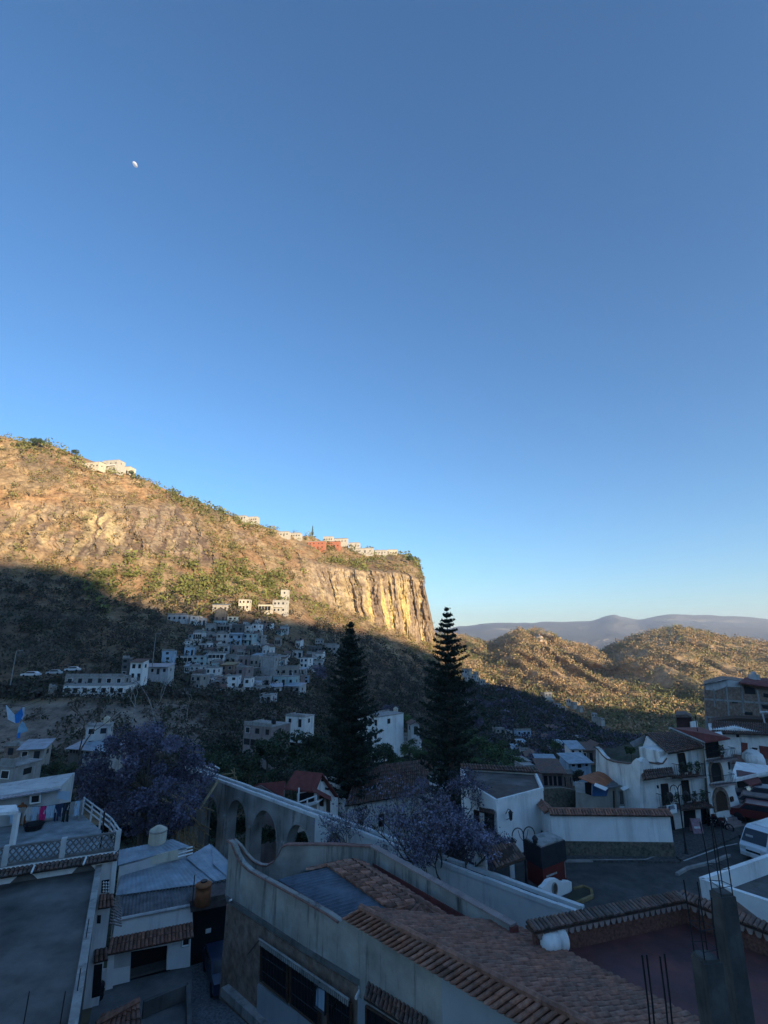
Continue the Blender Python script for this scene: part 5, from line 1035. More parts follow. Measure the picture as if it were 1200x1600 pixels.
# dark gateway between garage and grey building
gw = thing('gateway', 'black recessed gateway with one small pale pane between garage and grey building', 'gateway', tuple(atZ(325, 1502, -4)))
pg = Pl(atZ(299, 1508, -4), atZ(352, 1492, -4)); b = MB(); panel(b, [(298, 1425), (356, 1410), (352, 1500), (296, 1514)], pg, .2, -.8); bw(b, 'recess', black, gw)
b = MB(); panel(b, [(296, 1408), (358, 1396), (358, 1414), (298, 1426)], pg, 2.5, .3); bw(b, 'lintel', mat('brown_lintel', (.12, .09, .08), var=.3), gw)
b = MB(); panel(b, [(321.5, 1452), (330, 1450), (329.5, 1457), (321, 1459)], pg, .03, -.75); bw(b, 'small_pane', mat('pale_pane', (.7, .7, .66), var=.1), gw)  # pane in one even pale colour
# tanks on the roofs
t = thing('water_tank', 'orange-brown cylindrical water tank on the dark corrugated roof', 'water tank', tuple(atZ(316, 1413, -.7))); MB().lathe([(.46, 0), (.46, .75), (.42, .98), (.5, 1.0), (.48, 1.1), (.2, 1.2)], 18).build('barrel', mat('rust_orange_paint', (.33, .12, .05)), t, True); MB().lathe([(.2, 1.2), (.2, 1.28)], 12).build('lid', iron, t)
t = thing('water_tank', 'tall beige water tank with domed lid behind the metal roofs', 'water tank', tuple(atZ(245, 1322, .5))); MB().lathe([(.6, -1), (.6, 1.0), (.55, 1.12), (.2, 1.32)], 18).build('barrel', HC['c'], t, True); MB().lathe([(.62, .95), (.64, 1.0), (.62, 1.05)], 18).build('rim', HC['e'], t)
t = thing('roof_post', 'thin black pipe standing on the corrugated roof beside the orange tank', 'pipe', tuple(atZ(300, 1418, -.6))); MB().tube([(0, 0, 0), (0, 0, 1.7)], .03, 5).build('pipe', iron, t)
# blue-grey metal roofs
def metal_roof(lab, E0, E1, R0, R1, zb=-5):
    t = thing('metal_roof_shed', lab, 'shed', tuple((E0+E1)/2), 0, 'metal roofed sheds beside the grey building'); t.location.z = zb
    b = MB(); b.corrug(E0, E1, R0, R1, .28, .014); bw(b, 'roof', zinc, t)
    c_ = (E0+E1+R0+R1)/4; q = [v0(p.lerp(c_, .06), 0) for p in (E0, E1, R1, R0)]; tops = [p.lerp(c_, .06)-Vector((0, 0, .13)) for p in (E0, E1, R1, R0)]
    b = MB(); b.hexa([v0(p, zb) for p in q], tops); bw(b, 'wall', HC['p'], t); return t
metal_roof('low shed with a flat blue-grey sheet roof, nearest of the metal roofs', atZ(181, 1399, -.4), atZ(333, 1378, -.4), atZ(192, 1357, -.1), atZ(290, 1339, -.1))
metal_roof('shed with a higher dull sheet roof below the beige tank', atZ(184, 1352, .5), atZ(296, 1322, .6), atZ(186, 1328, .7), atZ(270, 1311, .8))
metal_roof('pentagonal smooth blue roof against the grey building wall', atZ(335, 1377, -.38), atZ(358, 1372, -.38), atZ(291, 1340, 0), atZ(328, 1318, .05)); 
metal_roof('small smooth blue roof wedge touching the grey building', atZ(357, 1372, -.37), atZ(364, 1352, 0), atZ(333, 1350, -.1), atZ(330, 1319, .06))
sw = thing('white_wall', 'low white wall between the two blue metal roofs', 'wall', tuple(atZ(240, 1352, -.5))); b = MB(); pw = Pl(atZ(209, 1358, -.05), atZ(280, 1344, -.05)); panel(b, [(209, 1344), (278, 1328), (280, 1342), (210, 1357)], pw, .15); bw(b, 'wall', HC['c'], sw)
t = thing('stacked_pipes', 'three pale pipes lying at the corner of the blue roofs', 'pipes', tuple(atZ(290, 1330, .3)))
for k in range(3): b = MB(); b.bar(atZ(278, 1329+k*5, .3), atZ(301, 1323+k*5, .3), .05, 6); bw(b, 'pipe', white2, t)
# courtyard, lane, low tiled roof, planters
def sheet(name, pix, z, m): o = slab(MB(), [atZ(px, py, z) for px, py in pix], .3).build(name, m); tag(o, kind='structure'); return o
sheet('courtyard', [(130, 1640), (150, 1545), (300, 1508), (300, 1640)], -3.99, mat('courtyard_cement', (.17, .165, .155), var=.25, scale=.7, col2=(.25, .25, .25), c2amt=.6, c2scale=.5))
sheet('lane', [(300, 1650), (300, 1508), (360, 1490), (420, 1650)], -4.05, mat('cobbled_lane', (.14, .14, .145), var=.4, scale=9, bump=.03, bscale=9))
t = thing('low_tiled_roof', 'corner of an old tiled roof at the bottom edge beside the courtyard', 'roof', tuple(atZ(180, 1600, -1.5))); b = MB(); b.tiles(atZ(135, 1625, -1.6), atZ(222, 1625, -1.6), atZ(160, 1585, -1.1), atZ(218, 1562, -1.1), .24, .42); b.tiles(atZ(135, 1625, -1.6), atZ(160, 1585, -1.1), atZ(218, 1562, -1.1)+Vector((-.1, 0, 0)), atZ(218, 1562, -1.1), .24, .42); bw(b, 'tiles', clay, t); b = MB(); b.bar(atZ(150, 1600, -1.15), atZ(218, 1562, -1.0), .12, 6); bw(b, 'ridge', clay, t)
t = thing('low_wall', 'dark low wall edge beside the tiled roof corner at the bottom', 'wall', tuple(atZ(260, 1590, -4))); b = MB(); coping(b, [atZ(222, 1590, -3.95), atZ(292, 1560, -3.95), atZ(294, 1640, -3.95)], .2, .7); bw(b, 'wall', conc_d, t)
for px, py in [(289, 1600), (290, 1562)]: pass
t = thing('tire_stack', 'dark stack of old tyres in the narrow gap by the garage', 'tyres', tuple(atZ(150, 1562, -4)))
for k in range(3): MB().lathe([(.2, k*.24), (.34, k*.24+.02), (.36, k*.24+.12), (.34, k*.24+.22), (.2, k*.24+.24)], 14).build('tyre', black, t)
c_ = simple_car(338, 1512, 1, 3.9, 0, carb, 'dark blue car half hidden behind the grey building corner'); c_.location = atZ(345, 1530, -4.05); c_.rotation_euler[2] = radians(118)
# ------------------------------------------------------------------ garden ground, street, kerbs
def ground(name, pts, z, m, th=.5): o = slab(MB(), [Vector((x, y, z)) for x, y in pts], th).build(name, m); tag(o, kind='structure'); return o
asph = mat('street_asphalt', (.062, .060, .056), var=.25, scale=1.2, col2=(.10, .095, .088), c2amt=.7, c2scale=.35, bump=.006, bscale=30, rough=.8)
cobb = mat('cobble_paving', (.085, .082, .078), var=.4, scale=6, col2=(.12, .11, .10), c2amt=.6, c2scale=.5, bump=.02, bscale=14)
def terrain_patch(name, x0, x1, y0, y1, f, m, n=60):
    X, Y = np.meshgrid(np.linspace(x0, x1, n), np.linspace(y0, y1, n), indexing='ij'); Z = f(X, Y); o = np_mesh(name, np.stack([X, Y, Z], -1).reshape(-1, 3), grid_faces(n, n), m, smooth=True); tag(o, kind='structure'); return o
garden = mat('garden_earth', (.055, .05, .035), var=.35, scale=.6, col2=(.05, .065, .03), c2amt=.8, c2scale=.25, bump=.03, bscale=4)
AQ0 = Vector((-19.3, 56.6, 0)); AQ1 = Vector((9.9, 29.1, 0)); aq = Pl(AQ0, AQ1)
def gz(X, Y):
    s = (X-AQ0.x)*aq.D.x+(Y-AQ0.y)*aq.D.y; nn = (X-AQ0.x)*aq.n.x+(Y-AQ0.y)*aq.n.y
    z = -9+np.clip((s-8)/22, 0, 1)*7; z = np.where(nn > .6, z-1.0, z); z = np.where(Y > 60, z-np.clip((Y-60)/60, 0, 1)*9, z)
    return z+(fbm(X/3, Y/3, seed=301)-.5)*.8
terrain_patch('garden', -60, 7.2, 26, 120, gz, garden, 110)
terrain_patch('slope', 7.2, 75, 50, 130, lambda X, Y: -.4-np.clip((Y-50)/50, 0, 1)*14+np.clip((X-34)/25, 0, 1)*5*np.clip((Y-50)/12, 0, 1)+(fbm(X/4, Y/4, seed=303)-.5)*1.2, garden, 80)
ground('street', [(6.8, 39.3), (7.0, 33), (9.2, 29.3), (9.2, 22), (60, 22), (60, 60), (30.5, 48), (20.9, 43.9), (12, 44)], 0, asph, 6)
ground('pavement', [(12.1, 39.55), (20.6, 39.3), (20.6, 40.3), (12.1, 40.5)], .13, cobb, .3)
ground('pavement', [(20.8, 39.6), (31.5, 46.2), (31.2, 48.3), (20.6, 44.3)], .12, cobb, .3)
ker = mat('yellow_kerb_paint', (.24, .165, .06), var=.3, scale=2, col2=(.25, .2, .12), c2amt=.6, c2scale=1.5)
o = MB(); coping(o, [atZ(880, 1347, .0), atZ(1010, 1346, .0), atZ(1030, 1338, 0)], .14, .135); o = o.build('kerb', concrete); tag(o, kind='structure')
o = MB(); coping(o, [atZ(1058, 1368, .0), atZ(1075, 1358, .0), atZ(1110, 1350, 0), atZ(1140, 1338, 0)], .2, .15); o = o.build('kerb', concrete); tag(o, 'curved worn traffic island kerb in the middle of the street', 'kerb')
pl = thing('planter', 'small planting bed with a yellow rounded kerb beside the emblem wall', 'planter', tuple(atZ(905, 1405, 0))); b = MB(); q = [atZ(px, py, 0) for px, py in [(893, 1418), (926, 1403), (924, 1393), (912, 1388), (896, 1392)]]; coping(b, q, .16, .17); bw(b, 'kerb', ker, pl)
b = MB(); slab(b, [p+Vector((0, 0, .1)) for p in [atZ(px, py, 0) for px, py in [(880, 1413), (893, 1417), (925, 1403), (922, 1394), (911, 1389), (895, 1393)]]], .1); bw(b, 'soil', garden, pl)
o = MB(); 
for px0, py0, px1, py1 in [(1068, 1345, 1128, 1323), (1128, 1323, 1152, 1318)]: a_, c_ = atZ(px0, py0, .004), atZ(px1, py1, .004); dd = (c_-a_).normalized(); s_ = Vector((dd.y, -dd.x, 0))*.06; o.poly([a_-s_, c_-s_, c_+s_, a_+s_])
o = o.build('road_marking', HC['p']); tag(o, kind='structure')
# ------------------------------------------------------------------ aqueduct
at_ = thing('aqueduct', 'old white arched aqueduct descending from the purple tree to the street', 'aqueduct', (-5, 43, -9))
aqL = (AQ1-AQ0).length; ZT = 1.5
stone_w = mat('weathered_lime_stone', (.42, .40, .37), var=.3, scale=1.4, streak=1.1, dark=.3, col2=(.17, .165, .15), c2amt=.9, c2scale=.7, bump=.03, bscale=4)
stone_c = mat('patchy_white_limewash', (.78, .77, .74), var=.14, scale=.9, streak=.9, dark=.6, col2=(.42, .43, .43), c2amt=.7, c2scale=.9, bump=.015, bscale=6)
xm = aq.sx(492, 1290)
arch = []
for x0p, x1p, topy in [(313, 338, 1243), (354, 384, 1249), (395, 433, 1266), (449, 486, 1289), (512, 545, 1309)]:
    x0, x1 = aq.sx(x0p, 1300), aq.sx(x1p, 1300); zt = aq.pt((x0p+x1p)/2, topy).z; arch.append((x0, x1, zt))
def aqwall(xa, xb, m, arcs, zb=-11):
    b = MB(); pts = [(xa, ZT), (xb, ZT), (xb, zb)]
    for x0, x1, zt in sorted(arcs, reverse=True):
        r = (x1-x0)/2; zs = zt-r*1.15; pts += [(x1, zb)] + [(x0+r+r*cos(a), zs+r*1.15*sin(a)) for a in [pi*i/14 for i in range(15)]] + [(x0, zb)]
    pts.append((xa, zb)); n = len(pts); k = len(b.v)
    for off in (0, -.95): b.v += [tuple(aq.at(x, off, z)) for x, z in pts]
    b.f.append(tuple(range(n))); b.f.append(tuple(range(2*n-1, n-1, -1))); b.t += [1, 1]
    for i in range(n): j = (i+1) % n; b.f.append((i, j, n+j, n+i)); b.t.append(1)
    bw(b, 'arcade', m, at_)
    for x0, x1, zt in arcs:      # raised arch ring
        r = (x1-x0)/2; zs = zt-r*1.15; g = MB(); cc = [(cos(pi*i/14), 1.15*sin(pi*i/14)) for i in range(15)]
        for i in range(14):
            q = [aq.at(x0+r+r*cc[i][0], .05, zs+r*cc[i][1]), aq.at(x0+r+r*cc[i+1][0], .05, zs+r*cc[i+1][1]), aq.at(x0+r+(r+.22)*cc[i+1][0], .05, zs+(r+.22)*cc[i+1][1]), aq.at(x0+r+(r+.22)*cc[i][0], .05, zs+(r+.22)*cc[i][1])]; g.hexa([p-aq.n*.06 for p in q], q)
        bw(g, 'arch_ring', stone_w, at_)
aqwall(-3.5, xm, stone_w, [a for a in arch if a[1] < xm]); aqwall(xm+.002, aqL-.2, stone_c, [a for a in arch if a[0] > xm], -6)
for off, m in ((.0, stone_c), (-.72, stone_c)):
    b = MB(); n = 40
    for k in range(n): xa, xb = -3.5+(aqL+3.3)*k/n, -3.5+(aqL+3.3)*(k+1)/n-.004; z1 = ZT+.22+random.uniform(-.02, .02); b.hexa([aq.at(xa, off+.06, ZT+.002), aq.at(xb, off+.06, ZT+.002), aq.at(xb, off-.24, ZT+.002), aq.at(xa, off-.24, ZT+.002)], [aq.at(xa, off+.05, z1), aq.at(xb, off+.05, z1), aq.at(xb, off-.23, z1), aq.at(xa, off-.23, z1)])
    bw(b, 'coping', m if True else m, at_)
b = MB(); b.hexa([aq.at(-3.5, -.26, ZT+.003), aq.at(aqL-.2, -.26, ZT+.003), aq.at(aqL-.2, -.64, ZT+.003), aq.at(-3.5, -.64, ZT+.003)], [aq.at(-3.5, -.26, ZT+.05), aq.at(aqL-.2, -.26, ZT+.05), aq.at(aqL-.2, -.64, ZT+.05), aq.at(-3.5, -.64, ZT+.05)]); bw(b, 'channel', mat('dark_channel', (.04, .045, .035), var=.3, scale=3), at_)  # channel bed in one dark greenish tone
b = MB()
for k, x in enumerate([a[0]-.5 for a in arch[1:]]): b.hexa([aq.at(x-.3, .35, -11), aq.at(x+.3, .35, -11), aq.at(x+.3, -.02, -11), aq.at(x-.3, -.02, -11)], [aq.at(x-.22, .12, -1.2), aq.at(x+.22, .12, -1.2), aq.at(x+.22, -.02, -1), aq.at(x-.22, -.02, -1)])
bw(b, 'buttress', stone_w, at_)
# timber scaffolding round the left arches
sc = thing('scaffolding', 'tangled timber scaffolding around the left arches of the aqueduct', 'scaffolding', tuple(aq.at(0, 1.2, -9))); rnd = random.Random(3); pole_m = mat('scaffold_timber', (.42, .31, .18), var=.3, scale=3)
b = MB()
for k in range(11):
    x = -3.8+k*.95; 
    for off in (1.0, 1.9, 2.9): p = aq.at(x+rnd.uniform(-.2, .2), off, -9.5); b.bar(p, p+Vector((rnd.uniform(-.3, .3), 0, rnd.uniform(6.8, 9.6) if x < 4 else rnd.uniform(3, 6))), .055, 5)
bw(b, 'uprights', pole_m, sc); b = MB()
for z in (-7.5, -5.6, -4.0, -2.4, -.8):
    for off in (1.0, 2.6):
        for q in range(4): b.bar(aq.at(-4.2+rnd.random(), off+.08, z+rnd.uniform(-.3, .3)), aq.at(3.5+rnd.uniform(0, 2.5), off+.08, z+rnd.uniform(-.3, .3)), .045, 5)
bw(b, 'ledgers', pole_m, sc); b = MB()
for k in range(26): x = rnd.uniform(-4, 4); z = rnd.choice([-7.5, -5.6, -4.0, -2.4]); b.bar(aq.at(x, 1.0, z), aq.at(x+rnd.uniform(-1.6, 1.6), 2.6, z+rnd.uniform(.8, 1.8)), .04, 5)
bw(b, 'braces', pole_m, sc)
for k in range(7): x = rnd.uniform(-3, 4.6); z = rnd.choice([-6.9, -5.4, -3.9]); b = MB(); b.obox(aq.at(x, 1.7, z), (1.7, .28, .05), rnd.uniform(-1, 1), 0, rnd.uniform(-.25, .25), 1.7); bw(b, 'plank', pole_m, sc)
b = MB(); b.obox(aq.pt(327, 1241, 2.8), (2.6, .42, .08), .6, 0, -.95, 2.0); o = b.build('loose_plank', pole_m); tag(o, 'single wide pale plank leaning across the top of the scaffolding', 'plank')
o = MB(); o.bar(aq.pt(296+22, 1196, -4), aq.pt(334, 1203, -4), .09, 4).bar(aq.pt(330, 1194, -4.5), aq.pt(343, 1201, -4.5), .09, 4); o = o.build('white_poles', white2); tag(o, 'two short pale poles sticking out of the greenery above the aqueduct', 'poles')
for k, (px0, py0, px1, py1) in enumerate([(348, 1210, 368, 1208), (350, 1217, 370, 1214), (362, 1203, 375, 1228), (366, 1200, 366, 1222)]):
    b = MB(); b.bar(aq.pt(px0, py0, -2), aq.pt(px1, py1, -2), .05, 5); o = bw(b, 'diagonal_pole', HC['y'], sc)
# ------------------------------------------------------------------ long tiled house, gabled house, red roof
lh = thing('long_tiled_house', 'long white house under a big brown tiled roof between the two tall pines', 'house', (0, 62, -4))
eA, eB = atZ(538, 1260, -1.6), atZ(672, 1238, -1.6); rA, rB = atZ(560, 1200, .9), atZ(668, 1186, .9); el = Pl(eA, eB)
b = MB(); b.tiles(eA, eB, rA, rB, .3, .6, seg=3); bw(b, 'roof', clay_d, lh); b = MB(); back = (rA-eA)*2; b.hexa([rA, rB, rB+Vector((back.x*.5, back.y*.5, -2.5)), rA+Vector((back.x*.5, back.y*.5, -2.5))], [rA+up, rB+up, rB+Vector((back.x*.5, back.y*.5, -2.4)), rA+Vector((back.x*.5, back.y*.5, -2.4))]); bw(b, 'rear_roof', clay_d, lh)
L = (eB-eA).length; b = MB(); b.hexa([el.at(.3, -.45, -9), el.at(L+4, -.45, -9), el.at(L+4, -8, -9), el.at(.3, -8, -9)], [el.at(.3, -.45, -1.65), el.at(L+4, -.45, -1.65), el.at(L+4, -8, -1.65), el.at(.3, -8, -1.65)]); bw(b, 'wall', white, lh)
b = MB(); b.hexa([el.at(.35, -.5, -1.64), el.at(.35, -8, -1.64), el.at(.35, -4.3, .6)], [el.at(.6, -.5, -1.64), el.at(.6, -8, -1.64), el.at(.6, -4.3, .6)]); bw(b, 'gable_wall', white, lh)
for px in (560, 592, 626, 645): opening(lh, Pl(el.at(0, -.45), el.at(5, -.45)), [(px, 1273), (px+8, 1272), (px+8, 1290), (px, 1291)], 'window', black, wood_d, 4, .03)
gh2 = thing('gabled_house', 'small white gabled house with red roof and balcony beside the left pine', 'house', (-6, 52, -6)); g0, g1 = atY(494, 1290, 50), atY(528, 1300, 53.5); gpl = Pl(g0, g1)
b = MB(); panel(b, [(495, 1220), (504, 1211), (509, 1213), (520, 1237), (528, 1245), (528, 1345), (495, 1345)], gpl, .3); bw(b, 'gable_wall', white, gh2)
wl = Pl(gpl.pt(495, 1290)-gpl.D*.0, gpl.pt(495, 1290)+Vector((-4.6, 1.6, 0))); b = MB(); panel(b, [(496, 1236), (464, 1240), (464, 1345), (496, 1345)], wl, .25); bw(b, 'wall', white, gh2)
b = MB(); q = [gpl.pt(493, 1237, .4), gpl.pt(504, 1208, .4)]; w_ = Vector((-3.0, 1.1, 0)); slab(b, [q[0], q[1], q[1]+w_*.9, q[0]+w_], .12); q2 = gpl.pt(529, 1244, .4); slab(b, [q[1], q2, q2+w_*.9, q[1]+w_*.9], .12); bw(b, 'roof', redroof, gh2)
b = MB(); b.hexa([gpl.pt(487, 1236, .9), gpl.pt(518, 1252, .9), gpl.pt(517, 1245, 0), gpl.pt(488, 1230, 0)], [p+up for p in (gpl.pt(487, 1236, .9), gpl.pt(518, 1252, .9), gpl.pt(517, 1245, 0), gpl.pt(488, 1230, 0))]); bw(b, 'hood', redroof, gh2)
opening(gh2, gpl, [(502, 1217), (508, 1217), (508, 1221), (502, 1221)], 'vent', black); opening(gh2, gpl, [(508, 1230), (514, 1232), (514, 1235), (508, 1234)], 'vent', black)
opening(gh2, gpl, [(500, 1243), (505, 1244), (505, 1259), (500, 1258)], 'window', black, wood_d); opening(gh2, gpl, [(510, 1248), (516, 1250), (516, 1270), (510, 1268)], 'door', wood_d)
b = MB(); bb = wl.pt(466, 1262, 1.4); be = wl.pt(494, 1252, 1.4); 
for z in (-.02, .42): b.bar(bb+Vector((0, 0, z)), be+Vector((0, 0, z)), .06, 4)
for u in (0, .5, 1): p = bb.lerp(be, u); b.bar(p-Vector((0, 0, .1)), p+Vector((0, 0, 1.6 if u == 0 else .5)), .07, 4)
slab(b, [bb-Vector((0, 0, .1)), be-Vector((0, 0, .1)), be-wl.n*1.4-Vector((0, 0, .1)), bb-wl.n*1.4-Vector((0, 0, .1))], .12); bw(b, 'balcony', white2, gh2)
b = MB(); panel(b, [(467, 1240), (492, 1236), (492, 1252), (467, 1256)], wl, .05, .02); bw(b, 'porch_opening', black, gh2)
rdh = thing('red_roofed_house', 'low house whose dark red roof shows above the aqueduct behind grey-green tree', 'house', (-13, 62, -6)); b = MB(); q = [atZ(388, 1232, -1.0), atZ(442, 1246, -1.0), atZ(446, 1220, .3), atZ(405, 1224, .3)]; slab(b, q, .15); bw(b, 'roof', redroof, rdh); b = MB(); b.hexa([v0(p, -9) for p in q], [p-Vector((0, 0, .16)) for p in q]); bw(b, 'wall', HC['k'], rdh)
wb_ = thing('wooden_bench_fence', 'low shrubs and earth bank between long house and aqueduct', 'bank', (0, 50, -6)) if False else None
# ------------------------------------------------------------------ white box house, canopy, kiosk, lamps
bxh = thing('white_box_house', 'smooth white cube-like house with brown flat roof and a wall lantern', 'house', (9, 42, 0))
Cc = Vector((8.1, 39.7, 0)); Rr = Vector((12.45, 42.8, 0)); Ll = Vector((6.85, 43.9, 0)); Bk = Vector((6.9, 49.0, 0)); Bk2 = Vector((13.3, 47.5, 0))
b = MB(); b.hexa([v0(p, -4) for p in (Cc, Rr, Bk2, Bk, Ll)], [v0(p, 3.62) for p in (Cc, Rr, Bk2, Bk, Ll)]); bw(b, 'wall', white2, bxh)
b = MB(); inn = [p.lerp((Cc+Rr+Bk+Ll)/4, .05) for p in (Cc, Rr, Bk2, Bk, Ll)]; b.hexa([v0(p, 3.623) for p in inn], [v0(p, 3.66) for p in inn]); bw(b, 'roof', mat('brown_roof_slab', (.10, .075, .065), var=.3, scale=1, col2=(.2, .19, .18), c2amt=.5, c2scale=.4), bxh)
b = MB()
for a_, c_ in ((Cc, Rr), (Rr, Bk2), (Bk2, Bk), (Bk, Ll), (Ll, Cc)): 
    m_ = (Cc+Bk2)/2; ai, ci = a_.lerp(m_, .022), c_.lerp(m_, .022); coping(b, [v0(ai, 3.625), v0(ci, 3.625)], .18, .22)
bw(b, 'parapet', white2, bxh)
b = MB(); b.tiles(v0(Bk2, 3.9)+Vector((.2, -.6, 0)), v0(Bk, 3.9)+Vector((0, -.6, 0)), v0(Bk2, 4.2), v0(Bk, 4.2), .25, .4, seg=3); bw(b, 'coping_tiles', clay_d, bxh)
lp = Pl(Cc, Ll); opening(bxh, lp, [(758, 1268), (771, 1273), (771, 1300), (758, 1295)], 'window', glass, wood_d, 3, .02, fw=.07); opening(bxh, lp, [(741, 1266), (748, 1268), (748, 1292), (741, 1288)], 'window', glass, wood_d, 0, .02)
b = MB(); b.tiles(lp.pt(749, 1268, .5), lp.pt(772, 1273, .5), lp.pt(749, 1262, 0), lp.pt(772, 1266, 0), .2, .3, seg=3); bw(b, 'hood', clay_d, bxh)
fp = Pl(Cc, Rr)
def lantern(b, p, s=1.0):
    b.lathe([(.03, .42*s), (.13*s, .32*s), (.15*s, .28*s), (.12*s, .27*s), (.09*s, -.02), (.10*s, -.04), (.05*s, -.1*s), (.02, -.14*s)], 6, tuple(p)); return b
wl_ = thing('wall_lantern', 'black iron lantern on a curled bracket on the white box house', 'lantern', tuple(fp.pt(792, 1278, 0))); q = fp.pt(798, 1276, .5); b = MB(); b.tube([fp.pt(790, 1272, 0), fp.pt(794, 1264, .25), fp.pt(798, 1266, .5)], .025, 5); b.tube([fp.pt(791, 1281, 0), fp.pt(795, 1279, .3), fp.pt(798, 1280, .5)], .02, 5); bw(b, 'bracket', iron, wl_); b = lantern(MB(), q-Vector((0, 0, .1)), 1.25); bw(b, 'lamp', iron, wl_)
cn = thing('tiled_canopy', 'small sagging tiled canopy on a white post beside the kiosk', 'canopy', (9, 37, 0)); q = [atZ(775, 1357, 2.2), atZ(820, 1340, 2.2), atZ(757, 1322, 3.0), atZ(804, 1317, 3.0)]; b = MB(); b.tiles(q[0], q[1], q[2], q[3], .22, .42); bw(b, 'roof', clay_d, cn)
b = MB(); p = atZ(801, 1371, 0); b.box(p.x-.13, p.x+.13, p.y-.13, p.y+.13, -.5, 2.05); bw(b, 'post', white2, cn); b = MB(); p = atZ(765, 1378, 0); b.box(p.x-.4, p.x-.1, p.y-.13, p.y+.13, -3, 2.05); bw(b, 'post', white2, cn); b = MB(); b.bar(q[0]-up, q[1]-up, .07, 4); bw(b, 'beam', wood_d, cn)
wall_st = thing('white_pier', 'rough white garden pier top rising through the blossom', 'pier', tuple(aq.at(31.5, -2.5, 0))); b = MB(); p = atZ(750, 1345, 1.6); b.box(p.x-.3, p.x+.3, p.y-.3, p.y+.3, -3, 1.4); bw(b, 'pier', white, wall_st); b = MB(); b.lathe([(.2, 0), (.42, .1), (.42, .25), (.3, .5), (.34, .7), (.1, .9)], 10, (p.x, p.y, 1.4)); bw(b, 'finial', white, wall_st)
ki = thing('kiosk', 'dark red booth with black upper band and grey flat roof beside the lamp', 'kiosk', (10.3, 36.6, 0)); kq = [atZ(850, 1391, 0), atZ(886, 1376, 0)]; kp = Pl(kq[0], kq[1]); kL = (kq[1]-kq[0]).length; kl = (atZ(825, 1374, 0)-kq[0])
tz = 2.3
def kbox(z0, z1, g):
    a_, c_, l_ = kq[0], kq[1], kq[0]+kl; m_ = (c_+l_)/2; q = [m_+(p-m_)*g for p in (a_, c_, c_+kl, l_)]; return MB().hexa([v0(p, z0) for p in q], [v0(p, z1) for p in q])
bw(kbox(0, 1.15, 1), 'counter', mat('kiosk_red', (.13, .022, .018), rough=.5, var=.12), ki); bw(kbox(1.16, tz, 1.07), 'tarp_band', mat('black_tarp', (.022, .024, .03), rough=.6, var=.3, scale=3), ki); bw(kbox(tz+.003, tz+.09, .97), 'roof', concrete, ki)
b = MB(); 
for k in range(7): b.hexa([kp.at(.3+k*.15, .03, .62), kp.at(.3+k*.15+.11, .03, .62), kp.at(.3+k*.15+.11, .01, .62), kp.at(.3+k*.15, .01, .62)], [kp.at(.3+k*.15, .03, .72), kp.at(.3+k*.15+.11, .03, .72), kp.at(.3+k*.15+.11, .01, .72), kp.at(.3+k*.15, .01, .72)])
bw(b, 'painted_letters', HC['p'], ki); b = MB(); b.hexa([kp.at(kL-.16, .03, .2), kp.at(kL-.08, .03, .2), kp.at(kL-.08, .01, .2), kp.at(kL-.16, .01, .2)], [kp.at(kL-.16, .03, 1.1), kp.at(kL-.08, .03, 1.1), kp.at(kL-.08, .01, 1.1), kp.at(kL-.16, .01, 1.1)]); bw(b, 'trim', HC['k'], ki)
def street_lamp(px, py, pyt, label, half=22, s=1.0, pz=0, heads=iron):
    p = atZ(px, py, pz); top = atY(px, pyt, p.y).z; h = top-p.z; d = proj(p)[2]; a_ = half*d/F; t = thing('street_lamp', label, 'street lamp', tuple(p), .25)
    MB().lathe([(.16, 0), (.16, .12), (.09, .3), (.07, .8), (.055, .85), (.05, h*.75), (.04, h*.85)], 10).build('pole', iron, t)
    for sg in (-1, 1):
        pts = [Vector((0, 0, h*.8))] + [Vector((sg*(a_/2-a_/2*cos(pi*k/8)), 0, h*.86+a_*.55*sin(pi*k/8))) for k in range(9)]; MB().tube(pts, .028*s, 5).tube([Vector((0, 0, h*.75)), Vector((sg*a_*.3, 0, h*.83)), Vector((sg*a_*.45, 0, h*.95))], .015*s, 4).build('arm', iron, t)
        e = pts[-1]; lm = MB(); lm.lathe([(.03, -.05), (.15*s, -.18*s), (.17*s, -.24*s), (.13*s, -.26*s), (.10*s, -.58*s), (.04*s, -.66*s), (.02*s, -.72*s)], 8, tuple(e)); lm.build('lantern', heads, t)
    return t
street_lamp(823, 1386, 1292, 'black double-armed street lamp with two lanterns in front of the kiosk', 20, 1.25)
street_lamp(1073, 1337, 1219, 'black double-armed street lamp before the colonial house balconies', 15, 1.1)
ew = thing('emblem_wall', 'low white curved-top wall bearing an oval dark plaque by the yellow kerb', 'wall', (10.5, 34.3, 0)); ep = Pl(atZ(852, 1410, 0), atZ(894, 1393, 0)); b = MB(); panel(b, [(846, 1396), (847, 1388), (852, 1384), (857, 1377), (864, 1374), (872, 1374), (877, 1378), (884, 1379), (885, 1377), (893, 1378), (894, 1393), (866, 1406), (855, 1410)], ep, .3); bw(b, 'wall', white2, ew)
c_ = ep.pt(866, 1388); b = MB(); pts = [c_+ep.D*(.2*cos(a))+Vector((0, 0, .3*sin(a)))+ep.n*.05 for a in [2*pi*k/16 for k in range(16)]]; b.hexa([p-ep.n*.06 for p in pts], pts); bw(b, 'plaque', mat('dark_plaque', (.10, .085, .07), var=.4, scale=9), ew)
b = MB(); pts = [[c_+ep.D*(r*.7*cos(a))+Vector((0, 0, r*sin(a)))+ep.n*.055 for a in [2*pi*k/16 for k in range(17)]] for r in (.33, .28)]
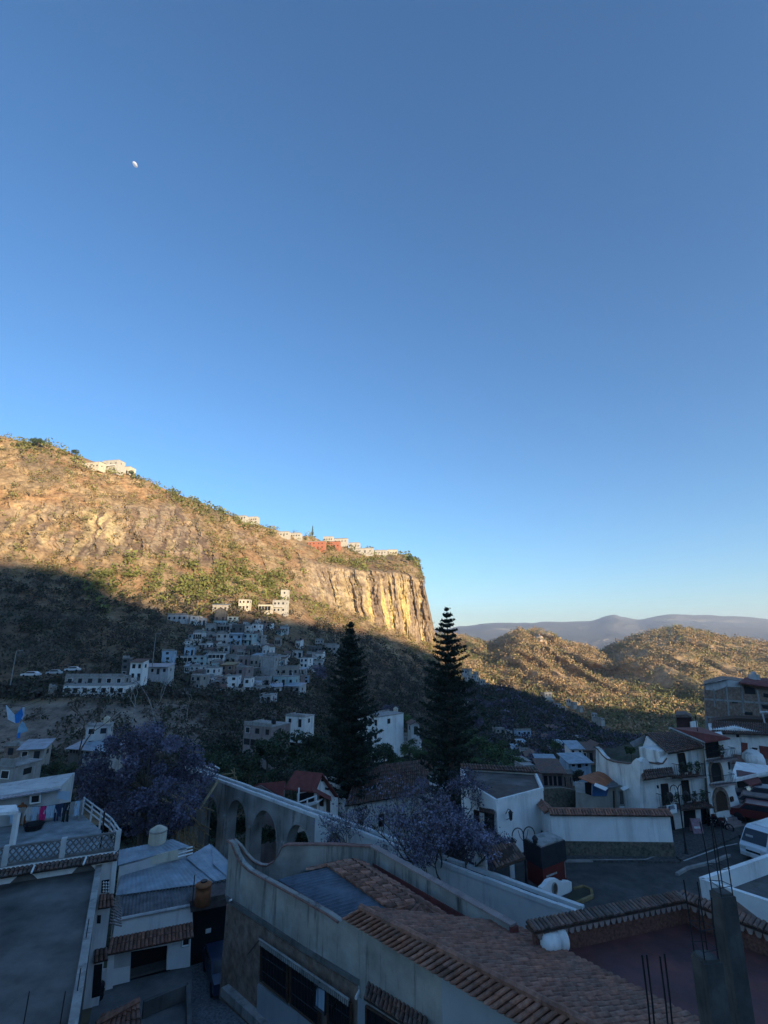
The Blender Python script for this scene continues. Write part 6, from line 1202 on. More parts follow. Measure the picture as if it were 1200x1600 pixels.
for k in range(16): b.hexa([pts[0][k]-ep.n*.05, pts[0][k+1]-ep.n*.05, pts[1][k+1]-ep.n*.05, pts[1][k]-ep.n*.05], [pts[0][k]+ep.n*.03, pts[0][k+1]+ep.n*.03, pts[1][k+1]+ep.n*.03, pts[1][k]+ep.n*.03])
bw(b, 'rim', HC['e'], ew)
# ------------------------------------------------------------------ boundary wall with stone base and tile coping
bwl = thing('boundary_wall', 'long white wall with tiled coping and brown stone base along the street', 'wall', (16, 40.4, 0)); seg = [Vector((12.2, 42.6, 0)), Vector((12.15, 40.55, 0)), Vector((20.75, 40.3, 0))]
stone = mat('rubble_stone', (.17, .14, .105), var=.4, scale=5, col2=(.09, .10, .07), c2amt=.7, c2scale=1.2, bump=.04, bscale=7)
b = MB(); coping(b, seg, .3, 2.75); bw(b, 'wall', white2, bwl); b = MB(); coping(b, seg, .46, 1.0); bw(b, 'stone_base', stone, bwl)
for i in range(2):
    p = Pl(seg[i], seg[i+1]); L = (seg[i+1]-seg[i]).length; b = MB(); b.tiles(p.at(-.1, .42, 2.72), p.at(L+.1, .42, 2.72), p.at(-.1, 0, 3.02), p.at(L+.1, 0, 3.02), .2, .42); b.tiles(p.at(-.1, -.42, 2.72), p.at(L+.1, -.42, 2.72), p.at(-.1, 0, 3.02), p.at(L+.1, 0, 3.02), .2, .42); b.bar(p.at(-.1, 0, 3.03), p.at(L+.1, 0, 3.03), .09, 6); bw(b, 'coping_tiles', clay, bwl)
rub = thing('rubble_wall', 'rough dark stone wall behind the white boundary wall, left of the tarp shack', 'wall', (14, 47, 0)); rp = Pl(atY(846, 1260, 46), atY(908, 1262, 47.5)); b = MB(); panel(b, [(846, 1233), (880, 1231), (904, 1236), (908, 1285), (846, 1285)], rp, .5); bw(b, 'wall', stone, rub)
# shack
sh = thing('shack', 'brown block shack with orange roof sheet and blue tarp behind the boundary wall', 'shack', (18, 46, 0)); kp2 = Pl(atY(902, 1262, 45.5), atY(1000, 1262, 46.3)); b = MB(); panel(b, [(900, 1238), (925, 1240), (957, 1228), (998, 1226), (1003, 1300), (900, 1300)], kp2, 3.5); bw(b, 'wall', HC['e'], sh)
b = MB(); panel(b, [(926, 1221), (945, 1228), (951, 1233), (948, 1244), (926, 1244)], kp2, .06, .12); bw(b, 'tarp', blue_t, sh)
b = MB(); q = [kp2.pt(903, 1214, .8), kp2.pt(944, 1231, .9), kp2.pt(966, 1214, -2.4), kp2.pt(934, 1205, -2.4)]; slab(b, q, .06); bw(b, 'roof', orange, sh); b = MB(); q = [kp2.pt(944, 1230, .9), kp2.pt(960, 1230, .8), kp2.pt(988, 1222, -1.8), kp2.pt(966, 1213, -2.4)]; slab(b, q, .06); bw(b, 'roof', zinc_d, sh)
b = MB(); slab(b, [kp2.pt(930, 1223, .95), kp2.pt(950, 1231, 1.0), kp2.pt(946, 1235, 1.3), kp2.pt(928, 1227, 1.2)], .04); slab(b, [kp2.pt(969, 1231, .5), kp2.pt(974, 1235, 1.1), kp2.pt(999, 1223, .6), kp2.pt(990, 1222, 0)], .05); bw(b, 'awning_sheet', white2, sh)
opening(sh, kp2, [(914, 1223), (925, 1221), (924, 1243), (915, 1240)], 'door', black); opening(sh, kp2, [(967, 1236), (984, 1235), (985, 1258), (968, 1258)], 'window', conc_d, concrete); b = MB(); panel(b, [(968, 1258), (985, 1258), (986, 1266), (968, 1266)], kp2, .1, .03); bw(b, 'white_panel', white2, sh); b = MB(); panel(b, [(958, 1236), (960, 1236), (961, 1268), (959, 1268)], kp2, .1, .05); bw(b, 'post', wood_d, sh)
# ------------------------------------------------------------------ the colonial house
chh = thing('colonial_house', 'tall white colonial house with iron balconies, arched stone doorway and red upper roof', 'house', (25, 46, 0))
HA = Vector((20.9, 44.15, 0)); HB = Vector((30.8, 48.2, 0)); hp_ = Pl(HA, HB)
b = MB(); panel(b, [(1000, 1189), (1006, 1184), (1012, 1186), (1015, 1193), (1026, 1194), (1033, 1193), (1039, 1184), (1046, 1180), (1046, 1172), (1100, 1166), (1104, 1310), (1006, 1320)], hp_, .35); bw(b, 'wall', white, chh)
W0_ = hp_.pt(1000, 1250); wp = Pl(Vector((W0_.x, W0_.y, 0)), Vector((W0_.x, W0_.y, 0))+Vector((-1.3, 7, 0))); b = MB(); panel(b, [(1000, 1190), (994, 1185), (989, 1189), (986, 1194), (962, 1191), (951, 1187), (944, 1181), (937, 1172), (931, 1167), (931, 1230), (1000, 1300)], wp, .3); bw(b, 'wall', white, chh)
b = MB(); cpts = [wp.pt(px, py, -.15) for px, py in [(931, 1167), (937, 1172), (944, 1181), (951, 1187), (962, 1191), (986, 1194)]]; coping(b, cpts, .42, .1); cpts = [hp_.pt(px, py, -.15) for px, py in [(1014, 1192), (1026, 1194), (1033, 1193), (1039, 1185)]]; coping(b, cpts, .42, .1); bw(b, 'coping_tiles', clay_d, chh)
# body behind
b = MB(); x0h = hp_.sx(1044, 1240); x1h = hp_.sx(1135, 1240); zt1 = hp_.pt(1050, 1174).z; b.hexa([hp_.at(x0h, -.36, -2), hp_.at(x1h, -.36, -2), hp_.at(x1h, -2.4, -2), hp_.at(x0h, -2.4, -2)], [hp_.at(x0h, -.36, zt1), hp_.at(x1h, -.36, zt1), hp_.at(x1h, -2.4, zt1), hp_.at(x0h, -2.4, zt1)]); bw(b, 'rear_body', white, chh)
b = MB(); q = [hp_.pt(1044, 1178, .5), hp_.pt(1101, 1168, .5), hp_.pt(1070, 1144, -4.5), hp_.pt(1010, 1146, -4.5)]; b.tiles(q[0], q[1], q[3], q[2], .3, .5, seg=3); bw(b, 'roof', clay_d, chh)
b = MB(); q2 = [hp_.at(x0h+.1, -.3, zt1-.6), hp_.at(x0h+.1, -5.6, zt1-.6), hp_.pt(1014, 1149, -4.4)-up*3]; b.hexa([p-hp_.D*.02 for p in (hp_.pt(1045, 1180, 0), hp_.pt(1010, 1150, -4.4), hp_.pt(1004, 1168, -4.4), hp_.pt(1020, 1192, -1.5))], [p+hp_.D*.2 for p in (hp_.pt(1045, 1180, 0), hp_.pt(1010, 1150, -4.4), hp_.pt(1004, 1168, -4.4), hp_.pt(1020, 1192, -1.5))]); bw(b, 'gable_wall', white, chh)
b = MB(); slab(b, [hp_.pt(984, 1160, -5), hp_.pt(1008, 1148, -5), hp_.pt(1006, 1158, -5.2), hp_.pt(990, 1166, -5.1)], .08); bw(b, 'side_roof', zinc, chh)
b = MB(); x0s = hp_.sx(1098, 1240); x1s = hp_.sx(1131, 1240); 
tw = Pl(hp_.at(0, .5), hp_.at(5, .5)); b = MB(); panel(b, [(1099, 1158), (1132, 1155), (1142, 1200), (1150, 1240), (1158, 1262), (1150, 1300), (1112, 1300)], tw, 4.5); bw(b, 'tower', white, chh)
b = MB(); q = [tw.pt(1047, 1137, .7), tw.pt(1100, 1159, .9), tw.pt(1141, 1153, .7), tw.pt(1095, 1136, -4)]; slab(b, q, .12); bw(b, 'upper_roof', redroof, chh); b = MB(); b.bar(tw.pt(1046, 1138, .75), tw.pt(1100, 1161, .95), .13, 4); bw(b, 'roof_edge', concrete, chh)
opening(chh, tw, [(1102, 1160), (1121, 1158), (1126, 1181), (1105, 1184)], 'loggia', black, wood_d, 4, .02)
def balcony(root, pl, px0, py0, px1, py1, d, h, plants=0, nm='balcony'):
    a_, c_ = pl.pt(px0, py0), pl.pt(px1, py1); t = MB(); th = .12; n = pl.n
    slab(t, [a_, c_, c_+n*d, a_+n*d], th); o = bw(t, nm, HC['k'], root); g = MB(); L = (c_-a_).length; k = max(5, int(L/.17)); a2, c2 = a_+n*(d-.05), c_+n*(d-.05); U = Vector((0, 0, h))
    for z in (.08, h): g.bar(a2+Vector((0, 0, z)), c2+Vector((0, 0, z)), .022, 4)
    for P_0, P_1 in ((a_, a2), (c_, c2)): g.bar(P_0+U, P_1+U, .022, 4)
    for i in range(k+1): g.bar(a2.lerp(c2, i/k), a2.lerp(c2, i/k)+U, .013, 4)
    for i in range(1, 4): g.bar(a_.lerp(a2, i/4), a_.lerp(a2, i/4)+U, .013, 4); g.bar(c_.lerp(c2, i/4), c_.lerp(c2, i/4)+U, .013, 4)
    bw(g, 'railing', iron, o)
    for i in range(plants):
        p = a_.lerp(c_, (i+.5)/plants)+n*(d*.55); t = thing('potted_plant', 'potted plant on a balcony of the white colonial house', 'plant', tuple(p), 0, 'potted plants on the colonial house balconies'); MB().lathe([(.1, 0), (.16, .28), (.18, .3)], 8).build('pot', clay if i % 2 else terr, t); foliage('leaves', [(0, 0, .6, .28, .28, .35, 1), (.1, 0, .9, .2, .2, .25, 1.3)], 60, .08, green_m if i % 3 else green_g, t)
    return o
balcony(chh, hp_, 1052, 1212, 1088, 1209, .9, .95, 3); balcony(chh, hp_, 1028, 1261, 1096, 1254, 1.0, 1.0, 5); balcony(chh, tw, 1103, 1187, 1140, 1182, .7, .8, 1); balcony(chh, tw, 1108, 1225, 1140, 1221, .6, .7, 0)
for pix, nm, m_ in [([(1059, 1178), (1069, 1177), (1074, 1205), (1064, 1207)], 'door', black), ([(1033, 1226), (1043, 1225), (1047, 1256), (1036, 1258)], 'door', black), ([(1065, 1221), (1075, 1220), (1079, 1250), (1069, 1252)], 'door', black)]: opening(chh, hp_, pix, nm, m_, wood_d, 0, .02)
opening(chh, hp_, [(1026, 1227), (1029, 1227), (1030, 1232), (1027, 1232)], 'vent', black)
def arched(root, pl, pix_l, pix_r, pyt, pyb, nm, ring=.28, off=.03, door=True):
    x0, x1 = pl.sx(pix_l, pyb), pl.sx(pix_r, pyb); zb = pl.pt((pix_l+pix_r)/2, pyb).z; zt = pl.pt((pix_l+pix_r)/2, pyt).z; r = (x1-x0)/2; zs = zt-r; P = pl.P
    pts = [pl.at(x1, off, zb)]+[pl.at(x0+r+r*cos(pi*k/10), off, zs+r*sin(pi*k/10)) for k in range(11)]+[pl.at(x0, off, zb)]
    b = MB(); b.hexa([p-pl.n*.05 for p in pts], pts); o = bw(b, nm, wood_d if door else black, root); g = MB()
    for k in range(10): 
        c0, s0, c1, s1 = cos(pi*k/10), sin(pi*k/10), cos(pi*(k+1)/10), sin(pi*(k+1)/10); q = [pl.at(x0+r+r*c0, off+.07, zs+r*s0), pl.at(x0+r+(r+ring)*c0, off+.07, zs+(r+ring)*s0), pl.at(x0+r+(r+ring)*c1, off+.07, zs+(r+ring)*s1), pl.at(x0+r+r*c1, off+.07, zs+r*s1)]; g.hexa([p-pl.n*.1 for p in q], q)
    for a_, c_ in ((x0-ring, x0), (x1, x1+ring)): g.hexa([pl.at(a_, off-.03, zb), pl.at(c_, off-.03, zb), pl.at(c_, off-.03, zs), pl.at(a_, off-.03, zs)], [pl.at(a_, off+.07, zb), pl.at(c_, off+.07, zb), pl.at(c_, off+.07, zs), pl.at(a_, off+.07, zs)])
    bw(g, 'stone_surround', mat('carved_brown_stone', (.23, .17, .13), var=.3, scale=5), o)
arched(chh, tw, 1112, 1128, 1190, 1221, 'arched_window', .2, door=False); arched(chh, tw, 1119, 1137, 1234, 1267, 'arched_door', .28)
b = MB(); 
for k in range(4): b.hexa([v0(tw.at(tw.sx(1117, 1268)-.2, .2, 0), .55-.17*k-.2), v0(tw.at(tw.sx(1139, 1268)+.2, .2, 0), .55-.17*k-.2), v0(tw.at(tw.sx(1139, 1268)+.2, .5+.3*k, 0), .55-.17*k-.2), v0(tw.at(tw.sx(1117, 1268)-.2, .5+.3*k, 0), .55-.17*k-.2)], [v0(tw.at(tw.sx(1117, 1268)-.2, .2, 0), .55-.17*k), v0(tw.at(tw.sx(1139, 1268)+.2, .2, 0), .55-.17*k), v0(tw.at(tw.sx(1139, 1268)+.2, .5+.3*k, 0), .55-.17*k), v0(tw.at(tw.sx(1117, 1268)-.2, .5+.3*k, 0), .55-.17*k)])
bw(b, 'steps', HC['k'], chh)
opening(chh, tw, [(1137, 1191), (1140, 1190), (1142, 1202), (1139, 1203)], 'slit_window', black); opening(chh, tw, [(1141, 1246), (1145, 1245), (1146, 1251), (1142, 1252)], 'window', black, wood_d)
for pix in ([(997, 1205), (1012, 1218), (1054, 1211), (1048, 1200)],):
    b = MB(); b.tiles(hp_.pt(1006, 1219, 1.0), hp_.pt(1055, 1212, 1.0), hp_.pt(1000, 1204, 0), hp_.pt(1050, 1199, 0), .25, .45, seg=3); bw(b, 'awning', clay_d, chh)
b = MB(); b.tiles(hp_.pt(1066, 1265, 1.4), hp_.pt(1115, 1262, 1.4), hp_.pt(1070, 1256, 0), hp_.pt(1104, 1252, 0), .25, .45, seg=3); bw(b, 'awning', clay_d, chh)
b = MB(); b.tiles(hp_.pt(1050, 1216, .95), hp_.pt(1090, 1213, .95), hp_.pt(1050, 1212, 0), hp_.pt(1088, 1210, 0), .25, .45, seg=3); bw(b, 'balcony_eave', clay_d, chh)
opening(chh, hp_, [(1068, 1266), (1086, 1265), (1090, 1300), (1070, 1302)], 'shop_front', black); opening(chh, hp_, [(1095, 1264), (1103, 1264), (1106, 1290), (1097, 1292)], 'door', black); opening(chh, hp_, [(1040, 1276), (1052, 1275), (1056, 1300), (1043, 1302)], 'door', black); opening(chh, hp_, [(1022, 1270), (1034, 1269), (1036, 1300), (1023, 1300)], 'door', black)
sg = thing('hotel_sign', 'white hanging sign with dark lettering between lamp and balcony', 'sign', tuple(hp_.pt(1050, 1265, 1.3))); sp_ = Pl(hp_.at(0, 1.3), hp_.at(5, 1.3)); b = MB(); panel(b, [(1043, 1259), (1057, 1257), (1058, 1270), (1045, 1272)], sp_, .1); bw(b, 'board', white2, sg)
b = MB(); strokes = {'H': [(0, 0, 0, 4), (2, 0, 2, 4), (0, 2, 2, 2)], 'O': [(0, 0, 0, 4), (2, 0, 2, 4), (0, 0, 2, 0), (0, 4, 2, 4)], 'T': [(1, 0, 1, 4), (0, 4, 2, 4)], 'E': [(0, 0, 0, 4), (0, 0, 2, 0), (0, 2, 2, 2), (0, 4, 2, 4)], 'L': [(0, 0, 0, 4), (0, 0, 2, 0)]}
so = sp_.pt(1045.2, 1265.2, .03)
for i, chx in enumerate('HOTEL'):
    for x0, z0, x1, z1 in strokes[chx]: f_ = lambda x, z: so+sp_.D*((i*.155+x*.05)*.95)+Vector((0, 0, z*.06)); b.bar(f_(x0, z0), f_(x1, z1), .017, 4)
bw(b, 'letters', mat('blue_letters', (.02, .04, .12)), sg)
mb_ = thing('menu_board', 'pinkish folding menu board standing outside the shop front', 'board', tuple(atZ(1089, 1303, 0))); 
for s in (-1, 1): b = MB(); b.hexa([(-.4, s*.3-.02, 0), (.4, s*.3-.02, 0), (.4, s*.3+.02, 0), (-.4, s*.3+.02, 0)], [(-.4, -.02+s*.04, 1.1), (.4, -.02+s*.04, 1.1), (.4, .02+s*.04, 1.1), (-.4, .02+s*.04, 1.1)]); b.build('leaf_board', mat('dusty_pink_board', (.36, .22, .24), var=.25, scale=5), mb_)
MB().box(-.25, .2, -.23, -.2, .45, .6).build('writing_strip', white2, mb_)
# vehicles in the street
mc = None
def motorbike(px, py, rz, label):
    t = thing('motorbike', label, 'motorbike', tuple(atZ(px, py, 0)), rz, 'motorbikes parked by the arched door')
    for x in (-.62, .66):
        q = MB(); n = 14
        for k in range(n): a0, a1 = 2*pi*k/n, 2*pi*(k+1)/n; q.bar((x+.28*cos(a0), 0, .3+.28*sin(a0)), (x+.28*cos(a1), 0, .3+.28*sin(a1)), .05, 5)
        for k in range(4): a0 = pi*k/4; q.bar((x-.26*cos(a0), 0, .3-.26*sin(a0)), (x+.26*cos(a0), 0, .3+.26*sin(a0)), .01, 4)
        q.build('wheel', black, t)
    f = MB(); f.tube([(-.62, 0, .3), (-.2, 0, .42), (.25, 0, .4), (.45, 0, .85)], .05, 5); f.bar((.66, 0, .3), (.4, 0, 1.0), .035, 5); f.obox((0, 0, .45), (.4, .24, .3)); f.build('frame', iron, t)
    f = MB(); f.obox((-.35, 0, .78), (.7, .24, .12), 0, 0, -.08); f.build('seat', black, t); f = MB(); f.hexa([(-.02, -.13, .72), (.38, -.1, .75), (.38, .1, .75), (-.02, .13, .72)], [(.02, -.11, .93), (.34, -.07, .98), (.34, .07, .98), (.02, .11, .93)]); f.build('fuel_tank', carr, t)
    f = MB(); f.tube([(.3, -.34, 1.02), (.42, 0, 1.0), (.3, .34, 1.02)], .02, 5); f.build('handlebar', iron, t); f = MB(); f.lathe([(.04, 0), (.1, .05), (.1, .1)], 10, (.47, 0, .9), 'X'); f.build('headlight', white2, t); return t
motorbike(1112, 1291, -.9, 'dark motorbike parked nearest the shop front'); motorbike(1126, 1297, -.8, 'dark motorbike parked nearest the street, beside the two others'); motorbike(1148, 1283, -.7, 'dark motorbike parked farther right, near the steps'); motorbike(1135, 1276, -.7, 'dark motorbike at the foot of the arched door steps')
c1_ = simple_car(1178, 1292, 45, 4.3, .0, carr, 'dark red car parked in the upper right street'); c1_.location = atZ(1186, 1283, .3); c1_.rotation_euler[2] = radians(-38)
c2_ = simple_car(1178, 1292, 45, 4.2, .0, HC['k'], 'brownish car parked behind the dark red one', kind='car'); c2_.location = atZ(1180, 1268, .5); c2_.rotation_euler[2] = radians(-38)
c3_ = simple_car(1178, 1292, 45, 4.2, .0, carb, 'dark car in the shaded garage entrance, far right'); c3_.location = atZ(1196, 1256, .9); c3_.rotation_euler[2] = radians(-30)
def van(px, py, rz):
    t = thing('van', 'white passenger van cut by the right frame edge on the dark street', 'van', tuple(atZ(px, py, 0)), rz); W_ = .95
    pr = [(-2.5, .35), (-2.5, 1.9), (-2.35, 2.2), (1.2, 2.25), (1.55, 2.1), (2.35, 1.25), (2.55, 1.05), (2.6, .35)]
    b = MB(); b.hexa([(x, -W_*(1 if z < 1.4 else .93), z) for x, z in pr], [(x, W_*(1 if z < 1.4 else .93), z) for x, z in pr]); b.build('body', carw, t)
    g = MB(); g.hexa([(1.60, -.80, 2.06), (2.33, -.86, 1.28), (2.33, .86, 1.28), (1.60, .80, 2.06)], [(1.64, -.80, 2.09), (2.37, -.86, 1.31), (2.37, .86, 1.31), (1.64, .80, 2.09)]); g.build('windshield', glass, t)
    for s in (-1, 1):
        for x0, x1 in ((-2.3, -1.2), (-1.1, -.1), (0, .85)): MB().box(x0, x1, s*.945-.012, s*.945+.012, 1.3, 1.9).build('side_window', glass, t)
        MB().hexa([(.95, s*.96-.01, 1.25), (1.95, s*.96-.01, 1.25), (1.5, s*.94-.01, 1.88), (.95, s*.94-.01, 1.88)], [(.95, s*.96+.01, 1.25), (1.95, s*.96+.01, 1.25), (1.5, s*.94+.01, 1.88), (.95, s*.94+.01, 1.88)]).build('side_window', glass, t)
        MB().box(2.56, 2.63, s*.7-.17, s*.7+.17, .78, .98).build('headlight', HC['p'], t); MB().box(1.95, 2.1, s*1.06-.12, s*1.06+.12, 1.25, 1.5).build('mirror', iron, t)
        for x in (-1.6, 1.65): MB().lathe([(.2, -.1), (.34, -.09), (.34, .09), (.2, .1)], 16, (x, s*.86, .34), 'Y').build('wheel', black, t)
    MB().box(2.585, 2.64, -.5, .5, .68, .8).build('grille', black, t); MB().box(2.5, 2.68, -.9, .9, .36, .56).build('bumper', HC['p'], t)
    MB().box(2.0, 2.04, -.62, -.1, 1.60, 1.74).build('windscreen_lettering', HC['p'], t).location = (.07, 0, 0)
    MB().box(-2.0, .9, -.75, .75, 2.262, 2.30).build('roof_panel', white2, t); return t
van(1207, 1338, radians(208)).scale = (.9, .9, .9)
# ------------------------------------------------------------------ right-hand neighbours
def blk(name, label, cat, parts, loc):
    t = thing(name, label, cat, loc)
    for (nm, pl, pix, th, off, m) in parts: b = MB(); panel(b, pix, pl, th, off); bw(b, nm, m, t)
    return t
P1_ = Pl(atY(1140, 1250, 50), atY(1210, 1245, 53))
ga = blk('garage_row', 'white garage building with red porch roof and dark bays, right of the colonial house', 'building', [('wall', P1_, [(1146, 1222), (1205, 1206), (1215, 1300), (1152, 1300)], .4, -1.2, white), ('dark_bay', P1_, [(1153, 1221), (1182, 1220), (1184, 1254), (1160, 1258)], .1, -1.1, black), ('pier', P1_, [(1172, 1232), (1182, 1229), (1186, 1249), (1175, 1251)], .5, .2, white2), ('dark_bay', P1_, [(1186, 1216), (1230, 1208), (1230, 1262), (1190, 1258)], .1, -1.05, black)], (33, 51, 0))
b = MB(); slab(b, [P1_.pt(1157, 1216, .2), P1_.pt(1172, 1227, 1.6), P1_.pt(1190, 1222, 1.6), P1_.pt(1184, 1213, .2)], .1); bw(b, 'porch_roof', redroof, ga)
b = MB(); slab(b, [P1_.pt(1140, 1219, .6), P1_.pt(1210, 1203, .6), P1_.pt(1210, 1197, -3.5), P1_.pt(1150, 1190, -3.5)], .25); bw(b, 'roof', white2, ga); b = MB(); slab(b, [P1_.pt(1148, 1214, -.2)+up*.4, P1_.pt(1182, 1208, -.2)+up*.4, P1_.pt(1180, 1206, -1.6)+up*.4, P1_.pt(1148, 1203, -1.6)+up*.4], .03); bw(b, 'roof_patch', redslab, ga)
P2_ = Pl(atY(1105, 1170, 60), atY(1210, 1175, 62))
h2 = blk('stained_white_house', 'streaked white house with dark tiled roof behind the colonial house', 'house', [('wall', P2_, [(1108, 1140), (1150, 1138), (1205, 1146), (1215, 1230), (1120, 1230)], 5, 0, white), ('window', P2_, [(1150, 1146), (1155, 1146), (1155, 1152), (1151, 1152)], .1, .03, black), ('red_door', P2_, [(1158, 1160), (1168, 1161), (1169, 1182), (1159, 1180)], .1, .03, redroof), ('red_door', P2_, [(1186, 1165), (1210, 1168), (1212, 1190), (1189, 1186)], .1, .03, redroof), ('dome_window', P2_, [(1176, 1168), (1184, 1169), (1183, 1172), (1177, 1171)], .1, .2, black)], (40, 62, 0))
b = MB(); b.tiles(P2_.pt(1112, 1146, .8), P2_.pt(1210, 1149, .8), P2_.pt(1112, 1127, -3), P2_.pt(1210, 1131, -3), .32, .5, seg=3); bw(b, 'roof', clay_d, h2)
b = MB(); c_ = P2_.pt(1177, 1186, 1.2); b.lathe([(1.1, -3), (1.1, 0), (.95, .5), (.5, .9), (.05, 1.05)], 14, tuple(c_)); bw(b, 'domed_turret', white, h2)
b = MB(); slab(b, [P2_.pt(1143, 1190, 1.5), P2_.pt(1205, 1204, 1.5), P2_.pt(1212, 1188, .2), P2_.pt(1146, 1178, .2)], .2); bw(b, 'lower_roof', clay_d, h2)
P3_ = Pl(atY(1098, 1100, 76), atY(1240, 1110, 80))
h3 = blk('brick_building', 'tall unfinished brown brick building with concrete frame, upper right', 'building', [('wall', P3_, [(1101, 1070), (1130, 1062), (1155, 1064), (1240, 1076), (1250, 1180), (1106, 1180)], 9, 0, brick), ('blue_plaster_band', P3_, [(1101, 1070), (1130, 1062), (1158, 1065), (1160, 1074), (1135, 1073), (1118, 1079), (1103, 1078)], .1, .04, HC['p'])], (48, 78, 0))
for pix in ([(1162, 1072), (1179, 1075), (1181, 1085), (1164, 1084)], [(1193, 1083), (1210, 1086), (1210, 1092), (1193, 1089)], [(1144, 1096), (1153, 1097), (1153, 1099), (1144, 1099)], [(1190, 1101), (1204, 1103), (1204, 1109), (1192, 1107)], [(1163, 1112), (1176, 1113), (1176, 1118), (1164, 1117)]): opening(h3, P3_, pix, 'window', black)
for pix in ([(1102, 1091), (1240, 1100), (1240, 1103), (1102, 1094)], [(1102, 1119), (1180, 1124), (1180, 1126), (1102, 1121)], [(1134, 1072), (1136, 1072), (1141, 1122), (1138, 1122)], [(1114, 1076), (1116, 1076), (1118, 1104), (1116, 1104)], [(1157, 1070), (1159, 1070), (1164, 1114), (1161, 1114)], [(1182, 1078), (1185, 1078), (1190, 1112), (1187, 1112)], [(1102, 1120), (1105, 1120), (1107, 1140), (1104, 1140)]): b = MB(); panel(b, pix, P3_, .12, .06); bw(b, 'concrete_band', concrete, h3)
b = MB(); slab(b, [P3_.pt(1154, 1066, .8), P3_.pt(1250, 1080, .8), P3_.pt(1250, 1062, -4), P3_.pt(1165, 1058, -4)], .15); bw(b, 'roof', redroof, h3); b = MB(); slab(b, [P3_.pt(1093, 1071, .6), P3_.pt(1132, 1062, .6), P3_.pt(1150, 1062, -2), P3_.pt(1120, 1062, -2)], .1); bw(b, 'roof_sheet', conc_d, h3)
t = thing('roof_block', 'small grey water box on top of the brick building', 'water tank', tuple(P3_.pt(1179, 1063, -2.5))); MB().box(-.6, .6, -.5, .5, -.8, .9).lathe([(.35, .9), (.38, 1.1), (.3, 1.3)], 10).build('tank', HC['p'], t)
tf = blk('timber_terrace', 'dark cluttered terrace with tile strips below the brick building', 'terrace', [('wall', Pl(atY(1110, 1130, 68), atY(1210, 1135, 70)), [(1112, 1126), (1150, 1122), (1190, 1124), (1210, 1118), (1215, 1160), (1114, 1160)], 3, 0, wood_d)], (42, 69, 0))
b = MB(); p_ = Pl(atY(1110, 1130, 67), atY(1210, 1135, 69)); b.bar(p_.pt(1191, 1113), p_.pt(1196, 1134), .12, 4); b.bar(p_.pt(1188, 1113), p_.pt(1225, 1112), .14, 4); b.bar(p_.pt(1150, 1131), p_.pt(1220, 1136), .1, 4); bw(b, 'frame_posts', HC['p'], tf)
dh = blk('dark_red_hut', 'small dark rooftop hut with a white panel behind the red upper roof', 'hut', [('wall', Pl(atY(1056, 1130, 56), atY(1080, 1130, 56.5)), [(1057, 1120), (1080, 1119), (1082, 1142), (1058, 1142)], 2.5, 0, mat('dark_red_wall', (.06, .03, .028))), ('white_panel', Pl(atY(1056, 1130, 56), atY(1080, 1130, 56.5)), [(1079, 1128), (1089, 1126), (1091, 1138), (1080, 1139)], .1, .3, white2), ('roof', Pl(atY(1056, 1130, 56), atY(1080, 1130, 56.5)), [(1055, 1117), (1072, 1116), (1082, 1121), (1057, 1121)], 3, .5, clay_d)], (38, 56, 4))
t = thing('antenna_mast', 'thin dark mast standing on the red upper roof', 'antenna', tuple(tw.pt(1091, 1150, 0))); MB().bar((0, 0, 0), (0, 0, 1.7), .035, 5).build('mast', iron, t)
# blue and white plastic bunting high on the left, on its wire
bun = thing('bunting', 'white and blue plastic bunting hanging against the bare earth bluff', 'bunting', tuple(atY(25, 1130, 45))); bm = [mat('white_plastic', (.62, .72, .8), var=.1), mat('blue_plastic', (.03, .22, .62), var=.15), mat('pale_blue_plastic', (.25, .45, .6), var=.15)]; bp = Pl(atY(0, 1130, 45), atY(50, 1130, 45.5))
for pix, m_, off in [([(9, 1101), (23, 1117), (24, 1130), (12, 1124)], 0, 0), ([(23, 1118), (34, 1106), (36, 1117), (30, 1129), (24, 1130)], 1, .12), ([(35, 1105), (38, 1105), (38, 1118), (35, 1125), (33, 1122)], 0, -.1), ([(34, 1127), (38, 1130), (44, 1142), (32, 1146), (29, 1153), (26, 1150), (29, 1136)], 2, .05), ([(27, 1146), (32, 1144), (31, 1153), (26, 1154)], 1, .18)]: b = MB(); panel(b, pix, bp, .02, off); bw(b, 'pennant', bm[m_], bun)
b = MB(); b.tube([bp.pt(-30, 1098), bp.pt(9, 1101), bp.pt(37, 1104), bp.pt(70, 1092), bp.pt(120, 1060)], .012, 4); b.bar(bp.pt(35, 1105), bp.pt(30, 1150), .012, 4); bw(b, 'string', iron, bun)
# shrubs and undergrowth around the aqueduct garden
def undergrowth(name, label, n, f, colr, seed, s=(.4, 1.1), per=60, leaf=.09):
    rng = np.random.default_rng(seed); P = []
    while len(P) < n:
        x, y = rng.uniform(-55, 70), rng.uniform(30, 100); z = f(x, y)
        if z is not None: P.append((x, y, z))
    P = np.array(P); sz = rng.uniform(*s, n)*np.clip(P[:, 1]/45, .8, 2); d = rng.normal(size=(n, per, 3)); d /= np.linalg.norm(d, axis=2)[..., None]; d *= rng.uniform(.2, 1, (n, per, 1))**.5; d[..., 2] = np.abs(d[..., 2])*.9
    Q = (P[:, None]+d*sz[:, None, None]).reshape(-1, 3); V, Fq = leaf_quads(Q, np.repeat(sz*leaf*1.3, per), .55, rng=rng); cc = np.array(colr)[rng.integers(0, len(colr), n)]*rng.uniform(.6, 1.4, (n, 1)); o = np_mesh(name, V, Fq, leaf_m, col=np.repeat(np.repeat(cc, per, 0), 4, 0)); tag(o, label, kind='stuff')
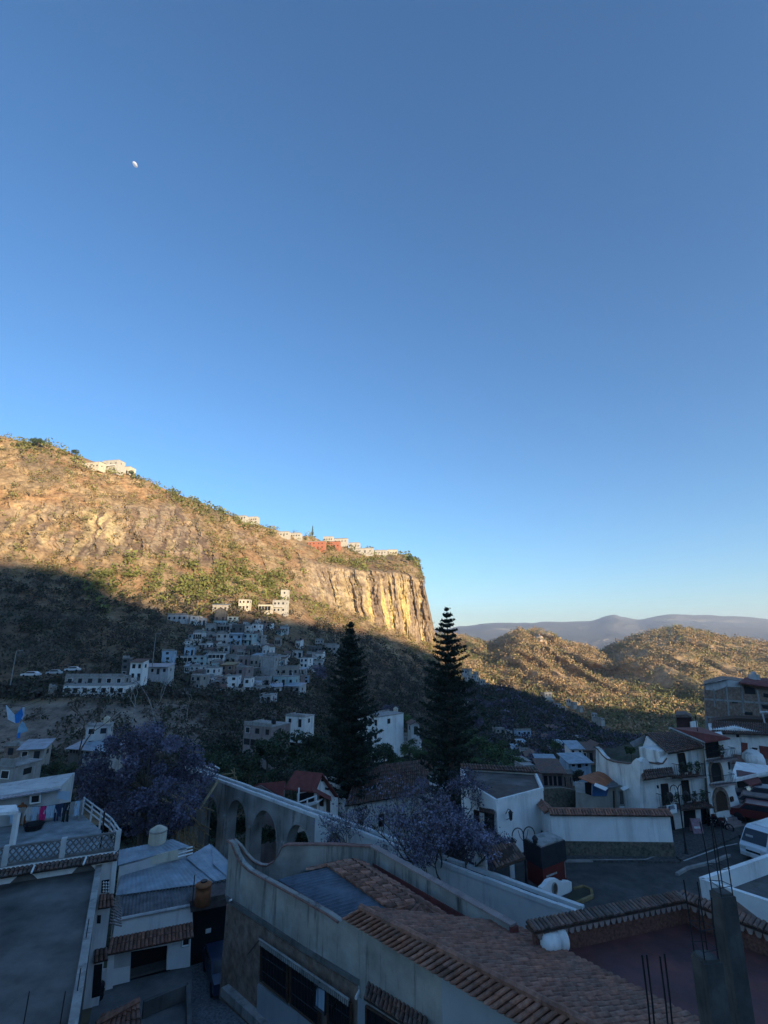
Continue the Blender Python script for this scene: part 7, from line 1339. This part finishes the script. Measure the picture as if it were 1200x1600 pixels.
def fg(x, y):
    s = (x-AQ0.x)*aq.D.x+(y-AQ0.y)*aq.D.y; nn = (x-AQ0.x)*aq.n.x+(y-AQ0.y)*aq.n.y
    if x > 6.8 or abs(nn+.6) < 1.6 or (nn > 1 and s > 14) or (nn < -9 and 6 > x > -9 and y < 72) : return None
    if x < -11 and y < 43: return None
    return float(gz(np.array([x]), np.array([y]))[0])
undergrowth('undergrowth', 'dark shrubs and weeds covering the garden around the aqueduct', 1500, fg, [(.03, .045, .02), (.06, .055, .04), (.05, .06, .035)], 9)
def fs(x, y):
    if y < 51 or x < 12 or x > 62: return None
    return float((-.4-min(max((y-50)/50, 0), 1)*14+min(max((x-34)/25, 0), 1)*5*min(1, (y-50)/12))) if not (y < 66 and x > 26) else None
undergrowth('undergrowth', 'mixed shrubs filling the slope behind the boundary wall', 2400, fs, [(.035, .05, .025), (.07, .06, .045), (.10, .09, .12)], 10, (.5, 1.2), 60)

# ------------------------------------------------------------------ every look-alike named by its place in its row
def ordn(n): return ['leftmost', 'second', 'third', 'fourth', 'fifth', 'sixth', 'seventh', 'eighth', 'ninth', 'tenth', 'eleventh', 'twelfth', 'thirteenth', 'fourteenth', 'fifteenth', 'sixteenth', 'seventeenth', 'eighteenth', 'nineteenth', 'twentieth', 'twenty-first', 'twenty-second', 'twenty-third', 'twenty-fourth', 'twenty-fifth', 'twenty-sixth', 'twenty-seventh', 'twenty-eighth', 'twenty-ninth', 'thirtieth', 'thirty-first', 'thirty-second', 'thirty-third'][min(n, 32)]
from collections import defaultdict
dd_ = defaultdict(list)
bpy.context.view_layer.update()
for o in C.objects:
    if o.parent is None and 'label' in o and 'group' in o: dd_[o['label']].append(o)
NM = {'broad dark evergreen tree in the wood behind the aqueduct': 'broad dark evergreens behind the aqueduct', 'low mid green tree below the small white houses at the valley bottom': 'green trees at the valley bottom', 'bushy green tree right of the tall layered pine, above the white house roof': 'bushy green trees beyond the white box house', 'low dark green tree in the row behind the laundry terrace': 'low trees behind the laundry terrace', 'tiny white house in the sunlit strip beyond the dark slope': 'tiny white houses in the sunlit strip', 'tiny pale house in the lit cluster right of the tall layered pine': 'tiny lit houses beside the tall pine', 'small pale house among the trees of the dark valley': 'small pale houses among the dark valley trees', 'round water tank on a hillside village roof': 'round water tanks on hillside village roofs', 'potted plant on a balcony of the white colonial house': 'potted plants on the colonial balconies', 'small pale box house packed among others on the village slope': None}
for lab, obs in dd_.items():
    if len(obs) < 2: continue
    px_of = lambda o: proj(o.location)
    if lab.startswith('small pale box'):
        obs.sort(key=lambda o: proj(o.location)[1]); rows = [obs[i:i+13] for i in range(0, len(obs), 13)]
        rn = ['top', 'second', 'third', 'fourth', 'fifth', 'sixth', 'lowest']
        for r, row in enumerate(rows):
            row.sort(key=lambda o: proj(o.location)[0])
            for i, o in enumerate(row): o['label'] = f"{ordn(i)} {'from the left ' if i else ''}in the {rn[min(r, 6)]} tier of small village box houses"
    else:
        obs.sort(key=lambda o: proj(o.location)[0]); nm = NM.get(lab) or (lab.split(' ')[0]+' ones')
        for i, o in enumerate(obs): o['label'] = f"{ordn(i)} {'from the left ' if i else ''}of the {nm}"
